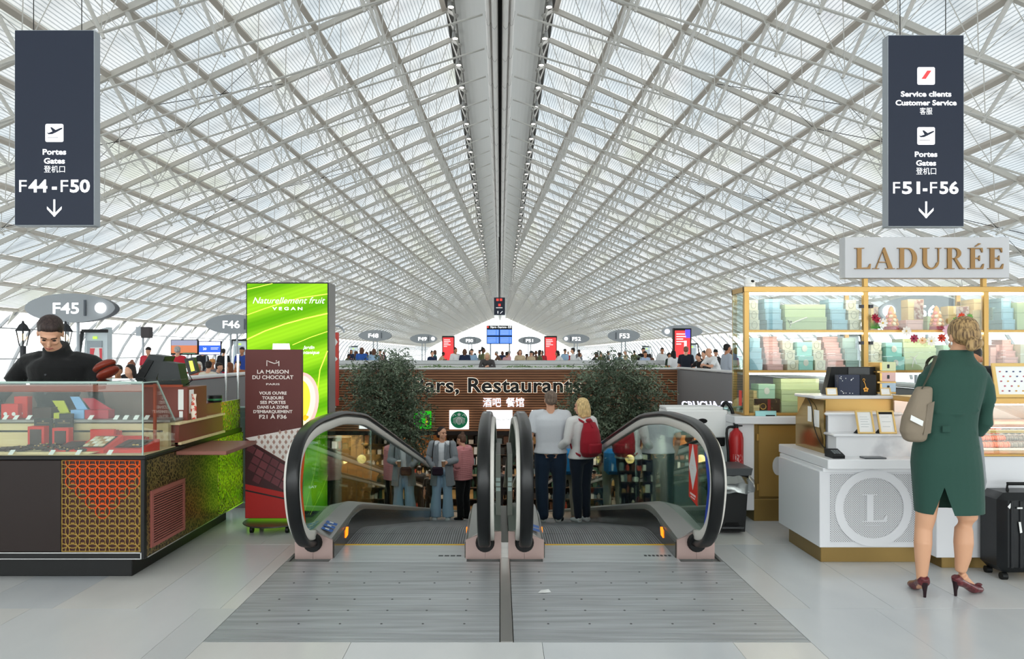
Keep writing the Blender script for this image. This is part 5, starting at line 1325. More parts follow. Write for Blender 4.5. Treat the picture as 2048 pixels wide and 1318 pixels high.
thing('tablet', MB().bbox(P(1725, 0, 5.42).x, P(1768, 0, 5.42).x, 5.38, 5.47, W, W+.01, .003), mat('dark grey metal slab', '5a5d60', .3, .5), 'flat grey device lying on the white worktop under the framed cards', 'device')
for i, (y0, y1, col, nm) in enumerate(((724, 742, 'd8dfb4', 'pale yellow-green'), (745, 763, 'e3bdb9', 'pale pink'), (766, 784, 'b5c9da', 'pale blue'))):
    a, b = P(1761, y1, 5.95), P(1792, y0, 5.95)
    t = root('macaron_case', ((a.x+b.x)/2, 5.98, a.z), nm+' macaron box, '+('topmost', 'middle', 'lowest')[i]+' of the stack of three by the tote bag', 'box', 'pastel macaron boxes stacked on the counter')
    part('carton', MB().bbox(a.x, b.x, 5.95, 6.15, a.z, b.z, .003), mat('carton '+col, col, .5), t)
    c_ = ((a.x+b.x)/2, (a.z+b.z)/2); part('crest', MB().prism(rrect(c_[0]-.009, c_[0]+.009, c_[1]-.014, c_[1]+.016, .004), 5.947, 5.95, 'y'), mat('dark crest', '2f3338', .5), t, smooth=False)
    part('gilt_edge', MB().bbox(a.x-.006, a.x+.012, 5.948, 6.14, a.z+.004, b.z-.004, .002), m_gold, t)
    part('tray_under', MB().box(a.x-.02, b.x+.005, 5.96, 6.15, a.z-.014, a.z-.001), m_goldf, t, smooth=False)
# --- right counter with the macaron display case
K3 = root('display_counter', (3.9, 5.9, 0), 'white display counter on a gold plinth with a heated glass macaron case above', 'counter')
part('plinth', MB().bbox(3.12, 4.9, 5.30, 5.9, 0, .09, .004), m_goldp, K3)
part('body', MB().bbox(3.05, 4.9, 5.24, 6.0, .09, .80, .004), m_wl, K3)
part('tray_floor', MB().bbox(3.05, 4.9, 5.22, 5.75, .80, .815, .003), m_goldf, K3)
part('tray_floor', MB().bbox(3.10, 4.9, 5.42, 5.75, .815, .83, .003), mat('pale tray', 'efe3d6', .4), K3)
part('mid_shelf', MB().bbox(3.05, 4.9, 5.30, 5.78, .995, 1.015, .004), mat('pink marble shelf', 'd6a893', .3, noise=(8, 'e6c6b6', .4, .6)), K3)
part('mid_frame', MB().box(3.05, 4.9, 5.31, 5.33, .955, .975), m_goldf, K3, smooth=False)
part('top_shelf', MB().bbox(3.05, 4.9, 5.40, 5.85, 1.155, 1.195, .004), mat('gold laminate front'), K3)
part('back_panel', MB().box(3.05, 4.9, 5.80, 5.82, .815, 1.155), mat('mirror warm', 'cbb9b0', .2, .5), K3, smooth=False)
part('front_glass', MB().prism([(5.28, .815), (5.286, .815), (5.33, 1.155), (5.324, 1.155)], 3.05, 4.9, 'x'), m_case, K3, smooth=False)
part('case_light', MB().box(3.1, 4.85, 5.42, 5.45, 1.145, 1.155), m_ledw, K3, smooth=False); part('case_light', MB().box(3.1, 4.85, 5.36, 5.38, .985, .994), m_ledw, K3, smooth=False)
m_dark2 = mat('shop floor shadow gap', '1c1a18', .7)
def macaron(loc, col, r=.021, lay=0, proto={}):
    if col not in proto:
        t = root('macaron', loc, cat='macaron'); m = mat('macaron '+col, col, .65); x, y, z = loc
        for s_ in (-1, 1): part('shell', MB().lathe((x, y, z), [(r*.85, s_*.004), (r, s_*.006), (r*.97, s_*.011), (r*.7, s_*.0165), (r*.2, s_*.019)] if s_ > 0 else [(r*.2, -.019), (r*.7, -.0165), (r*.97, -.011), (r, -.006), (r*.85, -.004)], 14), m, t, smooth='all')
        part('filling', MB().lathe((x, y, z), [(r*.9, -.004), (r*.93, 0), (r*.9, .004)], 14), mat('filling '+col, '%02x%02x%02x' % tuple(int(int(col[i:i+2], 16)*.8) for i in (0, 2, 4)), .7), t); proto[col] = t
        return t
    return dup(proto[col], loc)
for col, x0, n, nm in (('f29a86', P(1962, 0, 5.5).x, 6, 'coral pink'), ('9b9a98', P(2019, 0, 5.5).x, 6, 'grey')):
    for i in range(n):
        for lv, (z, dz) in enumerate(((.853, 0), (.895, 0))):
            o = macaron((x0+i*.034, 5.47+lv*.05, z+.0), col); o.rotation_euler = (0, math.pi/2*.94, 0)
            tag(o, nm+' macaron on edge, '+nth(i)+' from the left in the '+('lower' if lv == 0 else 'middle')+' row of the case', 'macaron', nm+' macarons on edge')
    for i in range(4):
        o = macaron((x0+.01+i*.05, 5.56, .945), col, .026); o.scale = (1.2, 1.2, 1.2); o.rotation_euler = (.9, 0, 0); tag(o, nm+' macaron leaning flat side out, '+nth(i)+' from the left in the top row', 'macaron', nm+' macarons in the top row')
t = frame(P(2030, 0, 5.5).x+.03, 5.48, 1.195, .37, .255, .22, 'large gold framed menu board with rows of small coloured macarons', 0)
mb = None; rj = random.Random(9); bx0 = P(2030, 0, 5.5).x+.03
for j in range(5):
    for i in range(6):
        col = rj.choice(['b8606a', '4a5a80', 'd0a050', 'c8706a', '6a4a70', 'c05a6a']); u = -.13+i*.05+(j % 2)*.022; v = .05+j*.036
        c_, s_ = math.cos(.22), math.sin(.22); y = 5.48+v*s_-.0045; z = 1.195+v*c_
        part('menu_macaron', MB().prism(disc_poly(bx0+u, z, .008, .0055, 10), y-.001, y, 'y'), mat('menu '+col, col, .6), t, smooth=False)
# --- tall glass shelf cabinet
fy = 6.80; by = 7.16
SX = [2.235, 3.315, 4.405, 5.5]
K4 = root('glass_cabinet', (3.8, 7.0, 0), 'long gold framed glass cabinet of pastel gift boxes standing on a white worktop', 'cabinet')
part('base', MB().bbox(2.30, 5.6, fy+.02, 7.34, .08, .885, .004), m_goldp, K4)
for i in range(4): part('door', MB().bbox(2.345+i*.80, 2.345+i*.80+.78, fy-.0, fy+.02, .22, .87, .004), mat('gold cabinet door', 'a8884e', .35, .55), K4)
part('plinth', MB().bbox(2.30, 5.6, fy-.01, 7.3, 0, .2, .004), m_goldp, K4)
part('hinge', MB().box(2.325, 2.342, fy-.012, fy, .73, .79).box(2.325, 2.342, fy-.012, fy, .28, .34), m_gold, K4, smooth=False)
part('perforated_motif', MB().prism(disc_poly(2.52, .50, .05, .085, 20), fy-.003, fy, 'y'), m_perf, K4, smooth=False)
part('side_panel', MB().bbox(2.10, 2.30, fy-.02, 7.34, .10, .885, .006), m_wl, K4)
part('worktop', MB().bbox(2.10, 5.6, fy-.08, 7.34, .885, .955, .006), m_wl, K4)
part('case_floor', MB().bbox(2.21, 5.5, fy, by, .955, .98, .003), m_goldf, K4)
for x in SX[:3]: part('post', MB().bbox(x-.022, x+.022, fy-.01, fy+.035, .96, 2.12, .003), m_goldf, K4)
for x in (2.235, 3.30, 4.36): part('post', MB().bbox(x-.02, x+.02, by-.03, by, .96, 2.12, .003), m_goldf, K4)
part('top_frame', MB().bbox(2.21, 5.5, fy-.012, fy+.03, 2.075, 2.125, .003).bbox(2.21, 5.5, by-.03, by, 2.075, 2.125, .003).bbox(2.21, 2.25, fy, by, 2.075, 2.125, .003), m_goldf, K4)
SH = [1.712, 1.345]
for z in SH:
    part('shelf', MB().bbox(2.24, 5.5, fy+.0, by, z, z+.022, .003), m_goldf, K4)
    part('led_strip', MB().box(2.26, 5.5, fy+.012, fy+.03, z-.018, z-.004), m_ledw, K4, smooth=False)
part('led_strip', MB().box(2.26, 5.5, fy+.012, fy+.03, 2.052, 2.07), m_ledw, K4, smooth=False)
for i, (a, b) in enumerate(zip(SX, SX[1:])): part('glass_front', MB().box(a+.022, b-.022, fy+.002, fy+.007, .98, 2.075), m_case, K4, smooth=False)
part('glass_side', MB().box(2.212, 2.218, fy+.03, by-.03, .96, 2.075), glass_mat('side glass green', 'e6f2ed', .10), K4, smooth=False)
part('door_clip', MB().box(SX[1]-.06, SX[1]-.025, fy-.02, fy+.004, 1.93, 1.96).box(SX[1]+.025, SX[1]+.06, fy-.02, fy+.004, 1.93, 1.96).box(SX[1]-.06, SX[1]-.025, fy-.02, fy+.004, 1.60, 1.63).box(SX[1]+.025, SX[1]+.06, fy-.02, fy+.004, 1.60, 1.63), mat('dark clip', '3a3a40', .4), K4, smooth=False)
mb = MB().box(2.2105, 2.2119, 6.86, 6.94, 1.04, 1.18); part('red_sticker', mb, mat('print d5382c', 'd5382c'), K4, smooth=False)
# --- name board on the cabinet
ly = 6.78
lx0, lx1 = P(1690, 0, ly).x, P(2019, 0, ly).x; lz0, lz1 = P(0, 556, ly).z, P(0, 474, ly).z
SB = root('name_board', ((lx0+lx1)/2, ly+.05, 2.12), 'white shop name board with gold serif capitals raised on two gold posts above the cabinet', 'sign')
part('board', MB().bbox(lx0, lx1, ly, ly+.12, lz0, lz1, .004), mat('white sign board', 'c6c6c9', .4), SB)
for mbx in serif_text('LADURÉE', P(1708, 0, ly).x, ly-.001, P(0, 538, ly).z, (538-496)*ly/1500, (2006-1708)*ly/1500, .014):
    part('letter', mbx, mat('brushed bronze letter', '8c6c44', .35, .5), SB, smooth=False, fixn=True)
for px in (1733, 1971): x = P(px, 0, 6.8).x; part('post', MB().bbox(x-.02, x+.02, 6.81, 6.85, 2.10, lz0+.02, .003), m_goldf, SB)
c_ = P(1499, 566, 6.9)
t = root('dome_camera', (c_.x, 6.9, 2.122), 'white dome security camera on the left corner of the glass cabinet', 'camera')
part('mount', MB().lathe((c_.x, 6.9, 2.122), [(.045, 0), (.05, .01), (.05, .03), (.03, .045)], 20), m_white, t); part('dome', MB().ball((c_.x, 6.9, 2.175), (.052, .052, .048), 20, 12), m_white, t)
part('lens', MB().ball((c_.x+.012, 6.852, 2.18), (.018, .008, .012), 12, 8), m_blackp, t)
# --- boxes on the shelves: (x0,x1,y0,y1) pixels, colour, depth position, decoration, label
COL = dict(cream='d5d2bd', blue='9fc3d2', teal='9cd3cc', green='bccba2', pink='e5b9b4', mint='a9cdb4', grey='9fb8b4', yellow='e3d3a6', gold='dcc391')
NAME = dict(cream='cream', blue='pale blue', teal='turquoise', green='soft green', pink='pale pink', mint='mint green', grey='grey-green', yellow='pale yellow', gold='pale gold')
def gift(x0, x1, y0, y1, zs, col, lab, Y=6.9, deco=None, D=None):
    a, b = P(x0, y1, Y), P(x1, y0, Y); D = D or min(.2, by-.03-Y)
    h = (y1-y0)*Y/1500; za = zs; zb_ = zs+h
    t = root('gift_box', ((a.x+b.x)/2, Y+D/2, za), lab, 'box', 'pastel gift boxes in the glass cabinet'); m = mat('carton '+COL[col], COL[col], .55)
    part('carton', MB().bbox(a.x, b.x, Y, Y+D, za, za+h*.62-.001, .002), m, t); part('lid', MB().bbox(a.x-.0015, b.x+.0015, Y-.0015, Y+D, za+h*.62, zb_, .002), m, t)
    cx, cz = (a.x+b.x)/2, (za+zb_)/2; w_ = b.x-a.x
    if deco == 'oval':
        n = 20; r1, r2 = min(w_*.27, .03), min(h*.36, .038)
        pts = [(cx+r1*math.cos(2*math.pi*k/n), Y-.002, cz+r2*math.sin(2*math.pi*k/n)) for k in range(n)]; part('medallion', MB().tube(pts, .0018, 4, closed=True), mat('grey medallion', '9b9a88', .6), t)
    if deco == 'crest': part('crest', MB().prism(disc_poly(cx, cz+.004, min(w_, h)*.2, min(w_, h)*.25, 8), Y-.004, Y-.0015, 'y'), mat('pale crest', 'd9d8cf', .6), t, smooth=False)
    if deco == 'panel':
        mb = MB(); e = .008
        for q in ((a.x+e, b.x-e, za+e, za+e+.002), (a.x+e, b.x-e, zb_-e-.002, zb_-e), (a.x+e, a.x+e+.002, za+e, zb_-e), (b.x-e-.002, b.x-e, za+e, zb_-e)): mb.box(q[0], q[1], Y-.003, Y-.001, q[2], q[3])
        part('border', mb, mat('border '+col, '%02x%02x%02x' % tuple(int(int(COL[col][i:i+2], 16)*.86) for i in (0, 2, 4)), .6), t, smooth=False)
    return zb_+.0015, t
TIER = {1: [''], 2: ['lower', 'upper'], 3: ['lowest', 'middle', 'topmost'], 4: ['lowest', 'second lowest', 'second highest', 'topmost'], 5: ['lowest', 'second lowest', 'middle', 'second highest', 'topmost'], 6: ['lowest', 'second lowest', 'third lowest', 'third highest', 'second highest', 'topmost']}
def stack(boxes, zs, col, where, deco=None, Yf=6.855, dY=.03, D=None):
    """boxes from the bottom up: (x0,x1,h px)"""
    z = zs; n = len(boxes); kk = P(0, 0, 0)
    for i, (x0, x1, h) in enumerate(boxes):
        Y = Yf+dY*i
        tier = TIER[n][i]
        lab = (tier+' ' if n > 1 else '')+NAME[col]+' gift box '+where
        z, t = gift(x0, x1, 0, h, z, col, lab, Y, deco, D)
Z1, Z2, Z3 = SH[0]+.0225, SH[1]+.0225, .9805
TS, MS, LS = 'on the top shelf', 'on the middle shelf', 'on the bottom shelf'
stack([(1499, 1519, 20), (1499, 1517, 20), (1498, 1516, 20)], Z1, 'cream', 'at the left end of the top shelf', 'oval')
stack([(1534, 1565, 20), (1531, 1562, 22), (1529, 1560, 20)], Z1, 'blue', 'left of the big green boxes '+TS, 'panel')
stack([(1572, 1653, 26), (1570, 1651, 25)], Z1, 'green', 'tied with white ribbon '+TS)
stack([(1664, 1695, 20), (1661, 1691, 22), (1658, 1687, 20)], Z1, 'blue', 'right of the big green boxes '+TS, 'panel')
stack([(1700, 1722, 20), (1697, 1718, 20), (1692, 1712, 20)], Z1, 'cream', 'beside the second post '+TS, 'oval')
stack([(1499, 1525, 22), (1499, 1523, 22), (1499, 1520, 20)], Z2, 'blue', 'at the left end of the middle shelf')
stack([(1535, 1566, 11.5), (1533, 1563, 11.5), (1531, 1561, 11), (1529, 1558, 11), (1527, 1556, 11), (1526, 1554, 10)], Z2, 'pink', 'in the left staircase '+MS, 'panel', 6.83, .035)
stack([(1575, 1597, 20), (1570, 1590, 20), (1565, 1586, 19)], Z2, 'cream', 'left of the turquoise boxes '+MS, 'oval')
stack([(1597.5, 1626, 28), (1594, 1624, 28)], Z2, 'teal', 'with white crest in the left bay '+MS, 'crest')
stack([(1630, 1651, 20), (1627, 1647, 20), (1624, 1642, 19)], Z2, 'cream', 'right of the turquoise boxes '+MS, 'oval')
stack([(1657, 1690, 10.5), (1656, 1687, 11), (1653, 1684, 11), (1651, 1681, 11), (1648, 1678, 11), (1645, 1675, 11)], Z2, 'pink', 'in the right staircase '+MS, 'panel', 6.83, .035)
stack([(1692, 1718, 20), (1690, 1715, 22), (1685, 1711, 22)], Z2, 'grey', 'beside the second post '+MS, 'panel')
stack([(1507, 1519, 14), (1507, 1519, 14), (1507, 1519, 14)], Z3, 'gold', 'in the corner of the bottom shelf')
stack([(1563, 1640, 22), (1563, 1640, 22), (1562, 1638, 22)], Z3, 'green', 'wide ones '+LS)
z, t = gift(1510, 1560, 0, 27, Z3, 'gold', 'dark patterned gift box with gold ring motif under the mint green box', 6.86)
for ch in t.children: ch.data.materials[0] = mat('dark patterned carton', '3a2a26', .5, noise=(20, 'a58a5e', .62, .7))
n = 20; part('ring_motif', MB().tube([(P(1526, 0, 6.86).x+.026*math.cos(2*math.pi*k/n), 6.857, Z3+.055+.026*math.sin(2*math.pi*k/n)) for k in range(n)], .004, 5, closed=True), m_gold, t)
part('red_band', MB().box(P(1535, 0, 6.86).x, P(1541, 0, 6.86).x, 6.856, 6.859, Z3+.003, Z3+.12), mat('crimson band', '8f1f2a', .5), t, smooth=False)
gift(1517, 1550, 0, 29, z, 'mint', 'mint green gift box with a pale crest standing on the dark patterned box', 6.87, 'crest')
thing('ribbon_bow', MB().tube([P(1580, 655, 6.85), P(1583, 642, 6.85), P(1576, 640, 6.85), P(1580, 648, 6.85), P(1600, 640, 6.85), P(1614, 635, 6.85)], .006, 5), mat('white satin ribbon', 'eceae2', .4), 'white satin ribbon tied across the big green boxes on the top shelf', 'ribbon')
thing('stationery_box', MB().prism(disc_poly(P(1532, 0, 6.77).x, 6.775, .095, .03, 24), .956, 1.0, 'z'), mat('carton turquoise', 'a8dcdc', .5), 'pale turquoise oval box on the white worktop before the cabinet', 'box')
thing('pen', MB().cyl((2.39, 6.745, .961), (2.47, 6.74, .961), .005, 8), m_blackp, 'black pen on the white worktop before the cabinet', 'pen')
# second bay
def pyramid(px, lab):
    c_ = P(px, 0, 6.88); x0 = c_.x; t = root('macaron_pyramid', (x0, 6.93, Z1), lab, 'pyramid')
    part('base_band', MB().lathe((x0, 6.93, Z1), [(.066, 0), (.068, .002), (.062, .035), (.03, .036)], 24), mat('raspberry band', 'a3203c', .5), t)
    part('cone', MB().lathe((x0, 6.93, Z1+.035), [(.055, 0), (.02, .17), (.004, .19)], 20), mat('orange cone', 'e0a070', .6), t)
    cols = ['e8b27a', 'ee9a94', 'f0dcb8', 'e6a765']
    for j, (z, r, n_) in enumerate(((.055, .050, 8), (.090, .042, 7), (.125, .033, 6), (.158, .024, 4))):
        for k in range(n_):
            a = 2*math.pi*(k+.5*(j % 2))/n_; c2 = V((x0+r*math.cos(a), 6.93+r*math.sin(a), Z1+z)); ax = V((math.cos(a), math.sin(a), .35))
            if math.sin(a) > .3: continue
            part('macaron', MB().lathe(c2, [(.004, -.004), (.016, -.001), (.0175, .004), (.0165, .010), (.010, .014), (.002, .0155)], 10, ax), mat('mac '+cols[(k+j) % 4], cols[(k+j) % 4], .6), t, smooth='all')
    part('macaron', MB().lathe((x0, 6.925, Z1+.195), [(.003, -.010), (.014, -.007), (.017, -.001), (.014, .006), (.003, .010)], 10, (0, 1, .0)), mat('mac e8b27a', 'e8b27a'), t, smooth='all')
    mb = MB(); put(mb, text('150ans', 1., 0, .01), (x0, 6.861, Z1+.010), sz=.018, fit=.06); part('lettering', mb, mat('pink print', 'd98aa0', .6), t, smooth=False)
pyramid(1788, 'left macaron pyramid with a raspberry band on the top shelf'); pyramid(1879, 'right macaron pyramid with a raspberry band, nearest the blonde bun')
def pat_box(x0, x1, h, z, Y, lab):
    zt, t = gift(x0, x1, 0, h, z, 'gold', lab, Y, D=.12)
    a, b = P(x0, 0, Y).x, P(x1, 0, Y).x; part('patterned_face', MB().box(a+(b-a)*.38, b-.002, Y-.004, Y-.0016, z+.004, zt-.004), mat('red and grey floral print', 'b9a79c', .6, noise=(40, '8c5f58', .45, .6)), t, smooth=False)
z, t = gift(1812, 1846, 0, 20, Z1, 'pink', 'mauve pink gift box between the two macaron pyramids', 6.87, 'panel'); pat_box(1816, 1847, 41, z, 6.88, 'tall floral printed box standing on the mauve pink box')
pat_box(1742, 1756, 46, Z1, 6.92, 'floral printed box behind the red flowers beside the second post'); pat_box(1896, 1938, 48, Z1, 6.9, 'floral printed box above the blonde bun on the top shelf')
gift(1855, 1868, 0, 28, Z1, 'green', 'narrow soft green box left of the right macaron pyramid', 6.93)
stack([(1946, 1968, 40), (1948, 1966, 22)], Z1, 'gold', 'beside the third post '+TS)
stack([(1742, 1765, 19), (1742, 1764, 19), (1742, 1763, 18)], Z2, 'cream', 'right of the second post '+MS, 'oval')
stack([(1774, 1809, 27), (1772, 1804, 28)], Z2, 'teal', 'in the middle bay '+MS, 'crest')
stack([(1810, 1872, 22), (1808, 1872, 22), (1806, 1870, 18)], Z2, 'green', 'with white bow '+MS)
stack([(1888, 1908, 24), (1887, 1905, 26)], Z2, 'mint', 'hidden partly by the assistant '+MS)
thing('ribbon_bow', MB().tube([P(1824, 735, 6.84), P(1828, 718, 6.84), P(1820, 712, 6.84), P(1828, 716, 6.84), P(1836, 708, 6.84), P(1829, 717, 6.84), P(1833, 728, 6.84)], .004, 5), mat('white satin ribbon'), 'white ribbon bow hanging on the green boxes of the middle bay', 'ribbon')
# third bay
stack([(2005, 2030, 21), (2003, 2027, 23), (2003, 2022, 20)], Z1, 'blue', 'in the third bay '+TS, 'panel'); stack([(2034, 2070, 55)], Z1, 'green', 'tall one at the right picture edge '+TS)
stack([(1985, 2002, 46)], Z1, 'grey', 'just right of the third post '+TS, Yf=7.0)
stack([(2008, 2038, 14), (2006, 2036, 12), (2006, 2031, 12), (2005, 2026, 12), (2005, 2022, 10)], Z2, 'pink', 'in the right-hand staircase '+MS, 'panel', 6.83, .035)
stack([(2041, 2066, 52)], Z2, 'cream', 'at the right picture edge '+MS); stack([(1981, 1992, 45)], Z2, 'pink', 'tall ones just right of the third post '+MS, Yf=6.95); stack([(1993, 2001, 50)], Z2, 'pink', 'narrow tall one left of the pink staircase '+MS, Yf=6.98)
# flower garland and paper flowers (in front of the second bay)
def flower(px, py, r, col, cen, lab, n=8, Y=6.76):
    c_ = P(px, py, Y); t = root('paper_flower', tuple(c_), lab, 'flower'); rr = r*Y/1500; mb = MB()
    for k in range(n):
        a = 2*math.pi*k/n; d = V((math.cos(a), 0, math.sin(a))); s_ = V((-math.sin(a), 0, math.cos(a)))
        part('petal', MB().add([c_, c_+d*rr*.45+s_*rr*.24+V((0, -.006, 0)), c_+d*rr*.85+s_*rr*.22+V((0, -.012, 0)), c_+d*rr+V((0, -.010, 0)), c_+d*rr*.85-s_*rr*.22+V((0, -.012, 0)), c_+d*rr*.45-s_*rr*.24+V((0, -.006, 0))], [(0, 1, 2, 3, 4, 5)]), mat('petal '+col, col, .6), t, smooth=False)
    part('centre', MB().ball(c_+V((0, -.008, 0)), (rr*.2, .006, rr*.2), 10, 6), mat('flower centre '+cen, cen, .6), t)
for args in ((1812, 662, 10, 'f0e8e0', 'e0c070', 'white paper daisy at the left end of the hanging flower garland'), (1827, 677, 9, 'a83a52', '5a2030', 'crimson paper flower, second in the hanging flower garland'), (1844, 681, 8, 'f0c8a0', 'd89050', 'peach paper flower in the hanging flower garland'), (1862, 682, 11, 'f2ede4', 'e6c05a', 'large white paper daisy in the hanging flower garland'), (1882, 676, 9, 'c8402c', '7a2018', 'red paper flower in the hanging flower garland'), (1896, 661, 13, 'e6b6c8', '3a2030', 'large pink paper anemone beside the blonde bun'), (1922, 633, 8, 'd8452c', 'e89a3a', 'orange red paper flower above the blonde bun'), (1910, 641, 7, '5fa64a', '3a7a34', 'green paper leaf rosette left of the orange red flower'), (1938, 634, 7, '6fae55', '3a7a34', 'green paper leaf rosette right of the orange red flower'), (1765, 646, 10, 'f4efe8', 'e6c05a', 'white paper daisy left of the left macaron pyramid'), (1749, 635, 8, 'a02038', '6a1020', 'crimson paper flower standing beside the second post'), (1755, 640, 7, 'b02a42', '6a1020', 'crimson paper flower on a pale stem by the white daisy')): flower(*args)
mb = MB()
for i in range(12): c_ = P(1742+i*1.6, 657, 6.78); mb.tube([c_, c_+V((.006*(i-6)*.4, -.005, .05+.01*(i % 3)))], [.004, .001], 4)
thing('paper_grass', mb, mat('bright paper grass', '4f9e3a', .6), 'tuft of bright green paper grass under the crimson flowers', 'grass', kind='stuff')
thing('garland_cord', MB().tube(smooth_path([tuple(P(x, y, 6.765)) for x, y in ((1812, 662), (1828, 678), (1862, 684), (1884, 676), (1898, 660))]), .002, 4), mat('pale cord', 'cfc9b8', .7), 'thin cord that carries the hanging paper flowers', 'cord')
# --- white coffee machine, extinguisher, bin
MY = 7.0
a, b = P(1332, 0, MY).x, P(1455, 0, MY).x
t = root('service_machine', ((a+b)/2, 7.15, 0), 'white boxy machine with a dark oval opening standing behind the right travelator', 'machine')
part('cabinet', MB().bbox(a+.08, b, MY+.02, 7.32, .0, .66, .006), mat('light grey metal', 'c9cccd', .4), t)
part('head_unit', MB().bbox(a, b, MY-.02, 7.32, P(0, 875, MY).z, P(0, 820, MY).z, .012), m_white, t)
part('top_tray', MB().bbox(a+.0, b-.04, MY, 7.30, P(0, 820, MY).z, P(0, 814, MY).z, .006), m_white, t)
cc = P(1405, 842, MY-.02); part('oval_opening', MB().prism(disc_poly(cc.x, cc.z, .045, .023, 24), MY-.023, MY-.0195, 'y'), m_black, t, smooth=False)
part('dark_band', MB().bbox(a+.05, b, MY-.0, 7.3, .66, P(0, 875, MY).z, .01), m_blackp, t)
part('cylinder', MB().cyl((b-.12, MY+.06, .68), (b+.04, MY+.06, .68), .05, 18), m_blackp, t)
part('hose', MB().tube(smooth_path([(b-.03, 7.1, 1.0), (b+.0, 7.05, 1.06), (b+.05, 7.02, .98), (b+.06, 7.02, .86)]), .016, 8), m_blackp, t)
ex = P(1472, 0, 6.75)
t = root('fire_extinguisher', (ex.x, 6.75, .40), 'red fire extinguisher hanging between the bin and the white cabinet side', 'extinguisher')
part('cylinder', MB().lathe((ex.x, 6.75, .46), [(.04, 0), (.062, .012), (.065, .03), (.065, .30), (.055, .345), (.025, .375), (.022, .39)], 24), mat('extinguisher red', 'a81f22', .3), t)
part('valve', MB().lathe((ex.x, 6.75, .85), [(.02, 0), (.02, .03), (.012, .035)], 12).bar((ex.x-.03, 6.73, .89), (ex.x+.055, 6.73, .905), .018, .012).bar((ex.x-.02, 6.73, .87), (ex.x+.05, 6.73, .87), .016, .01), m_blackp, t)
part('hose', MB().tube(smooth_path([(ex.x-.02, 6.73, .86), (ex.x-.09, 6.72, .84), (ex.x-.085, 6.71, .65), (ex.x-.078, 6.71, .50)]), .012, 8), m_blackp, t)
part('label', MB().add([(ex.x+.064*math.sin(q), 6.75-.0655*math.cos(q), z) for z in (.52, .62) for q in (-.7, -.35, 0, .35, .7)], [(i, i+1, i+6, i+5) for i in range(4)]), mat('extinguisher label', 'c9a0a0', .5, noise=(60, 'a82022', .45, .55)), t)
b0, b1 = P(1437, 0, 6.3).x, P(1490, 0, 6.3).x
t = root('waste_bin', ((b0+b1)/2, 6.45, 0), 'black plastic pedal bin with a clear liner bag standing by the right travelator', 'bin')
wb_ = lambda f: f
def tap(z0, z1, e0, e1, m_, nm, y0=6.30, y1=6.60):
    mb = MB(); vs = []
    for z, e in ((z0, e0), (z1, e1)): vs += [(b0-e, y0-e, z), (b1+e, y0-e, z), (b1+e, y1+e, z), (b0-e, y1+e, z)]
    mb.add(vs, [(0, 3, 2, 1), (4, 5, 6, 7), (0, 1, 5, 4), (1, 2, 6, 5), (2, 3, 7, 6), (3, 0, 4, 7)]); part(nm, mb, m_, t, smooth=False)
tap(.02, .50, 0, .025, m_blackp, 'bucket'); tap(.50, .56, .04, .05, mat('grey lid', '4a4c4e', .4), 'lid')
part('foot_arch', MB().prism([(b0+.03, .03), (b1-.03, .03), (b1-.06, .10), (b0+.06, .10)], 6.29, 6.30, 'y'), m_black, t, smooth=False); part('pedal', MB().box(b0+.02, b1-.02, 6.26, 6.29, .055, .07), mat('dark pedal', '3a3b3c', .3, .5), t, smooth=False)
mb = MB(); rb = random.Random(6); rings = []
for z, e in ((.50, .035), (.44, .075), (.40, .07), (.36, .085), (.355, .05)):
    r_ = []
    for k in range(32):
        a_ = 2*math.pi*k/32; q = (b1-b0)/2+e+rb.uniform(-.012, .012); r_.append(V(((b0+b1)/2+q*max(-1, min(1, 1.3*math.cos(a_))), 6.45+(q+.04)*max(-1, min(1, 1.3*math.sin(a_))), z+rb.uniform(-.01, .01))))
    rings.append(r_)
mb.rings(rings, cap=False)
part('liner_bag', mb, glass_mat('clear bag plastic', 'e9ebee', .22, .15), t)
# suitcase at the right edge
s0 = P(1998, 0, 5.0).x
t = root('suitcase', (s0+.2, 5.1, 0), 'black hard-shell suitcase with stickers standing at the right edge of the picture', 'suitcase')
part('shell', MB().bbox(s0, s0+.42, 4.98, 5.24, .05, .585, .045), mat('black hard shell', '101316', .4, coat=.1), t)
mb = MB()
for i in range(6): x = s0+.06+i*.06; mb.bbox(x, x+.022, 4.972, 4.985, .09, .54, .004)
part('ribs', mb, mat('black hard shell'), t)
part('handle', MB().tube([(s0+.13, 5.11, .58), (s0+.13, 5.11, .63), (s0+.29, 5.11, .63), (s0+.29, 5.11, .58)], .012, 8), m_blackp, t)
for x in (s0+.05, s0+.37):
    for y in (5.03, 5.19): part('wheel', MB().cyl((x-.018, y, .025), (x+.018, y, .025), .025, 14), m_blackp, t)
mb = MB().add([(s0+.04, 4.975, .50), (s0+.065, 4.975, .53), (s0+.075, 4.975, .52), (s0+.055, 4.975, .485)], [(0, 1, 2, 3)]).add([(s0+.11, 4.97, .40), (s0+.125, 4.97, .40), (s0+.135, 4.97, .33), (s0+.12, 4.97, .325)], [(0, 3, 2, 1)]).box(s0+.10, s0+.135, 4.968, 4.972, .487, .497)
part('sticker', mb, m_white, t, smooth=False, kind='stuff')
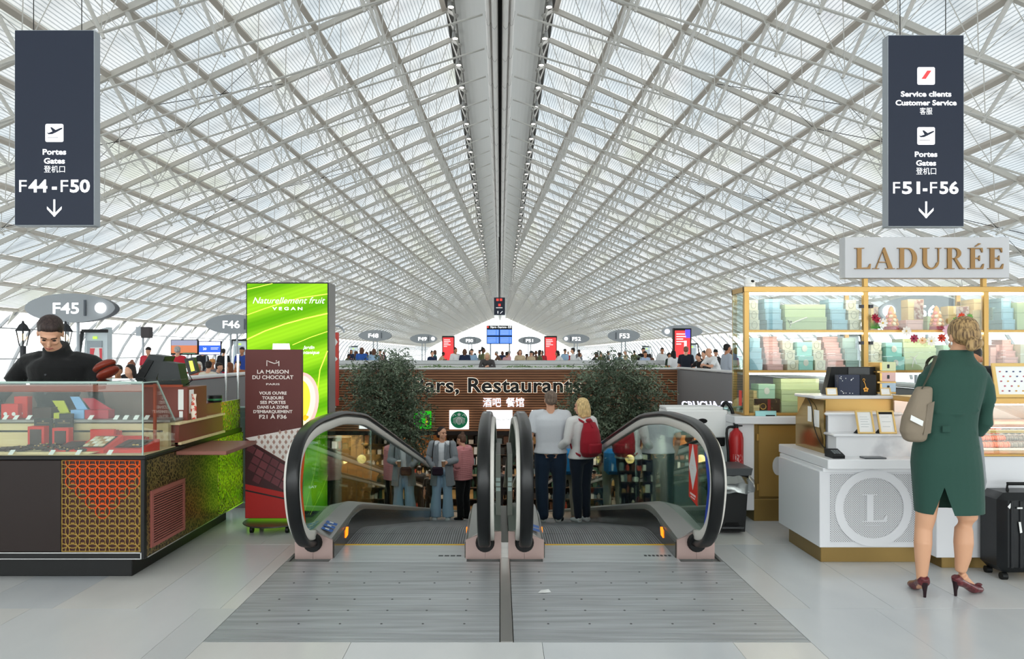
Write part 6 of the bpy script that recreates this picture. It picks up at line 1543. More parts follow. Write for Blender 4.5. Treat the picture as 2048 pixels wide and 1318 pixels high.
# ================================================================ signs, screens, trees, lower hall
m_navy = mat('navy sign face', '272e3f', .45); m_sgrey = mat('sign edge grey', 'aab0b6', .4, .3); m_sw = mat('lit sign print', 'f5f5f8', .5, emit='ffffff', es=.55)
m_gate = mat('gate sign grey', 'a2a7ac', .45); m_lampw = mat('lit white disc', 'ffffff', .4, emit='ffffff', es=1.6)
def plane_icon(mb, cx, y, cz, s):
    """white rounded tile is separate; this is the dark aircraft taking off"""
    pts = [(-.42, -.08), (-.30, -.10), (-.10, -.02), (-.22, .20), (-.14, .22), (.08, .06), (.34, .17), (.46, .19), (.44, .12), (.12, -.06), (-.12, -.17), (-.32, -.18)]
    mb.prism([(cx+a*s, cz+b*s+.10*s) for a, b in pts], y-.003, y, 'y')
    mb.box(cx-.38*s, cx+.22*s, y-.003, y, cz-.27*s, cz-.245*s)
def hang_sign(px0, px1, py0, py1, Y, label, side):
    a, b = P(px0, py1, Y), P(px1, py0, Y); t = root('hanging_sign', ((a.x+b.x)/2, Y+.05, a.z), label, 'sign')
    part('casing', MB().bbox(a.x-.008, b.x+.008, Y+.004, Y+.14, a.z-.008, b.z+.008, .004), m_sgrey, t)
    part('face', MB().box(a.x, b.x, Y, Y+.006, a.z, b.z), m_navy, t, smooth=False)
    for x in (a.x+.18, b.x-.18):
        zt = EYE+prof(min(abs(x)+sh(Y), 26)); part('hanger', MB().cyl((x, Y+.07, b.z), (x, Y+.07, zt), .006, 6), m_cable, t)
    return t
def sput(mb, body, cx, cy, h, wpx, Y, off=0., font=None):
    k = Y/1500; p = P(cx, cy, Y); put(mb, text(body, 1., .0, off), (p.x, Y-.002, p.z), sz=h*k/.72, fit=wpx*k); cut(mb)
def tile(t, px, py, r, Y):
    c = P(px, py, Y); q = r*Y/1500; part('pictogram_tile', MB().prism(rrect(c.x-q, c.x+q, c.z-q, c.z+q, q*.18), Y-.004, Y, 'y'), m_sw, t, smooth=False); return c, q
def arrow(mb, px, py0, py1, Y):
    a, b = P(px, py0, Y), P(px, py1, Y); w_ = .011*Y/9; y = Y-.003
    mb.box(a.x-w_, a.x+w_, y-.002, y, b.z, a.z)
    for s_ in (-1, 1): mb.prism([(a.x, b.z-.004), (a.x+s_*w_*8.0, b.z+w_*8.0), (a.x+s_*w_*8, b.z+w_*11), (a.x, b.z+w_*3)][::s_], y-.002, y, 'y')
Y = 9.0
t = hang_sign(30, 187, 61, 450, Y, 'navy hanging sign pointing down to gates F44-F50, upper left of the hall', -1)
c, q = tile(t, 109, 266, 18, Y); mb = MB(); plane_icon(mb, c.x, Y-.004, c.z, q*2); part('aircraft', mb, m_navy, t, smooth=False)
mb = MB(); sput(mb, 'Portes', 109, 309, 11, 47, Y, .03); sput(mb, 'Gates', 109, 327, 11, 42, Y, .03); sput(mb, '登机口', 109, 344, 11, 42, Y)
sput(mb, 'F', 46, 384, 25, 15, Y); sput(mb, '44', 76, 384, 25, 38, Y, .03); sput(mb, '-', 109, 384, 25, 10, Y, .04); sput(mb, 'F', 129, 384, 25, 15, Y); sput(mb, '50', 160, 384, 25, 40, Y, .03)
parts_split('lettering', mb, m_sw, t); mb = MB(); arrow(mb, 109, 399, 433, Y); part('arrow', mb, m_sw, t, smooth=False)
Y = 9.3
t = hang_sign(1777, 1927, 71, 452, Y, 'navy hanging sign for customer service and gates F51-F56, upper right of the hall', 1)
c, q = tile(t, 1852, 152, 17.5, Y); part('red_stroke', MB().prism([(c.x-q*.55, c.z-q*.35), (c.x-q*.05, c.z-q*.35), (c.x+q*.60, c.z+q*.60), (c.x+q*.10, c.z+q*.60)], Y-.007, Y-.004, 'y'), mat('red logo stroke', 'e4484a', .5, emit='e4484a', es=.3), t, smooth=False)
c, q = tile(t, 1852, 272, 17.5, Y); mb = MB(); plane_icon(mb, c.x, Y-.004, c.z, q*2); part('aircraft', mb, m_navy, t, smooth=False)
mb = MB(); sput(mb, 'Service clients', 1852, 193, 10.5, 101, Y, .03); sput(mb, 'Customer Service', 1852, 210.5, 10.5, 122, Y, .03); sput(mb, '客服', 1852, 228, 11, 25, Y); sput(mb, 'Portes', 1852, 313.5, 10.5, 45, Y, .03); sput(mb, 'Gates', 1852, 331, 10.5, 40, Y, .03); sput(mb, '登机口', 1852, 348, 11, 40, Y)
sput(mb, 'F', 1793, 387, 24, 14, Y); sput(mb, '51', 1822, 387, 24, 36, Y, .03); sput(mb, '-', 1850, 387, 24, 9, Y, .04); sput(mb, 'F', 1867, 387, 24, 14, Y); sput(mb, '56', 1898, 387, 24, 38, Y, .03)
parts_split('lettering', mb, m_sw, t); mb = MB(); arrow(mb, 1852, 403, 436, Y); part('arrow', mb, m_sw, t, smooth=False)
def gate(word, x0, x1, y0, y1, Y, tx, tw, bar, lamp, label):
    cx, cz = P((x0+x1)/2, (y0+y1)/2, Y).x, P(0, (y0+y1)/2, Y).z; k = Y/1500; rx, rz = (x1-x0)/2*k, (y1-y0)/2*k
    t = root('gate_sign', (cx, Y, 0), label, 'sign', 'grey oval gate signs')
    part('oval_body', MB().prism(disc_poly(cx+rx*.03, cz-rz*.02, rx*.97, rz*.97, 48, 1.06), Y+.01, Y+.32, 'y'), mat('gate sign rim', '5d6167', .4), t, smooth=30)
    part('oval_face', MB().prism(disc_poly(cx, cz, rx, rz, 48, 1.06), Y-.03, Y+.01, 'y'), m_gate, t, smooth=30)
    th = (y1-y0)*.38; mb = MB(); p = P(tx, (y0+y1)/2+th/2, Y); put(mb, text(word, 1., .0, .014), (p.x, Y-.034, p.z), sz=th*k/.72, fit=tw*k); part('lettering', mb, m_lampw, t, smooth=False)
    b = P(bar, 0, Y).x; part('bar', MB().bbox(b-rx*.022, b+rx*.022, Y-.09, Y-.03, cz-rz*.55, cz+rz*.55, .006), mat('dark bar', '5a5f66', .3, .4), t)
    if lamp: l_ = P(lamp, 0, Y).x; part('round_lamp', MB().cyl((l_, Y-.10, cz), (l_, Y-.02, cz), rz*.36, 24), m_lampw, t)
    for s_ in (-.12, .12): part('pole', MB().cyl((cx+rx*s_, Y+.16, .0), (cx+rx*s_, Y+.16, cz-rz*.8), .05, 10), m_sgrey, t)
GATES = [('F45', 50, 230, 587, 645, 25, 133, 52, 172, 203, 'large grey oval gate sign F45 behind the seller in black'), ('F46', 411, 520, 629, 668, 38, 463, 34, 490, 0, 'grey oval gate sign F46 partly behind the green screen'),
 ('F48', 717, 783, 660, 682, 62, 747, 20, 763, 0, 'small grey oval gate sign F48 above the left tree'), ('F49', 820, 874, 668, 687, 72, 845, 17, 857, 866, 'small grey oval gate sign F49 left of the left red totem'), ('F50', 918, 963, 673, 689, 84, 939, 14, 950, 0, 'small grey oval gate sign F50 left of the departures board'),
 ('F51', 1036, 1082, 673, 689, 84, 1059, 14, 1048, 0, 'small grey oval gate sign F51 right of the departures board'), ('F52', 1125, 1179, 668, 687, 72, 1153, 17, 1141, 1132, 'small grey oval gate sign F52 right of the right red totem'), ('F53', 1215, 1280, 659, 684, 62, 1249, 20, 1232, 0, 'small grey oval gate sign F53 above the right tree'),
 ('F54', 1323, 1405, 650, 676, 46, 1370, 24, 1347, 1334, 'grey oval gate sign half hidden behind the red advertising totem'), ('F56', 1757, 1940, 590, 655, 24, 1846, 50, 1807, 1776, 'large grey oval gate sign seen through the glass gift cabinet')]
for g in GATES: gate(*g)
# hanging toilets sign, departures board
Y = 60; a, b = P(988, 630, Y), P(1010, 595, Y); t = root('hanging_sign', ((a.x+b.x)/2, Y, a.z), 'small dark sign with red pictograms hanging under the ridge above the departures board', 'sign')
part('face', MB().bbox(a.x, b.x, Y, Y+.15, a.z, b.z, .01), m_navy, t)
mred = mat('lit red tile', 'd8473f', .5, emit='e0453c', es=.5)
for px, py in ((995, 599.5), (1002, 599.5), (999, 610)): c = P(px, py, Y); part('pictogram_tile', MB().box(c.x-.1, c.x+.1, Y-.01, Y, c.z-.1, c.z+.1), mred, t, smooth=False)
mb = MB(); mb.box(P(992, 0, Y).x, P(1005, 0, Y).x, Y-.01, Y, P(0, 616, Y).z, P(0, 615, Y).z); mb.box(P(995, 0, Y).x, P(996.5, 0, Y).x, Y-.01, Y, P(0, 627, Y).z, P(0, 622, Y).z); mb.bar(P(1000.5, 627, Y-.1), P(1005, 622.5, Y-.1), .02, .04); part('print', mb, m_sw, t, smooth=False)
part('hanger', MB().cyl((a.x+.4, Y+.07, b.z), (a.x+.4, Y+.07, EYE+9.4), .03, 6), m_cable, t)
t = root('departures_board', (P(998, 0, Y).x, Y, 0), 'departures board of four blue screens under a dark header, far centre of the hall', 'board')
a, b = P(973, 688, Y), P(1024.5, 651, Y)
part('frame', MB().bbox(a.x, b.x, Y, Y+.3, a.z, b.z, .02), m_blackp, t)
sm = mat('blue flight screen', '2b62b8', .3, emit='2d6bd0', es=.7)
for x0, x1, y0, y1 in ((974, 998, 659, 671), (999.5, 1024, 659, 671), (974, 998, 673.5, 687), (999.5, 1024, 673.5, 687)):
    s_ = part('screen', MB().box(P(x0, 0, Y).x, P(x1, 0, Y).x, Y-.02, Y, P(0, y1, Y).z, P(0, y0, Y).z), sm, t, smooth=False); mb = MB()
    for i in range(7): z = P(0, y0+1.5+i*(y1-y0-2)/7, Y).z; mb.box(P(x0+1, 0, Y).x, P(x1-6, 0, Y).x, Y-.03, Y-.02, z-.015, z+.015); mb.box(P(x1-5, 0, Y).x, P(x1-1, 0, Y).x, Y-.03, Y-.02, z-.015, z+.015)
    part('text_rows', mb, mat('pale blue rows', '9fc4f0', .5, emit='9fc4f0', es=.4), s_, smooth=False)
mb = MB(); put(mb, text('Départs - Departures - 出发', 1., 0, .02), (P(1002, 656, Y).x, Y-.02, P(0, 656, Y).z), sz=.22, fit=1.7); part('heading', mb, m_sw, t, smooth=False)
part('pictogram_tile', MB().box(P(974, 0, Y).x, P(977.5, 0, Y).x, Y-.02, Y, P(0, 656, Y).z, P(0, 652, Y).z), mred, t, smooth=False)
for px in (981, 1019): x = P(px, 0, Y).x; part('post', MB().cyl((x, Y+.15, 0), (x, Y+.15, a.z), .06, 8), m_sgrey, t)
def totem(x0, x1, y0, Y, label, extra=False):
    a, b = P(x0, y0, Y), P(x1, y0, Y); t = root('advert_totem', ((a.x+b.x)/2, Y+.1, 0), label, 'totem'); part('casing', MB().bbox(a.x, b.x, Y, Y+.25, .05, a.z, .01), m_blackp, t)
    part('red_picture', MB().box(a.x+.06, b.x-.06, Y-.01, Y, .35, a.z-.1), mat('lit red poster', 'd83a3c', .4, emit='e03a3c', es=.75), t, smooth=False)
    mb = MB()
    for i, w_ in enumerate((.55, .6, .42, .6, .3)): mb.box(a.x+.12, a.x+.12+w_*(b.x-a.x)*.9, Y-.02, Y-.01, a.z-.28-i*.11, a.z-.23-i*.11)
    part('white_lines', mb, mat('lit pale lines', 'f6c8c8', .5, emit='f8d0d0', es=.7), t, smooth=False)
    if extra: part('blue_corner', MB().box(b.x-.28, b.x-.06, Y-.018, Y-.008, a.z-.42, a.z-.06), mat('lit blue corner', '5a4ae0', .5, emit='5a48e8', es=.8), t, smooth=False); part('pale_figure', MB().box(a.x+.46, a.x+.58, Y-.018, Y-.008, .4, a.z-.55), mat('lit pale lines'), t, smooth=False)
totem(884, 909, 672, 50, 'left of the two red advertising totems, beside gate sign F50'); totem(1088.5, 1114, 672, 50, 'right of the two red advertising totems, beside gate sign F52'); totem(1347, 1383, 656.5, 33, 'red and blue advertising totem behind the crowd at the right parapet', True)
# left side clutter
def tv(x0, x1, y0, y1, Y, label, blue):
    a, b = P(x0, y1, Y), P(x1, y0, Y); t = root('television', ((a.x+b.x)/2, Y, 0), label, 'screen'); part('casing', MB().bbox(a.x, b.x, Y, Y+.08, a.z, b.z, .006), m_blackp, t)
    for s_ in (.3, .7): x = a.x+(b.x-a.x)*s_; part('pole', MB().cyl((x, Y+.12, 0), (x, Y+.12, a.z+.1), .025, 8), m_sgrey, t)
    w_, h = b.x-a.x, b.z-a.z; y = Y-.004
    if blue:
        part('picture', MB().box(a.x+.02, b.x-.02, y, Y, a.z+.02, b.z-.02), mat('lit lavender', 'c8c8f0', .4, emit='c8c8f4', es=.7), t, smooth=False); part('blue_band', MB().box(a.x+.02, b.x-.02, y-.004, y, a.z+h*.2, a.z+h*.68), mat('lit blue band', '2a55c0', .4, emit='2a5ad0', es=.8), t, smooth=False)
        mb = MB(); put(mb, text('20', 1, 0, .02), (a.x+w_*.28, y-.005, a.z+h*.36), sz=h*.24, fit=w_*.16); put(mb, text('AIRFRANCE /', 1, 0, .02), (a.x+w_*.40, y-.001, a.z+h*.76), sz=h*.12, fit=w_*.5); mb.box(a.x+w_*.55, a.x+w_*.9, y-.006, y-.004, a.z+h*.5, a.z+h*.53); mb.box(a.x+w_*.55, a.x+w_*.86, y-.006, y-.004, a.z+h*.40, a.z+h*.43); part('lettering', mb, m_sw, t, smooth=False)
    else:
        for nm, q, col in (('stands', (.03, .97, .55, .95), '8d90a8'), ('clay_court', (.03, .97, .12, .62), 'c4744e'), ('green_line', (.45, .9, .08, .16), '3f7a66')): part(nm, MB().box(a.x+w_*q[0], a.x+w_*q[1], y-(.002 if nm != 'stands' else 0), Y, a.z+h*q[2], a.z+h*q[3]), mat('lit '+nm, col, .4, emit=col, es=.6), t, smooth=False)
tv(341, 396, 679, 710, 24, 'television showing a clay tennis court above the seated passengers', False); tv(397, 442, 682, 710, 24, 'television with a blue flight notice beside the tennis screen', True)
Y = 24; c = P(290, 664, Y); t = root('loudspeaker', (P(285, 0, Y).x, Y, 0), 'dark loudspeaker pair on a grey pole left of the tennis television', 'speaker')
part('pole', MB().cyl((P(286, 0, Y).x, Y, 0), (P(286, 0, Y).x, Y, c.z), .035, 10), m_sgrey, t); part('dark_box', MB().bbox(P(286, 0, Y).x, P(303, 0, Y).x, Y-.15, Y+.1, P(0, 676, Y).z, P(0, 654, Y).z, .01), mat('dark speaker cloth', '4b4648', .6), t); part('grey_box', MB().bbox(P(274, 0, Y).x, P(285, 0, Y).x, Y-.1, Y+.1, P(0, 672, Y).z, P(0, 654, Y).z, .01), m_sgrey, t)
for px, py, Y, lab in ((46, 640, 8.2, 'black street-style lantern left of the seller, above his shoulder'), (131, 641, 8.4, 'black street-style lantern half hidden behind the head of the seller')):
    c = P(px, py, Y); t = root('lantern', (c.x, Y, 0), lab, 'lantern'); k = Y/1500
    part('cap', MB().lathe((c.x, Y, c.z-22*k), [(16*k, 0), (12*k, 5*k), (8*k, 12*k), (3*k, 16*k), (2*k, 20*k), (.001, 21*k)], 6), mat('dark lantern metal', '2e2f33', .4, .3), t, smooth=False)
    part('glass', MB().lathe((c.x, Y, c.z-52*k), [(7*k, 0), (13*k, 30*k)], 6), glass_mat('lantern glass', 'f5f5f5', .1), t, smooth=False); part('bulb', MB().ball((c.x, Y, c.z-34*k), (5*k, 5*k, 7*k), 10, 8), mat('warm bulb', 'ffe8c8', .4, emit='ffdcb0', es=4), t)
    mb = MB()
    for q in range(6): a_ = math.pi*q/3; mb.tube([(c.x+13*k*math.cos(a_), Y+13*k*math.sin(a_), c.z-22*k), (c.x+7*k*math.cos(a_), Y+7*k*math.sin(a_), c.z-52*k)], .006, 4)
    part('bars', mb, mat('dark lantern metal'), t); part('post', MB().cyl((c.x, Y, 0), (c.x, Y, c.z-52*k), .03, 10), mat('dark lantern metal'), t)
Y = 22; t = root('patterned_post', (P(670, 0, Y).x, Y, 0), 'red post with white diamonds right of the green screen', 'post'); x0, x1 = P(664, 0, Y).x, P(676, 0, Y).x; zt = P(0, 665, Y).z
part('body', MB().bbox(x0, x1, Y, Y+.16, 0, zt, .005), mat('red post paint', 'd0483c', .5), t)
for py in (684, 718): z = P(0, py, Y).z; h = .13 if py == 684 else .08; part('diamond', MB().prism([((x0+x1)/2, z-h), (x1-.005, z), ((x0+x1)/2, z+h), (x0+.005, z)], Y-.005, Y, 'y'), m_white, t, smooth=False)
part('arch', MB().tube([((x0+x1)/2-.25*math.cos(a_)-.1+.1, Y+.08, zt+.2*math.sin(a_)) for a_ in [math.pi*k/8 for k in range(4, 9)]][::-1]+[], .03, 8), m_sgrey, t)
Y = 19; t = root('newspaper_rack', (P(190, 0, Y).x, Y, 0), 'red and white newspaper rack with magazines left of the seated passengers', 'rack')
a, b = P(176, 0, Y).x, P(204, 0, Y).x; zt = P(0, 695, Y).z
part('panel', MB().bbox(a, b-.05, Y+.1, Y+.14, .05, zt, .005), m_white, t); part('red_wedge', MB().prism([(a, zt-.02), (a+.12, zt-.02), (a+.03, zt-.5), (a, zt-.5)], Y+.09, Y+.1, 'y').prism([(b-.05, zt-.02), (b-.12, zt-.02), (b-.10, zt-.35), (b-.05, zt-.4)][::-1], Y+.09, Y+.1, 'y'), mat('pinkish red print', 'e0545c', .5), t, smooth=False)
for j in range(3):
    part('shelf', MB().box(a+.08, b+.05, Y-.05+.0, Y+.08, zt-.42-j*.17, zt-.41-j*.17), m_sgrey, t, smooth=False)
    for i in range(3): part('magazine', MB().box(a+.09+i*.11, a+.18+i*.11, Y, Y+.01, zt-.41-j*.17, zt-.29-j*.17), mat('magazine cover', '8d8886', .6, noise=(25, 'e8e4e2', .4, .6)), t, smooth=False)
# belts and chrome posts near the seats
mb0 = mat('red barrier belt', 'c02a3c', .6)
for Y, xs in ((17.5, (-9.8, -7.9, -6.3)), (23, (-10.5, -8.6, -7.0))):
    for i, x in enumerate(xs):
        t = root('barrier_post', (x, Y, 0), 'chrome queue barrier post with red belt, '+nth(i)+' of its row '+('beside the near seats' if Y < 20 else 'beyond the far seats'), 'barrier', 'queue barrier posts'); part('post', MB().lathe((x, Y, 0), [(.16, 0), (.16, .02), (.03, .05), (.03, 1.0), (.035, 1.02)], 14), m_chrome, t)
        if i < 2: part('belt', MB().box(x, xs[i+1], Y-.004, Y+.004, .92, .98), mb0, t, smooth=False)
for px in (452, 476): Y = 13.6; x = P(px, 0, Y).x; thing('chrome_post', MB().cyl((x, Y, 0), (x, Y, P(0, 708, Y).z), .022, 12), m_chrome, ('left' if px < 460 else 'right')+' slim chrome post at the white parapet left of the green screen', 'post')
# gate portals in the side facades
for side, ys in ((-1, (38, 62, 84, 110)), (1, (62, 84, 46, 110))):
    for i, Y in enumerate(ys):
        x = side*(19.9 if Y < 40 else 20.9); t = root('gate_portal', (x, Y, 0), ('left' if side < 0 else 'right')+' facade boarding portal with dark raked frame, '+['nearest', 'second', 'third', 'farthest'][i if side < 0 else [1, 2, 0, 3][i]]+' of four', 'portal')
        s_ = side
        part('box', MB().prism([(x, 0), (x+s_*1.3, 0), (x+s_*1.1, 2.6), (x, 2.9)][::s_], Y, Y+.5, 'y'), mat('pale portal panel', 'c3cdd2', .5), t, smooth=False); mb = MB(); mb.bar((x-s_*.05, Y-.1, 2.7), (x+s_*1.2, Y-.1, 2.7), .2, .16); mb.bar((x+s_*1.2, Y-.1, 2.7), (x+s_*1.6, Y-.1, 0), .2, .10); part('frame', mb, m_blackp, t, smooth=False)
        part('door', MB().box(min(x+s_*.25, x+s_*1.0), max(x+s_*.25, x+s_*1.0), Y-.05, Y, 0, 2.2), mat('grey door', '8f989e', .4), t, smooth=False); part('exit_light', MB().box(x+s_*.6-.1, x+s_*.6+.1, Y-.06, Y-.02, 2.3, 2.42), mat('green exit light', '9fd84a', .5, emit='a0e040', es=1), t, smooth=False)
# ---------------- fascia lettering and shop signs
Y = VY1-.03; k = Y/1500
t = root('fascia_lettering', (P(999, 0, Y).x, Y, 0), 'big black letters Bars, Restaurants with a white halo on the timber fascia', 'lettering')
src = text('Bars, Restaurants', 1., 0.0, .02)
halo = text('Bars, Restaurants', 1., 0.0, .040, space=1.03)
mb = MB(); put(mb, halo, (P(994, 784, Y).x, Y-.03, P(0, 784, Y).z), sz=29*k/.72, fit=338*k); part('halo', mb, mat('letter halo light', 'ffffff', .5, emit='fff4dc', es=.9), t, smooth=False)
srcx = text('Bars, Restaurants', 1., .03, .024, space=1.03)
mb = MB(); put(mb, srcx, (P(994, 784, Y).x, Y-.075, P(0, 784, Y).z), sz=29*k/.72, fit=335*k); part('letters', mb, mat('black letters', '0d0c0c', .4), t, smooth=False)
t = root('neon_lettering', (P(1006, 0, Y).x, Y, -.2), 'white lit Chinese characters on the fascia under the black letters', 'lettering')
mb = MB(); put(mb, text('酒吧', 1., .02, .006), (P(984, 812, Y).x, Y-.05, P(0, 812, Y).z), sz=17*k/.85, fit=36*k); put(mb, text('餐馆', 1., .02, .006), (P(1030, 812, Y).x, Y-.05, P(0, 812, Y).z), sz=17*k/.85, fit=36*k); part('letters', mb, mat('neon white', 'ffffff', .5, emit='eeeaff', es=1.2), t, smooth=False)
def shop_sign(x0, x1, y0, y1, label, m):
    a, b = P(x0, y1, Y), P(x1, y0, Y); t = root('shop_sign', ((a.x+b.x)/2, Y, a.z), label, 'sign'); part('light_box', MB().bbox(a.x, b.x, Y-.10, Y-.02, a.z, b.z, .006), m, t); return t, a, b
m_lbox = mat('lit white sign box', 'f4f4f4', .4, emit='ffffff', es=.75)
t, a, b = shop_sign(899, 938, 820, 858, 'square white lit sign with a round green siren emblem on the timber fascia', m_lbox)
cx, cz = (a.x+b.x)/2, (a.z+b.z)/2; R_ = .275; mg_ = mat('emblem green', '0f6b45', .5, emit='0c6a44', es=.3)
part('green_disc', MB().prism(disc_poly(cx, cz, R_, R_, 36), Y-.105, Y-.10, 'y'), mg_, t, smooth=False)
mb = MB(); y = Y-.108
mb.prism(disc_poly(cx, cz-.03, .10, .13, 20), y, y+.003, 'y')
star = [(cx+(.035 if q % 2 else .075)*math.sin(math.pi*q/5), cz+.17+(.035 if q % 2 else .075)*math.cos(math.pi*q/5)) for q in range(10)]; mb.prism(star, y, y+.003, 'y')
for s_ in (-1, 1):
    for q in range(3): o = .12+q*.035; pts = [(cx+s_*(.06+q*.03), y, cz+.10-q*.02), (cx+s_*o, y, cz+.04), (cx+s_*(o-.02), y, cz-.06), (cx+s_*(o+.01), y, cz-.15+q*.03)]; mb.tube(pts, .009, 4)
    mb.tube([(cx+s_*.10, y, cz+.14), (cx+s_*.17, y, cz+.17), (cx+s_*.21, y, cz+.10)], .014, 4)
part('white_figure', mb, m_white, t, smooth=False)
mb = MB()
for q in range(4): mb.tube([(cx-.05+q*.033, y-.003, cz-.10-.03), (cx-.05+q*.033+.01, y-.003, cz-.02), (cx-.05+q*.033, y-.003, cz+.03)], .006, 4)
part('green_waves', mb, mg_, t, smooth=False)
t, a, b = shop_sign(973, 1025, 820, 857, 'wide white lit shop sign behind the two middle handrails', m_lbox); mb = MB(); put(mb, text('EATING by TASTE', 1., 0, 0), ((a.x+b.x)/2+.1, Y-.104, (a.z+b.z)/2-.03), sz=.09, fit=.72); part('lettering', mb, mat('grey print', '9aa0a2'), t, smooth=False)
shop_sign(1063, 1112, 820, 857, 'white lit shop sign hidden behind the man in the white T-shirt', m_lbox)
t, a, b = shop_sign(828, 863, 822, 857, 'bright green lit shop sign with a yellow figure beside the left tree', mat('lit green sign', '22b41e', .4, emit='20c01a', es=.5)); part('yellow_mark', MB().prism([(b.x-.20, a.z+.12), (b.x-.15, a.z+.1), (b.x-.10, a.z+.34), (b.x-.14, a.z+.42), (b.x-.18, a.z+.36)], Y-.105, Y-.10, 'y'), mat('lit yellow mark', 'e8d820', .5, emit='e8d820', es=.5), t, smooth=False)
Y2 = 18
tb2 = None
t = root('canopy_sign', (5.0, Y2, .1), 'white tilted letters on a canopy below the grey right parapet', 'lettering'); mb = MB(); put(mb, text('GRUCHA-CO', 1., .03, .008), (P(1418, 818, Y2).x, Y2, P(0, 818, Y2).z), sz=.27, fit=1.25, shear=-.25); part('letters', mb, mat('lit white letters', 'f0f0ff', .5, emit='e8e8ff', es=.8), t, smooth=False); part('canopy', MB().box(4.1, 5.75, Y2+.05, Y2+1.2, P(0, 822, Y2).z-.15, P(0, 822, Y2).z), m_sgrey, t, smooth=False)
# ---------------- lower hall
def area(name, loc, sx, sy, power, col=(1, .92, .82)):
    l = bpy.data.lights.new(name, 'AREA'); l.shape = 'RECTANGLE'; l.size = sx; l.size_y = sy; l.energy = power; l.color = col; o = bpy.data.objects.new(name, l); C.objects.link(o); o.location = loc; return o
m_oak = mat('orange oak panelling', 'a06a3c', .45, noise=(3, 'c98a4e', .35, .7, (.4, 1, 8)))
mb = MB().box(-9, 9, 36, 36.3, LOW, -1.1).box(-9, -8.8, 24.9, 36, LOW, -1.1).box(8.8, 9, 24.9, 36, LOW, -1.1); wl_ = struct('wall_lower', mb, mat('warm lower wall', 'a58a6c', .6))
for i in range(9): part('panel', MB().box(-6.9+i*.55, -6.37+i*.55, 27.5, 27.56, LOW, -1.15), m_oak, wl_, smooth=False)
for k, (x, y) in enumerate(((-5, 27), (0, 27), (5, 27), (-4, 32), (4, 32))):
    area('ceiling_light', (x, y, -1.2), 1.2, .6, 80)
    thing('downlight', MB().bbox(x-.6, x+.6, y-.3, y+.3, -1.19, -1.15, .01), mat('lit ceiling panel', 'fff0d8', .4, emit='ffe8c8', es=4), ['left', 'middle', 'right', 'rear left', 'rear right'][k]+' lit panel in the ceiling of the lower hall', 'lamp')
rs = random.Random(21); GC = ['e8e8e4', '1a1816', '2a2522', 'd8dcdc', '30302e', 'c84a3a', 'd8b070', '5a3a28', 'f2efe8', '7a8a90', 'b08a5a', 'e0d8c8', '403c3a', '9a5a40', '3a5a48']
def rack(x0, x1, Y, z0, nlev, label):
    t = root('shop_shelf', ((x0+x1)/2, Y+.2, z0), label, 'shelf'); hgt = .42
    part('back', MB().box(x0, x1, Y+.4, Y+.44, z0, z0+nlev*hgt), mat('warm shelf back', '3a2e24', .6), t, smooth=False)
    for j in range(nlev+1): part('board', MB().box(x0, x1, Y, Y+.4, z0+j*hgt, z0+j*hgt+.03), mat('dark shelf board', '4a3a2c', .5), t, smooth=False)
    groups = {}
    for j in range(nlev):
        x = x0+.05
        while x < x1-.15:
            w_ = rs.uniform(.07, .2); h = rs.uniform(.12, .34); c_ = rs.choice(GC); mb = groups.setdefault(c_, MB())
            if rs.random() < .4: mb.lathe((x+w_/2, Y+.15, z0+j*hgt+.03), [(w_*.4, 0), (w_*.42, h*.6), (w_*.16, h*.8), (w_*.16, h)], 8)
            else: mb.box(x, x+w_, Y+.05, Y+.3, z0+j*hgt+.03, z0+j*hgt+.03+h)
            x += w_+rs.uniform(.01, .07)
    for c_, mb in groups.items(): part('goods', mb, mat('goods '+c_, c_, .5), t, kind='stuff')
rack(-2.6, 2.8, 30, LOW, 7, 'wide shop shelf full of small goods under the fascia, middle of the lower hall'); rack(3.0, 8.5, 28.5, LOW, 6, 'shop shelf full of small goods at the right of the lower hall'); rack(-1.4, 1.6, 27.3, LOW, 3, 'low display shelf of bright goods at the foot of the travelators')
for i, x in enumerate((-4.9, -3.9, -3.0, 3.4, 4.6)):
    t = root('pendant_lamp', (x, 26.6, -2.3), ['leftmost', 'second', 'third', 'fourth', 'rightmost'][i]+' glowing round pendant lamp over the lower hall tables', 'lamp'); part('globe', MB().ball((x, 26.6, -2.2), .16, 14, 10), mat('warm globe', 'ffd8a0', .4, emit='ffc880', es=3), t); part('cord', MB().cyl((x, 26.6, -2.05), (x, 26.6, -1.16), .008, 6), m_blackp, t)
t = root('poster_board', (-3.5, 26.2, LOW), 'white menu board in a dark frame against the oak panelling', 'board'); a_, b_ = P(727, 940, 21).x, P(745, 885, 21).x
part('frame', MB().bbox(-4.05, -3.55, 26.1, 26.15, -2.9, -1.8, .01), m_blackp, t); part('sheet', MB().box(-4.0, -3.6, 26.09, 26.1, -2.85, -1.85), m_card, t, smooth=False); part('easel', MB().bar((-3.9, 26.2, LOW), (-3.85, 26.17, -2.9), .03, .03).bar((-3.7, 26.2, LOW), (-3.75, 26.17, -2.9), .03, .03), m_blackp, t)
for i, (x, y) in enumerate(((-4.6, 22.5), (-3.4, 21), (3.2, 21.5), (4.6, 23))):
    t = root('cafe_table', (x, y, LOW), 'small round dark cafe table, '+['far left', 'near left', 'near right', 'far right'][i]+' one on the lower floor', 'table'); part('top', MB().lathe((x, y, LOW+.72), [(.02, 0), (.38, 0), (.4, .015), (.38, .03), (.02, .03)], 24), m_blackp, t); part('stem', MB().cyl((x, y, LOW+.02), (x, y, LOW+.72), .03, 10), m_chrome, t); part('foot', MB().lathe((x, y, LOW), [(.24, 0), (.24, .015), (.03, .03)], 20), m_chrome, t)
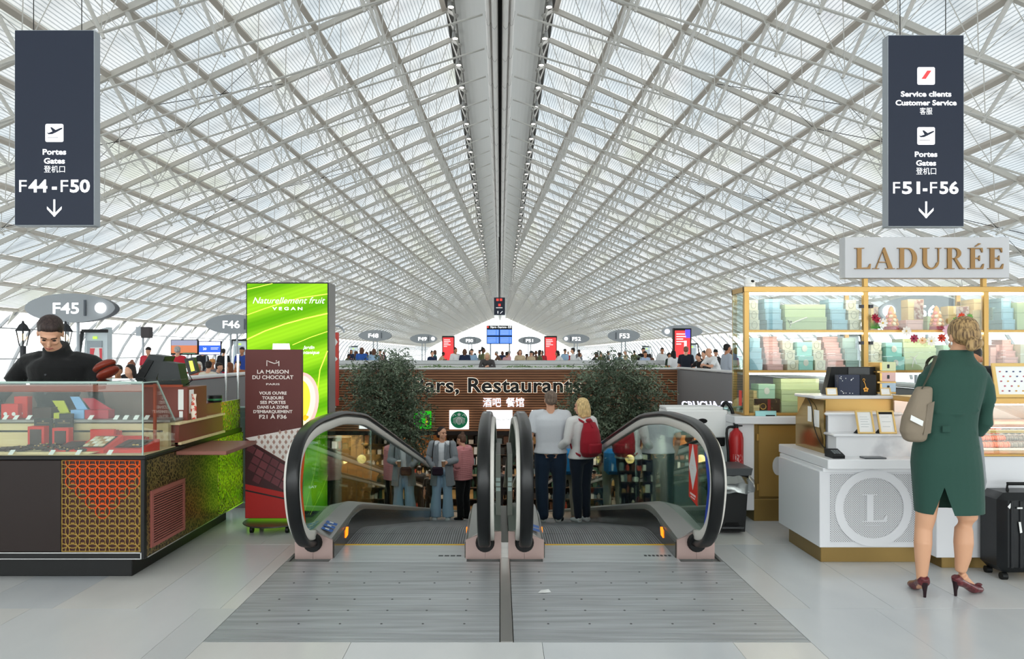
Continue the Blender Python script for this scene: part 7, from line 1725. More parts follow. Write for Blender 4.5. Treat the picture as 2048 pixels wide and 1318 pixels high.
# ---------------- ficus trees in the void
m_bark = mat('grey brown bark', '5b4c3f', .8); m_leaf = mat('ficus leaves', '4a5845', .36, noise=(2.2, '8b9a80', .4, .75))
def ficus(x, y, zc, blobs, n, seed, label):
    blobs = [(a*1.22, b_*1.15-.04, c*1.2, d*1.18, e*1.16) for a, b_, c, d, e in blobs]
    r = random.Random(seed); t = root('ficus_tree', (x, y, LOW), label, 'tree')
    mb = MB(); mb.tube(smooth_path([(x, y, LOW+.5), (x+.03, y, LOW+1.5), (x-.03, y+.02, -1.2), (x, y, zc-.6)]), .06, 10); part('trunk', mb, m_bark, t)
    mb = MB()
    for bx, bz, by_, rx, rz in blobs:
        mb.tube([(x, y, zc-.9), (x+bx*.4, y+by_*.4, zc-.3+bz*.3), (x+bx, y+by_, zc+bz)], [.035, .022, .01], 6)
        for q in range(8): e = V((x+bx+r.uniform(-rx, rx)*.8, y+by_+r.uniform(-rx, rx)*.8, zc+bz+r.uniform(-rz, rz)*.8)); mb.tube([(x+bx*.7, y+by_*.7, zc+bz*.8), e], [.012, .004], 4)
    part('branches', mb, m_bark, t)
    lf = MB()
    tot = sum(b[3]*b[3]*b[4] for b in blobs)
    for bx, bz, by_, rx, rz in blobs:
        for q in range(int(n*rx*rx*rz/tot/7)):
            u = V((r.gauss(0, 1), r.gauss(0, 1), r.gauss(0, 1))).normalized()*(r.random()**.40)*(1+.16*math.sin(q*1.7)); c_ = V((x+bx+u.x*rx, y+by_+u.y*rx, zc+bz+u.z*rz))
            dr = V((r.gauss(0, 1), r.gauss(0, 1), -.7)).normalized()      # drooping twig with alternate leaves
            for m_ in range(7):
                p = c_+dr*(m_*.022); d = (dr+V((r.gauss(0, .7), r.gauss(0, .7), r.gauss(0, .5)))).normalized(); s_ = d.cross(V((r.gauss(0, 1), r.gauss(0, 1), r.gauss(0, 1)))).normalized()*.0125; l = r.uniform(.045, .07)
                lf.add([p, p+d*l*.5+s_, p+d*l, p+d*l*.5-s_], [(0, 1, 2, 3)])
    part('foliage', lf, m_leaf, t, smooth=False, kind='stuff')
    part('planter', MB().lathe((x, y, LOW), [(.35, 0), (.45, .5), (.47, .55), (.42, .55), (.40, .45), (.02, .45)], 24), mat('grey planter', '77787a', .6), t)
    part('soil', MB().lathe((x, y, LOW+.44), [(.01, .02), (.39, .02), (.39, 0)], 20), mat('dark soil', '2c231c', .9), t)
ficus(-2.18, 14.6, .75, [(.0, .30, 0, .52, .46), (-.30, .0, .1, .46, .44), (.35, .0, .0, .42, .48), (-.12, -.42, 0, .50, .46), (.32, -.50, -.1, .42, .46), (.45, -.85, 0, .34, .36), (-.35, -.62, .2, .34, .30), (.1, -.95, .1, .36, .3), (-.42, .35, .1, .30, .28), (.10, .52, .1, .34, .32)], 23000, 5, 'left dark green ficus tree rising from the lower hall beside the left travelator')
ficus(2.35, 15.0, .75, [(-.05, .35, 0, .55, .44), (-.48, .10, .1, .42, .44), (.40, .10, .0, .46, .44), (-.10, -.35, 0, .56, .46), (-.45, -.50, -.1, .42, .46), (.42, -.45, 0, .46, .40), (.95, -.38, .2, .38, .22), (1.25, -.42, .1, .24, .16), (-.15, -.85, .1, .42, .34), (-.70, -.2, .1, .30, .28)], 26000, 9, 'right dark green ficus tree rising from the lower hall beside the right travelator')
# ================================================================ named figures
def person(name_label, loc, group=None): return root('person', loc, name_label, 'person', group)
VX_ = .0075
# --- seller in black behind the chocolate case
f = Fig(P(130, 709, 5.95)-V((0, 0, EYE)), 1.87, .05, dict(head=(.0, -.20, 1.59), neck=(-.0, -.10, 1.42), chest=(0, -.04, 1.26), sh_l=(-.25, -.04, 1.37), sh_r=(.235, -.05, 1.36), el_l=(-.44, -.06, 1.10), wr_l=(-.40, -.28, .98), el_r=(.29, -.10, 1.09), wr_r=(.16, -.30, .97)), hyaw=.38, hpitch=.62, hroll=.04, wid=1.12)
f.loc.z = -.03
L = tuple(f.loc); t = root('person', L, 'seller in a black jacket with cropped hair looking down behind the chocolate case', 'person')
b = MB(); f.torso(b); f.neckhead(b); f.arms(b); f.legs(b); rp('body', f, b, m_skin, t, VX_, 3)
b = MB(); f.torso(b, .028, hem=.80); f.arms(b, .022, .96, hands=False); b.tube([f.J['neck']+V((0, .03, -.06)), f.J['neck']+V((0, -.01, .05)), f.J['neck']+V((0, -.03, .085))], [.105, .092, .088], 16); rp('jacket', f, b, cloth('121213'), t, .012, 3)
b = MB(); f.legs(b, .012, .97, False); b.ball(f.J['hip'], (.17, .125, .12), 14, 8); rp('trousers', f, b, cloth('1b1b1e'), t, .016, 3)
b = MB(); f.shoes(b); rp('shoes', f, b, cloth('151515'), t, .013, 2)
b = MB(); f.hair(b, 'buzz'); rp('hair', f, b, hairm('2c2220'), t, .008, 2); f.face(t.children and t, t) if False else f.face(t)
b = MB()
for i in range(4): b.ball(f.J['chest']+V((-.03, -.165+.012*i*0, .10-i*.065)), (.010, .006, .010), 10, 6)
part('snap_buttons', f.fin(b), mat('dark snap buttons', '3c3d40', .3, .5), t)
b = MB(); p = inter(f.J['sh_r'], f.J['el_r'], .55); 
for q in ((-.035, .035, .033, .036), (-.035, .035, -.036, -.033), (-.035, -.032, -.036, .036), (.032, .035, -.036, .036)): b.box(p.x+q[0]+.02, p.x+q[1]+.02, p.y-.084, p.y-.080, p.z+q[2], p.z+q[3])
for i in range(3): b.box(p.x, p.x+.04-.006*i, p.y-.084, p.y-.080, p.z+.012-i*.014, p.z+.018-i*.014)
part('sleeve_badge', f.fin(b), mat('pale badge thread', 'a9a49a', .7), t, smooth=False)
b = MB(); b.ball(f.J['head']+f.HR @ V((.083, .005, -.02)), (.006, .007, .012), 8, 6, f.HR); part('earphone', f.fin(b), m_white, t)
# --- white T-shirt man on the right travelator, back view
zf = zr(10.4)
f = Fig((.70, 10.4, zf), 1.80, math.pi, dict(head=(0, .0, 1.64), sh_l=(-.205, 0, 1.43), sh_r=(.205, 0, 1.43), el_l=(-.285, .03, 1.17), wr_l=(-.30, -.10, .98), el_r=(.27, .03, 1.15), wr_r=(.25, -.06, .91), kn_l=(-.12, 0, .49), an_l=(-.10, .02, .085), kn_r=(.12, 0, .49), an_r=(.10, .02, .085), hi_l=(-.10, 0, .92), hi_r=(.10, 0, .92)), wid=1.16, hyaw=.1)
t = root('person', tuple(f.loc), 'man in a white T-shirt and dark jeans seen from behind on the right travelator', 'person')
b = MB(); f.torso(b); f.neckhead(b); f.arms(b); f.legs(b); rp('body', f, b, m_skin, t, VX_, 3)
b = MB(); f.torso(b, .026, hem=.93, hemr=(.18, .14)); f.arms(b, .026, .40, hands=False); rp('t_shirt', f, b, cloth('d3d5da'), t, .012, 3)
b = MB(); f.legs(b, .022, .99, False, r=(.098, .066, .054)); b.ball(f.J['hip']+V((0, 0, -.01)), (.185, .135, .12), 16, 10); rp('jeans', f, b, cloth('1e2f44'), t, .012, 3)
b = MB(); f.shoes(b); rp('shoes', f, b, cloth('d8d8d6'), t, .009, 2); b = MB(); f.hair(b, 'buzz'); rp('hair', f, b, hairm('5a4c42'), t, .008, 2)
b = MB(); b.tube([inter(f.J['el_l'], f.J['sh_l'], .15), f.J['el_l'], inter(f.J['el_l'], f.J['wr_l'], .3)], [.058, .056, .050], 14); rp('elbow_bandage', f, b, cloth('e2d8d4'), t, .010, 2)
# --- blonde woman with the red rucksack
f = Fig((1.12, 10.3, zf+.02), 1.70, math.pi+.50, dict(head=(0, -.01, 1.63), el_l=(-.24, .03, 1.14), wr_l=(-.16, -.12, 1.00), el_r=(.25, .0, 1.15), wr_r=(.27, -.22, 1.02), kn_l=(-.07, 0, .49), an_l=(-.07, .02, .085), kn_r=(.08, 0, .49), an_r=(.07, .02, .085)), True, hyaw=.55)
t = root('person', tuple(f.loc), 'blonde woman in white with a red rucksack beside the man in the T-shirt', 'person')
b = MB(); f.torso(b); f.neckhead(b); f.arms(b); f.legs(b); rp('body', f, b, m_skin, t, VX_, 3)
b = MB(); f.torso(b, .022, hem=.90, hemr=(.19, .14)); f.arms(b, .02, .96, hands=False); rp('sweater', f, b, cloth('dedcda'), t, .012, 3)
b = MB(); f.legs(b, .014, .99, False, r=(.086, .056, .042)); b.ball(f.J['hip']+V((0, 0, -.01)), (.175, .13, .12), 16, 10); rp('jeans', f, b, cloth('141d2b'), t, .012, 3)
b = MB(); f.shoes(b); rp('shoes', f, b, cloth('dadcdc'), t, .009, 2); b = MB(); f.hair(b, 'bob'); rp('hair', f, b, hairm('b09468'), t, .009, 1); f.face(t)
b = MB()
for s_ in (-1, 1): q = f.J['head']+f.HR @ V((s_*.032, -.098, -.002)); b.tube([q+f.HR @ V((.022*math.cos(a), 0, .018*math.sin(a))) for a in [k*math.pi/6 for k in range(12)]], .0025, 5, closed=True)
part('glasses', f.fin(b), m_blackp, t)
bp = root('rucksack', tuple(f.W((0, .25, .95))), 'red rucksack with drawstring top on the back of the blonde woman', 'bag')
b = MB(); b.tube([(0, .20, .95), (0, .215, 1.02), (0, .22, 1.15), (0, .215, 1.30), (0, .20, 1.38), (0, .19, 1.42)], [.12, .165, .165, .14, .105, .10], 20, ry=[.06, .10, .11, .095, .07, .05], up=(0, 1, 0)); mr = cloth('a01c2c'); me = rp('pack', f, b, mr, bp, .012, 3)
b = MB(); b.tube([(-.10, .325, 1.0), (-.1, .33, 1.14)], [.012]*2, 8); b.bbox(-.10, .10, .29, .345, .99, 1.14, .02); rp('front_pocket', f, b, mr, bp, .008, 3)
b = MB()
for s_ in (-1, 1): b.tube([(s_*.07, .16, 1.42), (s_*.11, .02, 1.475), (s_*.13, -.11, 1.40), (s_*.15, -.12, 1.2), (s_*.16, .02, 1.0), (s_*.13, .16, .96)], .018, 8, ry=.008, up=(1, 0, 0))
part('straps', f.fin(b), mr, bp); b = MB(); b.ball((.03, .22, 1.45), (.05, .04, .03), 10, 6); b.tube([(.03, .24, 1.44), (.02, .30, 1.36)], .008, 6); part('drawstring', f.fin(b), mr, bp)
# --- woman in the grey coat with a cup
z2 = zr(13.4)
f = Fig((-1.03, 13.4, z2), 1.66, -.05, dict(head=(.0, -.02, 1.635), el_l=(-.27, .03, 1.15), wr_l=(-.14, -.18, 1.02), el_r=(.25, -.02, 1.13), wr_r=(.13, -.24, 1.12), kn_l=(-.11, 0, .49), an_l=(-.14, .02, .085), kn_r=(.10, 0, .49), an_r=(.11, .02, .085)), True, hyaw=.75, hpitch=-.08)
t = root('person', tuple(f.loc), 'dark-haired woman in a long grey coat holding a paper cup on the left travelator', 'person')
b = MB(); f.torso(b); f.neckhead(b); f.arms(b, hd={'l': (V((.8, -.3, -.2)), V((0, .2, -1))), 'r': (V((-.8, -.35, .1)), V((0, -.8, .5)))}, curl=.5); f.legs(b); rp('body', f, b, m_skin, t, VX_, 3)
b = MB(); f.torso(b, .010, hem=.95); rp('white_top', f, b, cloth('dfe2e6'), t, .012, 3)
b = MB(); f.legs(b, .014, .99, False, flare=(.085, .10, .115)); b.ball(f.J['hip']+V((0, 0, -.0)), (.175, .13, .12), 16, 10); rp('wide_jeans', f, b, cloth('a9c6de'), t, .012, 3)
b = MB(); f.shoes(b); rp('shoes', f, b, cloth('c8cccc'), t, .009, 2); b = MB(); f.hair(b, 'lowbun'); rp('hair', f, b, hairm('1f1715'), t, .008, 2); f.face(t)
b = MB()       # open coat: shell with a gap at the front
J = f.J
def coat(f, mb, zs, open_a, thick=.012, n=26):
    outer = []; inner = []
    for z, rx, ry, oa, cx_, cy_ in zs:
        ro = []; ri = []
        for k in range(n+1):
            a = -math.pi/2+oa+(2*math.pi-2*oa)*k/n
            ro.append(V((cx_+rx*math.cos(a), cy_+ry*math.sin(a), z))); ri.append(V((cx_+(rx-thick)*math.cos(a), cy_+(ry-thick)*math.sin(a), z)))
        outer.append(ro); inner.append(ri)
    for S_, flip in ((outer, 0), (inner, 1)):
        for i in range(len(S_)-1):
            for k in range(n): q = [S_[i][k], S_[i][k+1], S_[i+1][k+1], S_[i+1][k]]; mb.quad(*(q[::-1] if flip else q))
    for k_ in (0, n):
        for i in range(len(outer)-1): mb.quad(outer[i][k_], inner[i][k_], inner[i+1][k_], outer[i+1][k_])
    for i_ in (0, -1):
        for k in range(n): mb.quad(outer[i_][k], outer[i_][k+1], inner[i_][k+1], inner[i_][k])
coat(f, b, [(.66, .235, .165, .42, 0, .0), (.80, .22, .16, .40, 0, 0), (.95, .205, .155, .36, 0, 0), (1.08, .19, .15, .34, 0, 0), (1.2, .19, .158, .38, 0, 0), (1.32, .195, .155, .45, 0, 0), (1.41, .17, .12, .5, 0, 0), (1.47, .09, .085, .6, 0, .01)], 0)
part('coat', f.fin(b), cloth('8d9297'), t, smooth='all', fixn=True)
b = MB(); f.arms(b, .026, .93, hands=False)
for s_ in ('l', 'r'): b.ball(J['sh_'+s_], .082, 12, 8)
rp('sleeves', f, b, cloth('8d9297'), t, .012, 3)
b = MB()
for s_ in (-1, 1): b.add([(s_*.055, -.13, 1.45), (s_*.115, -.15, 1.40), (s_*.10, -.17, 1.26), (s_*.05, -.165, 1.12), (s_*.05, -.155, 1.3)], [(0, 1, 2, 3, 4)][:1])
part('lapels', f.fin(b), cloth('7d8287'), t, smooth=False)
b = MB()
for s_ in (-1, 1): b.tube([(s_*.14, .02, 1.49), (s_*.155, -.10, 1.44), (s_*.16, -.165, 1.30), (s_*.17, -.12, 1.12), (s_*.19, .0, 1.05)], .018, 8, ry=.008, up=(1, 0, 0))
part('bag_straps', f.fin(b), cloth('15151a'), t)
cup = f.W((.06, -.32, 1.10)); tc_ = root('paper_cup', tuple(cup), 'brown paper cup with pale base held by the woman in the grey coat', 'cup'); part('cup', MB().lathe(cup, [(.028, -.05), (.036, .045), (.037, .05), (.03, .05)], 18), mat('kraft paper', 'a37a5c', .7), tc_); part('lid', MB().lathe(cup, [(.038, .048), (.039, .056), (.034, .066), (.01, .067)], 18), m_white, tc_)
pb = f.W((-.07, -.24, .98)); thing('purse', MB().bbox(pb.x-.09, pb.x+.11, pb.y-.04, pb.y+.04, pb.z-.10, pb.z+.05, .025), cloth('2b1a2a'), 'small dark purple purse under the hand of the woman in grey', 'bag')
# --- woman in the pink quilted jacket
f = Fig((-.70, 14.3, zr(14.3)), 1.64, math.pi+.95, dict(head=(0, -.05, 1.62), el_l=(-.23, .02, 1.12), wr_l=(-.20, -.08, .90), el_r=(.23, .02, 1.12), wr_r=(.20, -.08, .90)), True, hpitch=.2)
t = root('person', tuple(f.loc), 'woman in a pink quilted jacket and black trousers behind the woman in grey', 'person')
b = MB(); f.torso(b); f.neckhead(b); f.arms(b); f.legs(b); rp('body', f, b, m_skin, t, .009, 3)
b = MB(); f.torso(b, .03, hem=.82, hemr=(.20, .15)); f.arms(b, .028, .96, hands=False)
for i in range(16): z = .85+i*.038; b.tube([(.208*math.cos(a), .158*math.sin(a), z) for a in [k*math.pi/12 for k in range(24)]], .017, 6, closed=True)
b.tube([(-.10, .09, 1.46), (0, .14, 1.44), (.10, .09, 1.46)], .045, 10); rp('quilted_jacket', f, b, mat('pink quilting', 'd98f90', .5), t, .011, 1)
b = MB(); f.legs(b, .02, .99, False, flare=(.075, .07, .075)); b.ball(f.J['hip'], (.175, .13, .12), 16, 10); rp('trousers', f, b, cloth('141416'), t, .013, 3)
b = MB(); f.shoes(b); rp('shoes', f, b, cloth('18181a'), t, .012, 2); b = MB(); f.hair(b, 'bun'); rp('hair', f, b, hairm('4a3428'), t, .009, 2); f.face(t)
# --- assistant in black behind the macaron counter
f = Fig((3.93, 6.28, 0), 1.66, -.35, dict(head=(-.02, -.16, 1.55), neck=(0, -.08, 1.42), chest=(0, -.03, 1.27), el_l=(-.27, -.04, 1.13), wr_l=(-.12, -.22, 1.0), el_r=(.27, -.04, 1.13), wr_r=(.12, -.22, 1.0)), True, hpitch=.5, hyaw=-.2, wid=1.15)
t = root('person', tuple(f.loc), 'shop assistant in black with dark hair and a face mask behind the green-dressed woman', 'person')
b = MB(); f.torso(b); f.neckhead(b); f.arms(b); f.legs(b); rp('body', f, b, m_skin2, t, VX_, 3)
b = MB(); f.torso(b, .026, hem=.80); f.arms(b, .022, .96, hands=False); rp('jacket', f, b, cloth('121214'), t, .012, 3)
b = MB(); f.legs(b, .014, .99, False); b.ball(f.J['hip'], (.17, .125, .12), 14, 8); rp('trousers', f, b, cloth('161618'), t, .016, 3); b = MB(); f.shoes(b); rp('shoes', f, b, cloth('151515'), t, .013, 2)
b = MB(); f.hair(b, 'lowbun'); rp('hair', f, b, hairm('17120f'), t, .009, 2); f.face(t)
b = MB(); b.tube([f.J['neck']+V((0, -.10, .0)), f.J['chest']+V((0, -.15, -.05))], .025, 8, ry=.006); part('shirt_front', f.fin(b), m_white, t)
b = MB(); b.ball(f.J['head']+f.HR @ V((0, -.055, -.055)), (.058, .058, .045), 12, 8, f.HR); rp('face_mask', f, b, cloth('1a1a1c'), t, .008, 2)
# --- woman in the green dress (large, near): built from sections at her own distance
gYf = 4.68
def gx_(px): return (px-1000)*gYf/1500
def gz_(py): return EYE-(py-709)*gYf/1500
T = root('person', (gx_(1895), gYf, 0), 'blonde woman in a dark green dress and burgundy heels seen from behind at the counter', 'person')
def sec(px0, px1, py, dep, dy=0., p=.88, n=28):
    x0, x1 = gx_(px0), gx_(px1); cx_, rx = (x0+x1)/2, (x1-x0)/2; return [V((cx_+rx*math.copysign(abs(math.cos(a))**p, math.cos(a)), gYf+dy+dep*math.copysign(abs(math.sin(a))**p, math.sin(a)), gz_(py))) for a in [2*math.pi*k/n for k in range(n)]]
def lm(mb, pts, rs, n=14, ry=None):
    mb.tube([V((gx_(a), gYf+d, gz_(b_))) for a, b_, d in pts], rs, n, ry=ry)
def gpart(name, mb, m, vox, it, dx=None):
    me = remesh(mb, vox, it, name); me.transform(Matrix.Translation((-LOC[T.name][0], -LOC[T.name][1], 0))); me.materials.append(m)
    return part(name, me, m, T)
hc = V((gx_(1934), gYf+.05, gz_(676)))
HRg = rot(math.pi+.0, .38, -.05)
b = MB()
b.rings([sec(1842, 1950, 940, .10), sec(1846, 1946, 850, .085), sec(1846, 1955, 780, .085), sec(1850, 1968, 745, .07), sec(1880, 1948, 722, .05, .02), sec(1893, 1946, 705, .042, .03)])
b.tube([(gx_(1918), gYf+.03, gz_(725)), (gx_(1926), gYf+.035, gz_(700)), hc+V((0, 0, -.05))], [.060, .052, .055], 16); head(b, hc, HRg, .96)
# legs: hips down to ankles
lm(b, [(1865, 900, 0), (1857, 980, 0), (1851, 1035, 0), (1849, 1058, .012), (1844, 1085, -.010), (1844, 1118, -.004), (1845, 1152, .008), (1847, 1172, .012)], [.080, .070, .058, .050, .052, .043, .032, .030], 18)
lm(b, [(1925, 900, 0), (1930, 980, 0), (1934, 1035, 0), (1930, 1058, .012), (1925, 1085, -.010), (1925, 1115, -.004), (1923, 1142, .008), (1926, 1158, .012)], [.082, .072, .060, .052, .056, .046, .033, .031], 18)
lm(b, [(1847, 1164, .01), (1850, 1172, .04), (1854, 1183, .12)], [.030, .029, .022], 12)
lm(b, [(1926, 1152, .01), (1936, 1163, .03), (1956, 1177, .05)], [.031, .028, .019], 12)
# arms: the right one bent forward and down, the left one hidden by the bag
lm(b, [(1961, 752, .0), (1974, 800, .01), (1974, 848, .03), (1962, 872, .10), (1948, 886, .16)], [.046, .042, .038, .032, .023], 12)
hand(b, (gx_(1948), gYf+.16, gz_(886)), (-.5, .55, -.6), (-.5, -.6, .2), .95, .45)
lm(b, [(1856, 752, .0), (1846, 800, .04), (1842, 848, .10), (1850, 862, .22), (1862, 868, .32)], [.045, .040, .036, .030, .023], 12)
hand(b, (gx_(1862), gYf+.32, gz_(868)), (.5, .8, -.1), (.6, -.3, -.5), .95, .45)
gpart('body', b, mat('tanned skin', 'd3a07f', .48, spec=.4), .0075, 3)
b = MB()
b.rings([sec(1833, 1964, 1025, .128), sec(1831, 1964, 1000, .128), sec(1828, 1962, 960, .133), sec(1826, 1958, 925, .140), sec(1829, 1954, 895, .132), sec(1834, 1951, 870, .118), sec(1837, 1951, 848, .108), sec(1838, 1953, 830, .108), sec(1839, 1960, 800, .112), sec(1841, 1967, 770, .112), sec(1845, 1973, 750, .100), sec(1853, 1968, 735, .088), sec(1870, 1953, 722, .075, .01), sec(1881, 1949, 712, .066, .02), sec(1886, 1949, 700, .060, .026)])
lm(b, [(1958, 752, .0), (1969, 775, .002), (1975, 800, .01), (1976, 845, .03), (1968, 868, .08)], [.058, .057, .054, .050, .046], 14)
lm(b, [(1858, 752, .0), (1848, 800, .04), (1843, 845, .10), (1849, 856, .18)], [.058, .053, .048, .042], 14)
# folds at the waist and hip
for y, x0, x1, r_ in ((822, 1848, 1948, .010), (866, 1842, 1944, .009), (905, 1838, 1900, .008), (893, 1900, 1950, .009)): b.tube([(gx_(x0+6), gYf-.088, gz_(y)), (gx_((x0+x1)/2), gYf-.112, gz_(y+4)), (gx_(x1-8), gYf-.085, gz_(y-3))], r_*.8, 8)
# cut the back vent: a thin wedge taken out by splitting the hem section
dress = remesh(b, .0085, 2, 'dress'); dress.transform(Matrix.Translation((-LOC[T.name][0], -LOC[T.name][1], 0)))
bm = bmesh.new(); bm.from_mesh(dress); tx = gx_(1866)-LOC[T.name][0]
zt_, zb_ = gz_(968), gz_(1025)
for co, no in (((0, 0, gz_(1023.5)), (0, 0, 1)), ((tx, 0, zt_), (1, 0, -.052/(zt_-zb_))), ((tx, 0, zt_), (1, 0, .062/(zt_-zb_)))): bmesh.ops.bisect_plane(bm, geom=bm.verts[:]+bm.edges[:]+bm.faces[:], plane_co=co, plane_no=no)
def killf(c): u = (zt_-c.z)/(zt_-zb_); return c.z < gz_(1023.5) or (c.y < -.02 and c.z < zt_ and -.052*u < c.x-tx < .062*u)
kill = [fc for fc in bm.faces if killf(fc.calc_center_median())]
bmesh.ops.delete(bm, geom=list(set(kill)), context='FACES'); bm.to_mesh(dress); bm.free()
m_dress = mat('dark green crepe', '27493f', .8, sheen=.1, bump=(45, .12)); dress.materials.append(m_dress); dr = part('dress', dress, m_dress, T)
b = MB().tube([(gx_(1851), gYf-.122, gz_(862)), (gx_(1866), gYf-.124, gz_(862))], .018, 8); 
part('belt_tab', MB().bbox(gx_(1862), gx_(1878), gYf-.122, gYf-.112, gz_(861), gz_(848), .003), m_dress, T)
# hair drawn back into a low chignon
b = MB(); fh = lambda x, y, z: hc+HRg @ V((x, y, z))
b.ball(fh(0, .028, .045), (.086, .098, .086), 22, 14, HRg); b.ball(fh(0, .05, .0), (.083, .074, .07), 20, 12, HRg)
b.ball(fh(.0, .112, -.082), (.050, .040, .040), 18, 12, HRg); b.ball(fh(.02, .108, -.105), (.036, .03, .028), 14, 10, HRg)
for k in range(0):
    a = -1.6+3.2*k/39; p0 = fh(.080*math.sin(a), .055-.0*abs(a), .045+.085*math.cos(a)*.9); p1 = fh(.062*math.sin(a), .110, -.01+.06*math.cos(a)); p2 = fh(.012*math.sin(a), .128, -.062)
    b.tube([p0, inter(p0, p1, .5)+V((0, -.004, .004)), p1, p2], [.004, .0045, .0045, .004], 6)
hm = mat('blonde streaked hair', '5f4934', .5, noise=(30, 'b79768', .38, .62, (3, 3, .35)))
gpart('hair', b, hm, .0055, 3)
b = MB()
for s_ in (-1, 1): q = fh(s_*.080, .012, -.045); b.ball(q, (.006, .006, .012), 8, 6)
part('pearl_earrings', b, m_white, T)
# court shoes
def pump(px, py, d, col, heel_py, nm):
    b = MB(); a_ = V((gx_(px), gYf, gz_(py))); d = V(d).normalized()
    hz = .085
    b.tube([a_-d*.035+V((0, 0, .045)), a_-d*.01+V((0, 0, .03)), a_+d*.07+V((0, 0, -.005)), a_+d*.14+V((0, 0, -.045)), a_+d*.19+V((0, 0, -.052)), a_+d*.215+V((0, 0, -.055))], [.028, .036, .037, .042, .034, .012], 16, ry=[.030, .032, .020, .022, .016, .008]); return b, a_, d
m_shoe = mat('burgundy snakeskin', '4d1f24', .3, noise=(70, '6b2e33', .4, .6), coat=.2)
for px, zh, d in ((1847, 0, (.14, .8, 0)), (1922, 0, (.90, .34, 0))):
    a_ = V((gx_(px), gYf+(.01 if px < 1900 else .015), .0)); d = V(d).normalized()
    b = MB(); b.tube([a_-d*.038+V((0, 0, .125)), a_-d*.02+V((0, 0, .098)), a_+d*.05+V((0, 0, .068)), a_+d*.115+V((0, 0, .034)), a_+d*.165+V((0, 0, .026)), a_+d*.20+V((0, 0, .018))], [.026, .037, .036, .042, .036, .014], 16, ry=[.022, .034, .024, .030, .024, .012])
    me = remesh(b, .0055, 3, 'shoe'); me.transform(Matrix.Translation((-LOC[T.name][0], -LOC[T.name][1], 0))); me.materials.append(m_shoe); so = part('shoe', me, m_shoe, T)
    part('heel', MB().tube([a_-d*.03+V((0, 0, .095)), a_-d*.035+V((0, 0, .04)), a_-d*.034+V((0, 0, .0))], [.022, .011, .008], 10), mat('dark heel', '241318', .3), so)
    if px > 1900: part('bow', MB().ball(a_+d*.17+V((0, 0, .052)), (.022, .016, .010), 10, 6), m_shoe, so)
# tote bag over her left shoulder
tb_ = root('tote_bag', (gx_(1815), gYf-.08, gz_(882)), 'taupe tote bag with a white patch hanging from the shoulder of the green-dressed woman', 'bag')
b = MB(); rgs = []
for y, x0, x1, dp in ((881, 1804, 1832, .03), (876, 1796, 1838, .05), (860, 1790, 1840, .065), (835, 1794, 1845, .065), (805, 1806, 1848, .055), (778, 1818, 1851, .035), (772, 1820, 1851, .02)): rgs.append(sec(x0, x1, y, dp, -.07, .8, 24))
b.rings(rgs); me = remesh(b, .009, 3, 'bag'); me.transform(Matrix.Translation((-LOC[tb_.name][0], -LOC[tb_.name][1], -LOC[tb_.name][2]))); mt = mat('taupe canvas', '8a7d6c', .7, bump=(80, .15)); me.materials.append(mt); part('bag_body', me, mt, tb_)
mb = MB(); q = lambda x, y: V((gx_(x), gYf-.150, gz_(y))); mb.add([q(1794, 836), q(1796, 826), q(1820, 838), q(1818, 848)], [(0, 3, 2, 1)]); part('white_patch', mb, m_white, tb_, smooth=False)
part('side_panel', MB().add([V((gx_(1822), gYf-.138, gz_(866))), V((gx_(1838), gYf-.128, gz_(862))), V((gx_(1848), gYf-.115, gz_(800))), V((gx_(1832), gYf-.130, gz_(806)))], [(0, 1, 2, 3)]), mat('dull taupe panel', '7f7364', .7), tb_, smooth=False)
for o_ in (0, .035):
    mb = MB(); mb.tube(smooth_path([(gx_(1826)+o_*1.2, gYf-.10+o_*2, gz_(776)), (gx_(1838)+o_, gYf-.115+o_*2, gz_(748)), (gx_(1850)+o_*.8, gYf-.10+o_*1.5, gz_(722)), (gx_(1861)+o_*.5, gYf-.05+o_, gz_(712)), (gx_(1862)+o_*.3, gYf+.05, gz_(725)), (gx_(1850), gYf+.03-.1*0, gz_(775))]), .010, 8, ry=.004); part('strap', mb, mat('dark olive strap', '4a4a3c', .6), tb_)
# grey jacket over her arm
gj = root('folded_jacket', (gx_(1960), gYf+.05, gz_(1025)), 'light grey jacket draped over the right forearm of the green-dressed woman', 'jacket')
b = MB(); b.rings([sec(1953, 1970, 1026, .014, .05, 1, 14), sec(1950, 1976, 1000, .02, .05, 1, 14), sec(1946, 1984, 966, .025, .05, 1, 14), sec(1944, 1978, 930, .03, .04, 1, 14), sec(1944, 1972, 895, .035, .03, 1, 14), sec(1946, 1968, 874, .03, .03, 1, 14)])
for x0, x1 in ((1950, 1957), (1956, 1968), (1962, 1976)): b.tube([(gx_(x0), gYf+.035, gz_(885)), (gx_((x0+x1)/2), gYf+.03, gz_(930)), (gx_(x1), gYf+.035, gz_(962))], .009, 6)
me = remesh(b, .008, 2, 'jacket'); me.transform(Matrix.Translation((-LOC[gj.name][0], -LOC[gj.name][1], -LOC[gj.name][2]))); me.materials.append(cloth('8b8e91')); part('cloth', me, cloth('8b8e91'), gj)
# ================================================================ crowd
PI = math.pi
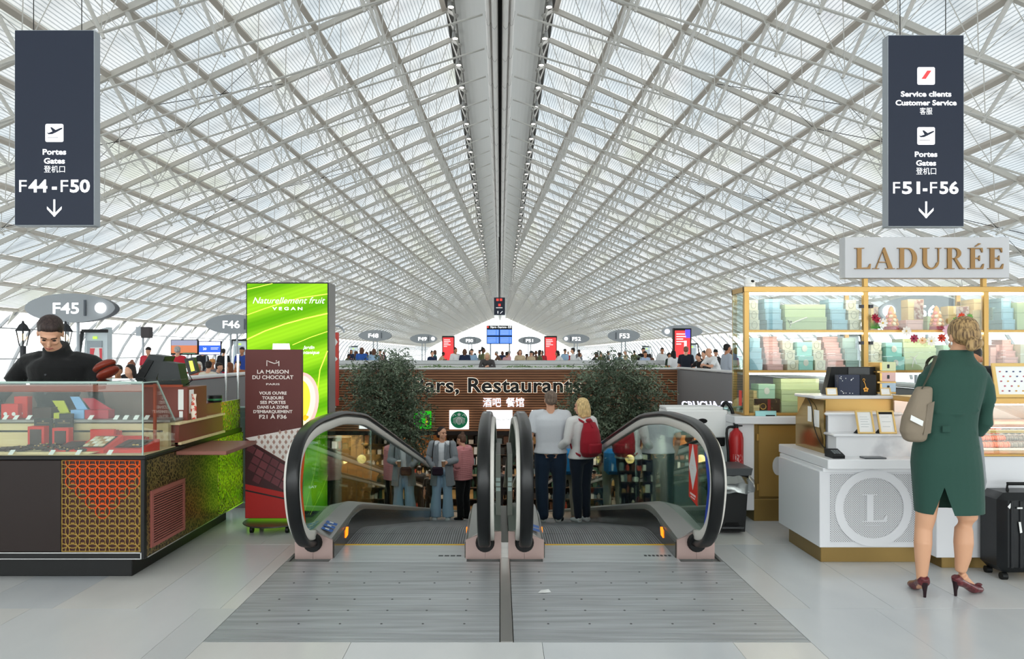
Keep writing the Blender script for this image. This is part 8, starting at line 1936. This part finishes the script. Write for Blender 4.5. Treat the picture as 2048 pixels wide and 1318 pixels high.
# right parapet group
R_ = [(6.32, 20.9, PI/2+.2, 'man in a light grey hoodie with dark hair and black mask at the right parapet', 'stand', False, 'short', 'long', 'a9b0bb', '2b2f3a', '15110f', m_skin2, 1.80),
 (6.42, 22.3, -PI/2+.3, 'bald man in a white T-shirt leaning on the right parapet', 'lean', False, 'bald', 'short', 'ececec', '3a3a40', '8a6a58', m_skin, 1.84),
 (6.30, 23.2, -PI/2+.5, 'woman in a black top leaning on the right parapet beside the bald man', 'lean', True, 'bun', 'short', '141414', '1c1c22', '2a1a14', m_skin, 1.66),
 (6.60, 24.3, PI+2.4, 'woman in black with dark pinned hair facing away at the right parapet', 'stand', True, 'bun', 'long', '17171a', '1c1c22', '15100e', m_skin, 1.62),
 (6.25, 25.2, PI-.4, 'broad man in a dark navy shirt with cropped hair seen from behind', 'stand', False, 'buzz', 'short', '1b212e', '20242c', '6a4a3a', m_skin, 1.78),
 (6.15, 26.6, PI+.5, 'woman with long black hair in a white sleeveless top at the parapet corner', 'stand', True, 'long', 'short', 'e0e0e2', '3a4050', '0f0d0d', m_skin2, 1.66),
 (7.0, 28.2, PI, 'grey-haired person in a maroon top before the red and blue totem', 'stand', False, 'short', 'long', '7a3040', '2b2f3a', '9a9896', m_skin, 1.76),
 (7.9, 27.5, .4, 'person in a wide black hat among the group at the right parapet', 'stand', True, 'hat', 'long', '202024', '202024', '141414', m_skin, 1.68),
 (5.9, 30.5, .3, 'person in a pale blue shirt and mask left of the long-haired woman', 'stand', False, 'short', 'short', 'a9bcd8', '2b3a4a', '1c1613', m_skin2, 1.64),
 (6.9, 30.6, .8, 'person in a dark green top behind the long-haired woman', 'stand', False, 'short', 'short', '2c3a30', '2b2f3a', '1c1613', m_skin2, 1.58),
 (8.1, 26.2, 2.6, 'brown-haired person in an orange top behind the bald man', 'stand', True, 'bob', 'short', 'c8503c', '2b2f3a', '4a3022', m_skin, 1.66)]
for x, y, yaw, lab, pose, fem, sty, slv, top, bot, hr, sk, H in R_: crowd(x, y, yaw, lab, pose, fem, sty, slv, top, bot, hr, sk, H, group='people at the right parapet')
# seated passengers behind the kiosk
S_ = [(216, 15.2, 'grey-haired seated man in a mint and grey shirt behind the kiosk', False, 'short', '8fb8a6', '5a5450', 0), (236, 13.8, 'seated man in a green patterned shirt leaning towards his neighbour', False, 'short', '4e7a62', '2a201c', .3), (262, 13.3, 'seated woman in dark blue resting against the man in green', True, 'bob', '30344a', '1a1412', -.3), (263, 16.2, 'seated woman with red-brown hair in a black top, second row behind the kiosk', True, 'bun', '1c1c20', '6a4030', .1), (288, 16.0, 'seated passenger in a pink top beside the brown bag', True, 'bob', 'c79a9a', '3a2820', 0),
 (398, 20.5, 'seated grey-haired passenger in a red top near the chrome posts', True, 'bob', 'b0604a', 'b0a8a0', 0), (417, 19.0, 'seated man in a cream waistcoat seen from behind', False, 'short', 'd8d0be', '1c1613', PI), (425, 22.5, 'seated passenger in a straw hat behind the cream waistcoat', True, 'hat', '6a6a70', 'a07040', 0), (437, 20.0, 'seated man in a slate blue T-shirt right of the cream waistcoat', False, 'short', '5c6a80', '1c1613', 1.4), (460, 18.5, 'seated woman with long brown hair in a denim top by the chrome posts', True, 'long', '4a6288', '5a3420', -1.2), (476, 21.5, 'seated passenger in an orange-brown top left of the green screen', False, 'short', 'a8623c', '1c1613', 0), (484, 25, 'standing passenger in a blue shirt just left of the green screen', False, 'short', '2f4a9a', '1c1613', 0)]
for i, (px, Y, lab, fem, sty, top, hr, yaw) in enumerate(S_): crowd((px-1000)*Y/1500, Y, yaw, lab, 'seat' if i < 11 else 'stand', fem, sty, 'short' if i % 3 else 'long', top, '2c3140', hr, [m_skin, m_skin2][i % 2], 1.66+.03*(i % 4), group='passengers seated behind the chocolate kiosk')
for i, (px, Y, lab, fem, sty, top, yaw) in enumerate(((355, 21.5, 'grey-haired man in a red T-shirt watching the tennis television', False, 'short', 'c02838', PI), (297, 23, 'passenger in a red cap beyond the loudspeaker pole', False, 'cap', 'c03040', 0), (405, 32, 'standing passenger in dark clothes under the blue screen', False, 'short', '26262c', .4), (447, 30, 'tall passenger in a black coat beside the blue screen', False, 'short', '18181c', PI))): crowd((px-1000)*Y/1500, Y, yaw, lab, 'stand', fem, sty, 'short', top, '2c3140', '8a8886' if i == 0 else '1c1613', m_skin, 1.74, group='standing passengers behind the kiosk')
for i in (0, 2, 4, 5, 8):   # seat rows
    Y = 14.3 if i < 5 else 19.6; px = (205, 0, 268, 0, 331, 396, 0, 0, 460)[i]; x = (px-1000)*Y/1500
    t = root('bench_seat', (x, Y, 0), ('turquoise' if i == 0 else 'dark')+' waiting seat '+['at the left end of the near row', 'second in the near row', 'middle of the near row', 'fourth in the near row', 'at the right end of the near row', 'at the left end of the far row', 'second in the far row', 'third in the far row', 'at the right end of the far row'][i], 'seat', 'waiting seats'); ms = mat('turquoise seat' if i == 0 else 'dark seat', '6ab8b8' if i == 0 else '33383e', .5)
    part('seat_pad', MB().bbox(x-.27, x+.27, Y-.28, Y+.22, .38, .44, .02), ms, t); part('backrest', MB().bbox(x-.27, x+.27, Y+.24, Y+.30, .45, .92, .02), ms, t); part('leg', MB().cyl((x, Y, 0), (x, Y, .38), .03, 8), m_chrome, t)
# leaning woman on the planter
crowd(-.43, 25.5, 0, 'fair-haired woman in a black and white patterned top leaning over the planter', 'lean', True, 'bob', 'long', '4a4646', '2b2f3a', 'b09a78', m_skin, 1.70, group='people at the planter rail')
# far crowd
rc = random.Random(77); TOPS = [('black', '17171a'), ('navy', '1f2c4a'), ('white', 'e6e6e6'), ('grey', '80848a'), ('red', 'b03038'), ('blue', '2f5aa8'), ('beige', 'c8b494'), ('sky-blue', '9ab8d4'), ('olive', '5a5f3c'), ('pink', 'd8a0a4'), ('brown', '6a4a38'), ('teal', '2f6a6a')]
HAIRN = [('short', False, 'dark short hair', '1a1412'), ('bob', True, 'a brown bob', '4a3022'), ('bun', True, 'a dark bun', '1a1412'), ('long', True, 'long dark hair', '1c1412'), ('short', False, 'grey short hair', '8a8886'), ('hat', False, 'a hat', '2a2a2a')]
used = set(); slots = []
for px in list(range(722, 775, 9))+list(range(862, 884, 8))+list(range(910, 968, 6))+list(range(1000, 1024, 6))+list(range(1036, 1090, 6))+list(range(1116, 1160, 7))+[1185, 1200, 1216, 1235, 1252, 1270, 1288, 1300, 1312, 1325]+[690, 700, 712]: slots.append(px)
def where(px):
    for lim, s_ in ((760, 'right of the green screen'), (850, 'above the left tree'), (884, 'beside gate sign F49'), (935, 'right of the left red totem'), (970, 'left of the departures board'), (1026, 'under the departures board'), (1062, 'right of the departures board'), (1090, 'left of the right red totem'), (1120, 'behind the right red totem'), (1165, 'under gate sign F52'), (1240, 'above the right tree'), (1290, 'under gate sign F53'), (2000, 'left of the parapet corner')):
        if px < lim: return s_
for i, px in enumerate(slots):
    Y = 34+(i*7.7) % 23; px += rc.uniform(-2.5, 2.5)
    for _ in range(40):
        tn, tcx = rc.choice(TOPS); sty, fem, hn, hcx = rc.choice(HAIRN); lab = 'distant passenger in a '+tn+' top with '+hn+' '+where(px)
        if lab not in used: break
    used.add(lab)
    crowd((px-1000)*Y/1500, Y, rc.choice((0, PI, 1.5, -1.5, .6, 2.5)), lab, rc.choice(('stand', 'stand', 'cross', 'lean')), fem, sty, rc.choice(('short', 'long')), tcx, rc.choice(('2b2f3a', '1c1c20', '5a5a60')), hcx, rc.choice((m_skin, m_skin, m_skin2, m_skin3)), rc.uniform(1.62, 1.84), group='far crowd beyond the void')
# lower hall visitors
crowd(1.08, 12.0, PI, 'person in beige trousers with a bright blue bag hidden ahead of the blonde woman', 'stand', False, 'short', 'short', 'b8b8bc', 'b5ab98', '3a2a20', m_skin, 1.68, z=zr(12.0), group='people riding the right travelator')
thing('shoulder_bag', MB().bbox(.92, 1.26, 11.66, 11.86, zr(12)+.78, zr(12)+1.18, .06), cloth('2f8fd0'), 'bright blue bag on the back of the hidden passenger on the right travelator', 'bag')
for i, (x, y, lab, fem, sty, top, bot, yaw) in enumerate(((-3.9, 24.2, 'visitor in dark clothes with a dark cap on the lower floor left of the travelators', False, 'cap', '1c1c20', '24242a', PI), (-3.0, 23.4, 'visitor in a pale top and dark trousers on the lower floor beside the left tree', True, 'bob', 'c8c8cc', '2c2a26', 2.6), (-.35, 25.9, 'visitor in black with a straw hat at the foot of the left travelator', True, 'hat', '18181a', '202024', .3), (.15, 27.0, 'visitor in black at the low display shelf between the travelators', False, 'short', '16161a', '24242a', PI), (-1.6, 26.6, 'visitor in olive green behind the woman in pink', False, 'short', '4a5040', '24242a', .2), (3.3, 24.4, 'visitor in a blue top and beige shorts on the lower floor right of the travelators', False, 'short', '3a86c0', 'b5ab98', PI), (4.2, 22.6, 'visitor in a red top on the lower floor at the right', True, 'bob', 'a03038', '24242a', 1.2), (-4.8, 20.6, 'visitor in a red cap and apron near the left cafe table', False, 'cap', 'a02a2c', '24242a', .6))): crowd(x, y, yaw, lab, 'stand', fem, sty, 'long' if i % 2 else 'short', top, bot, '1a1412', m_skin, 1.70, z=LOW, group='visitors on the lower floor')

bpy.data.scenes.remove(TMP)
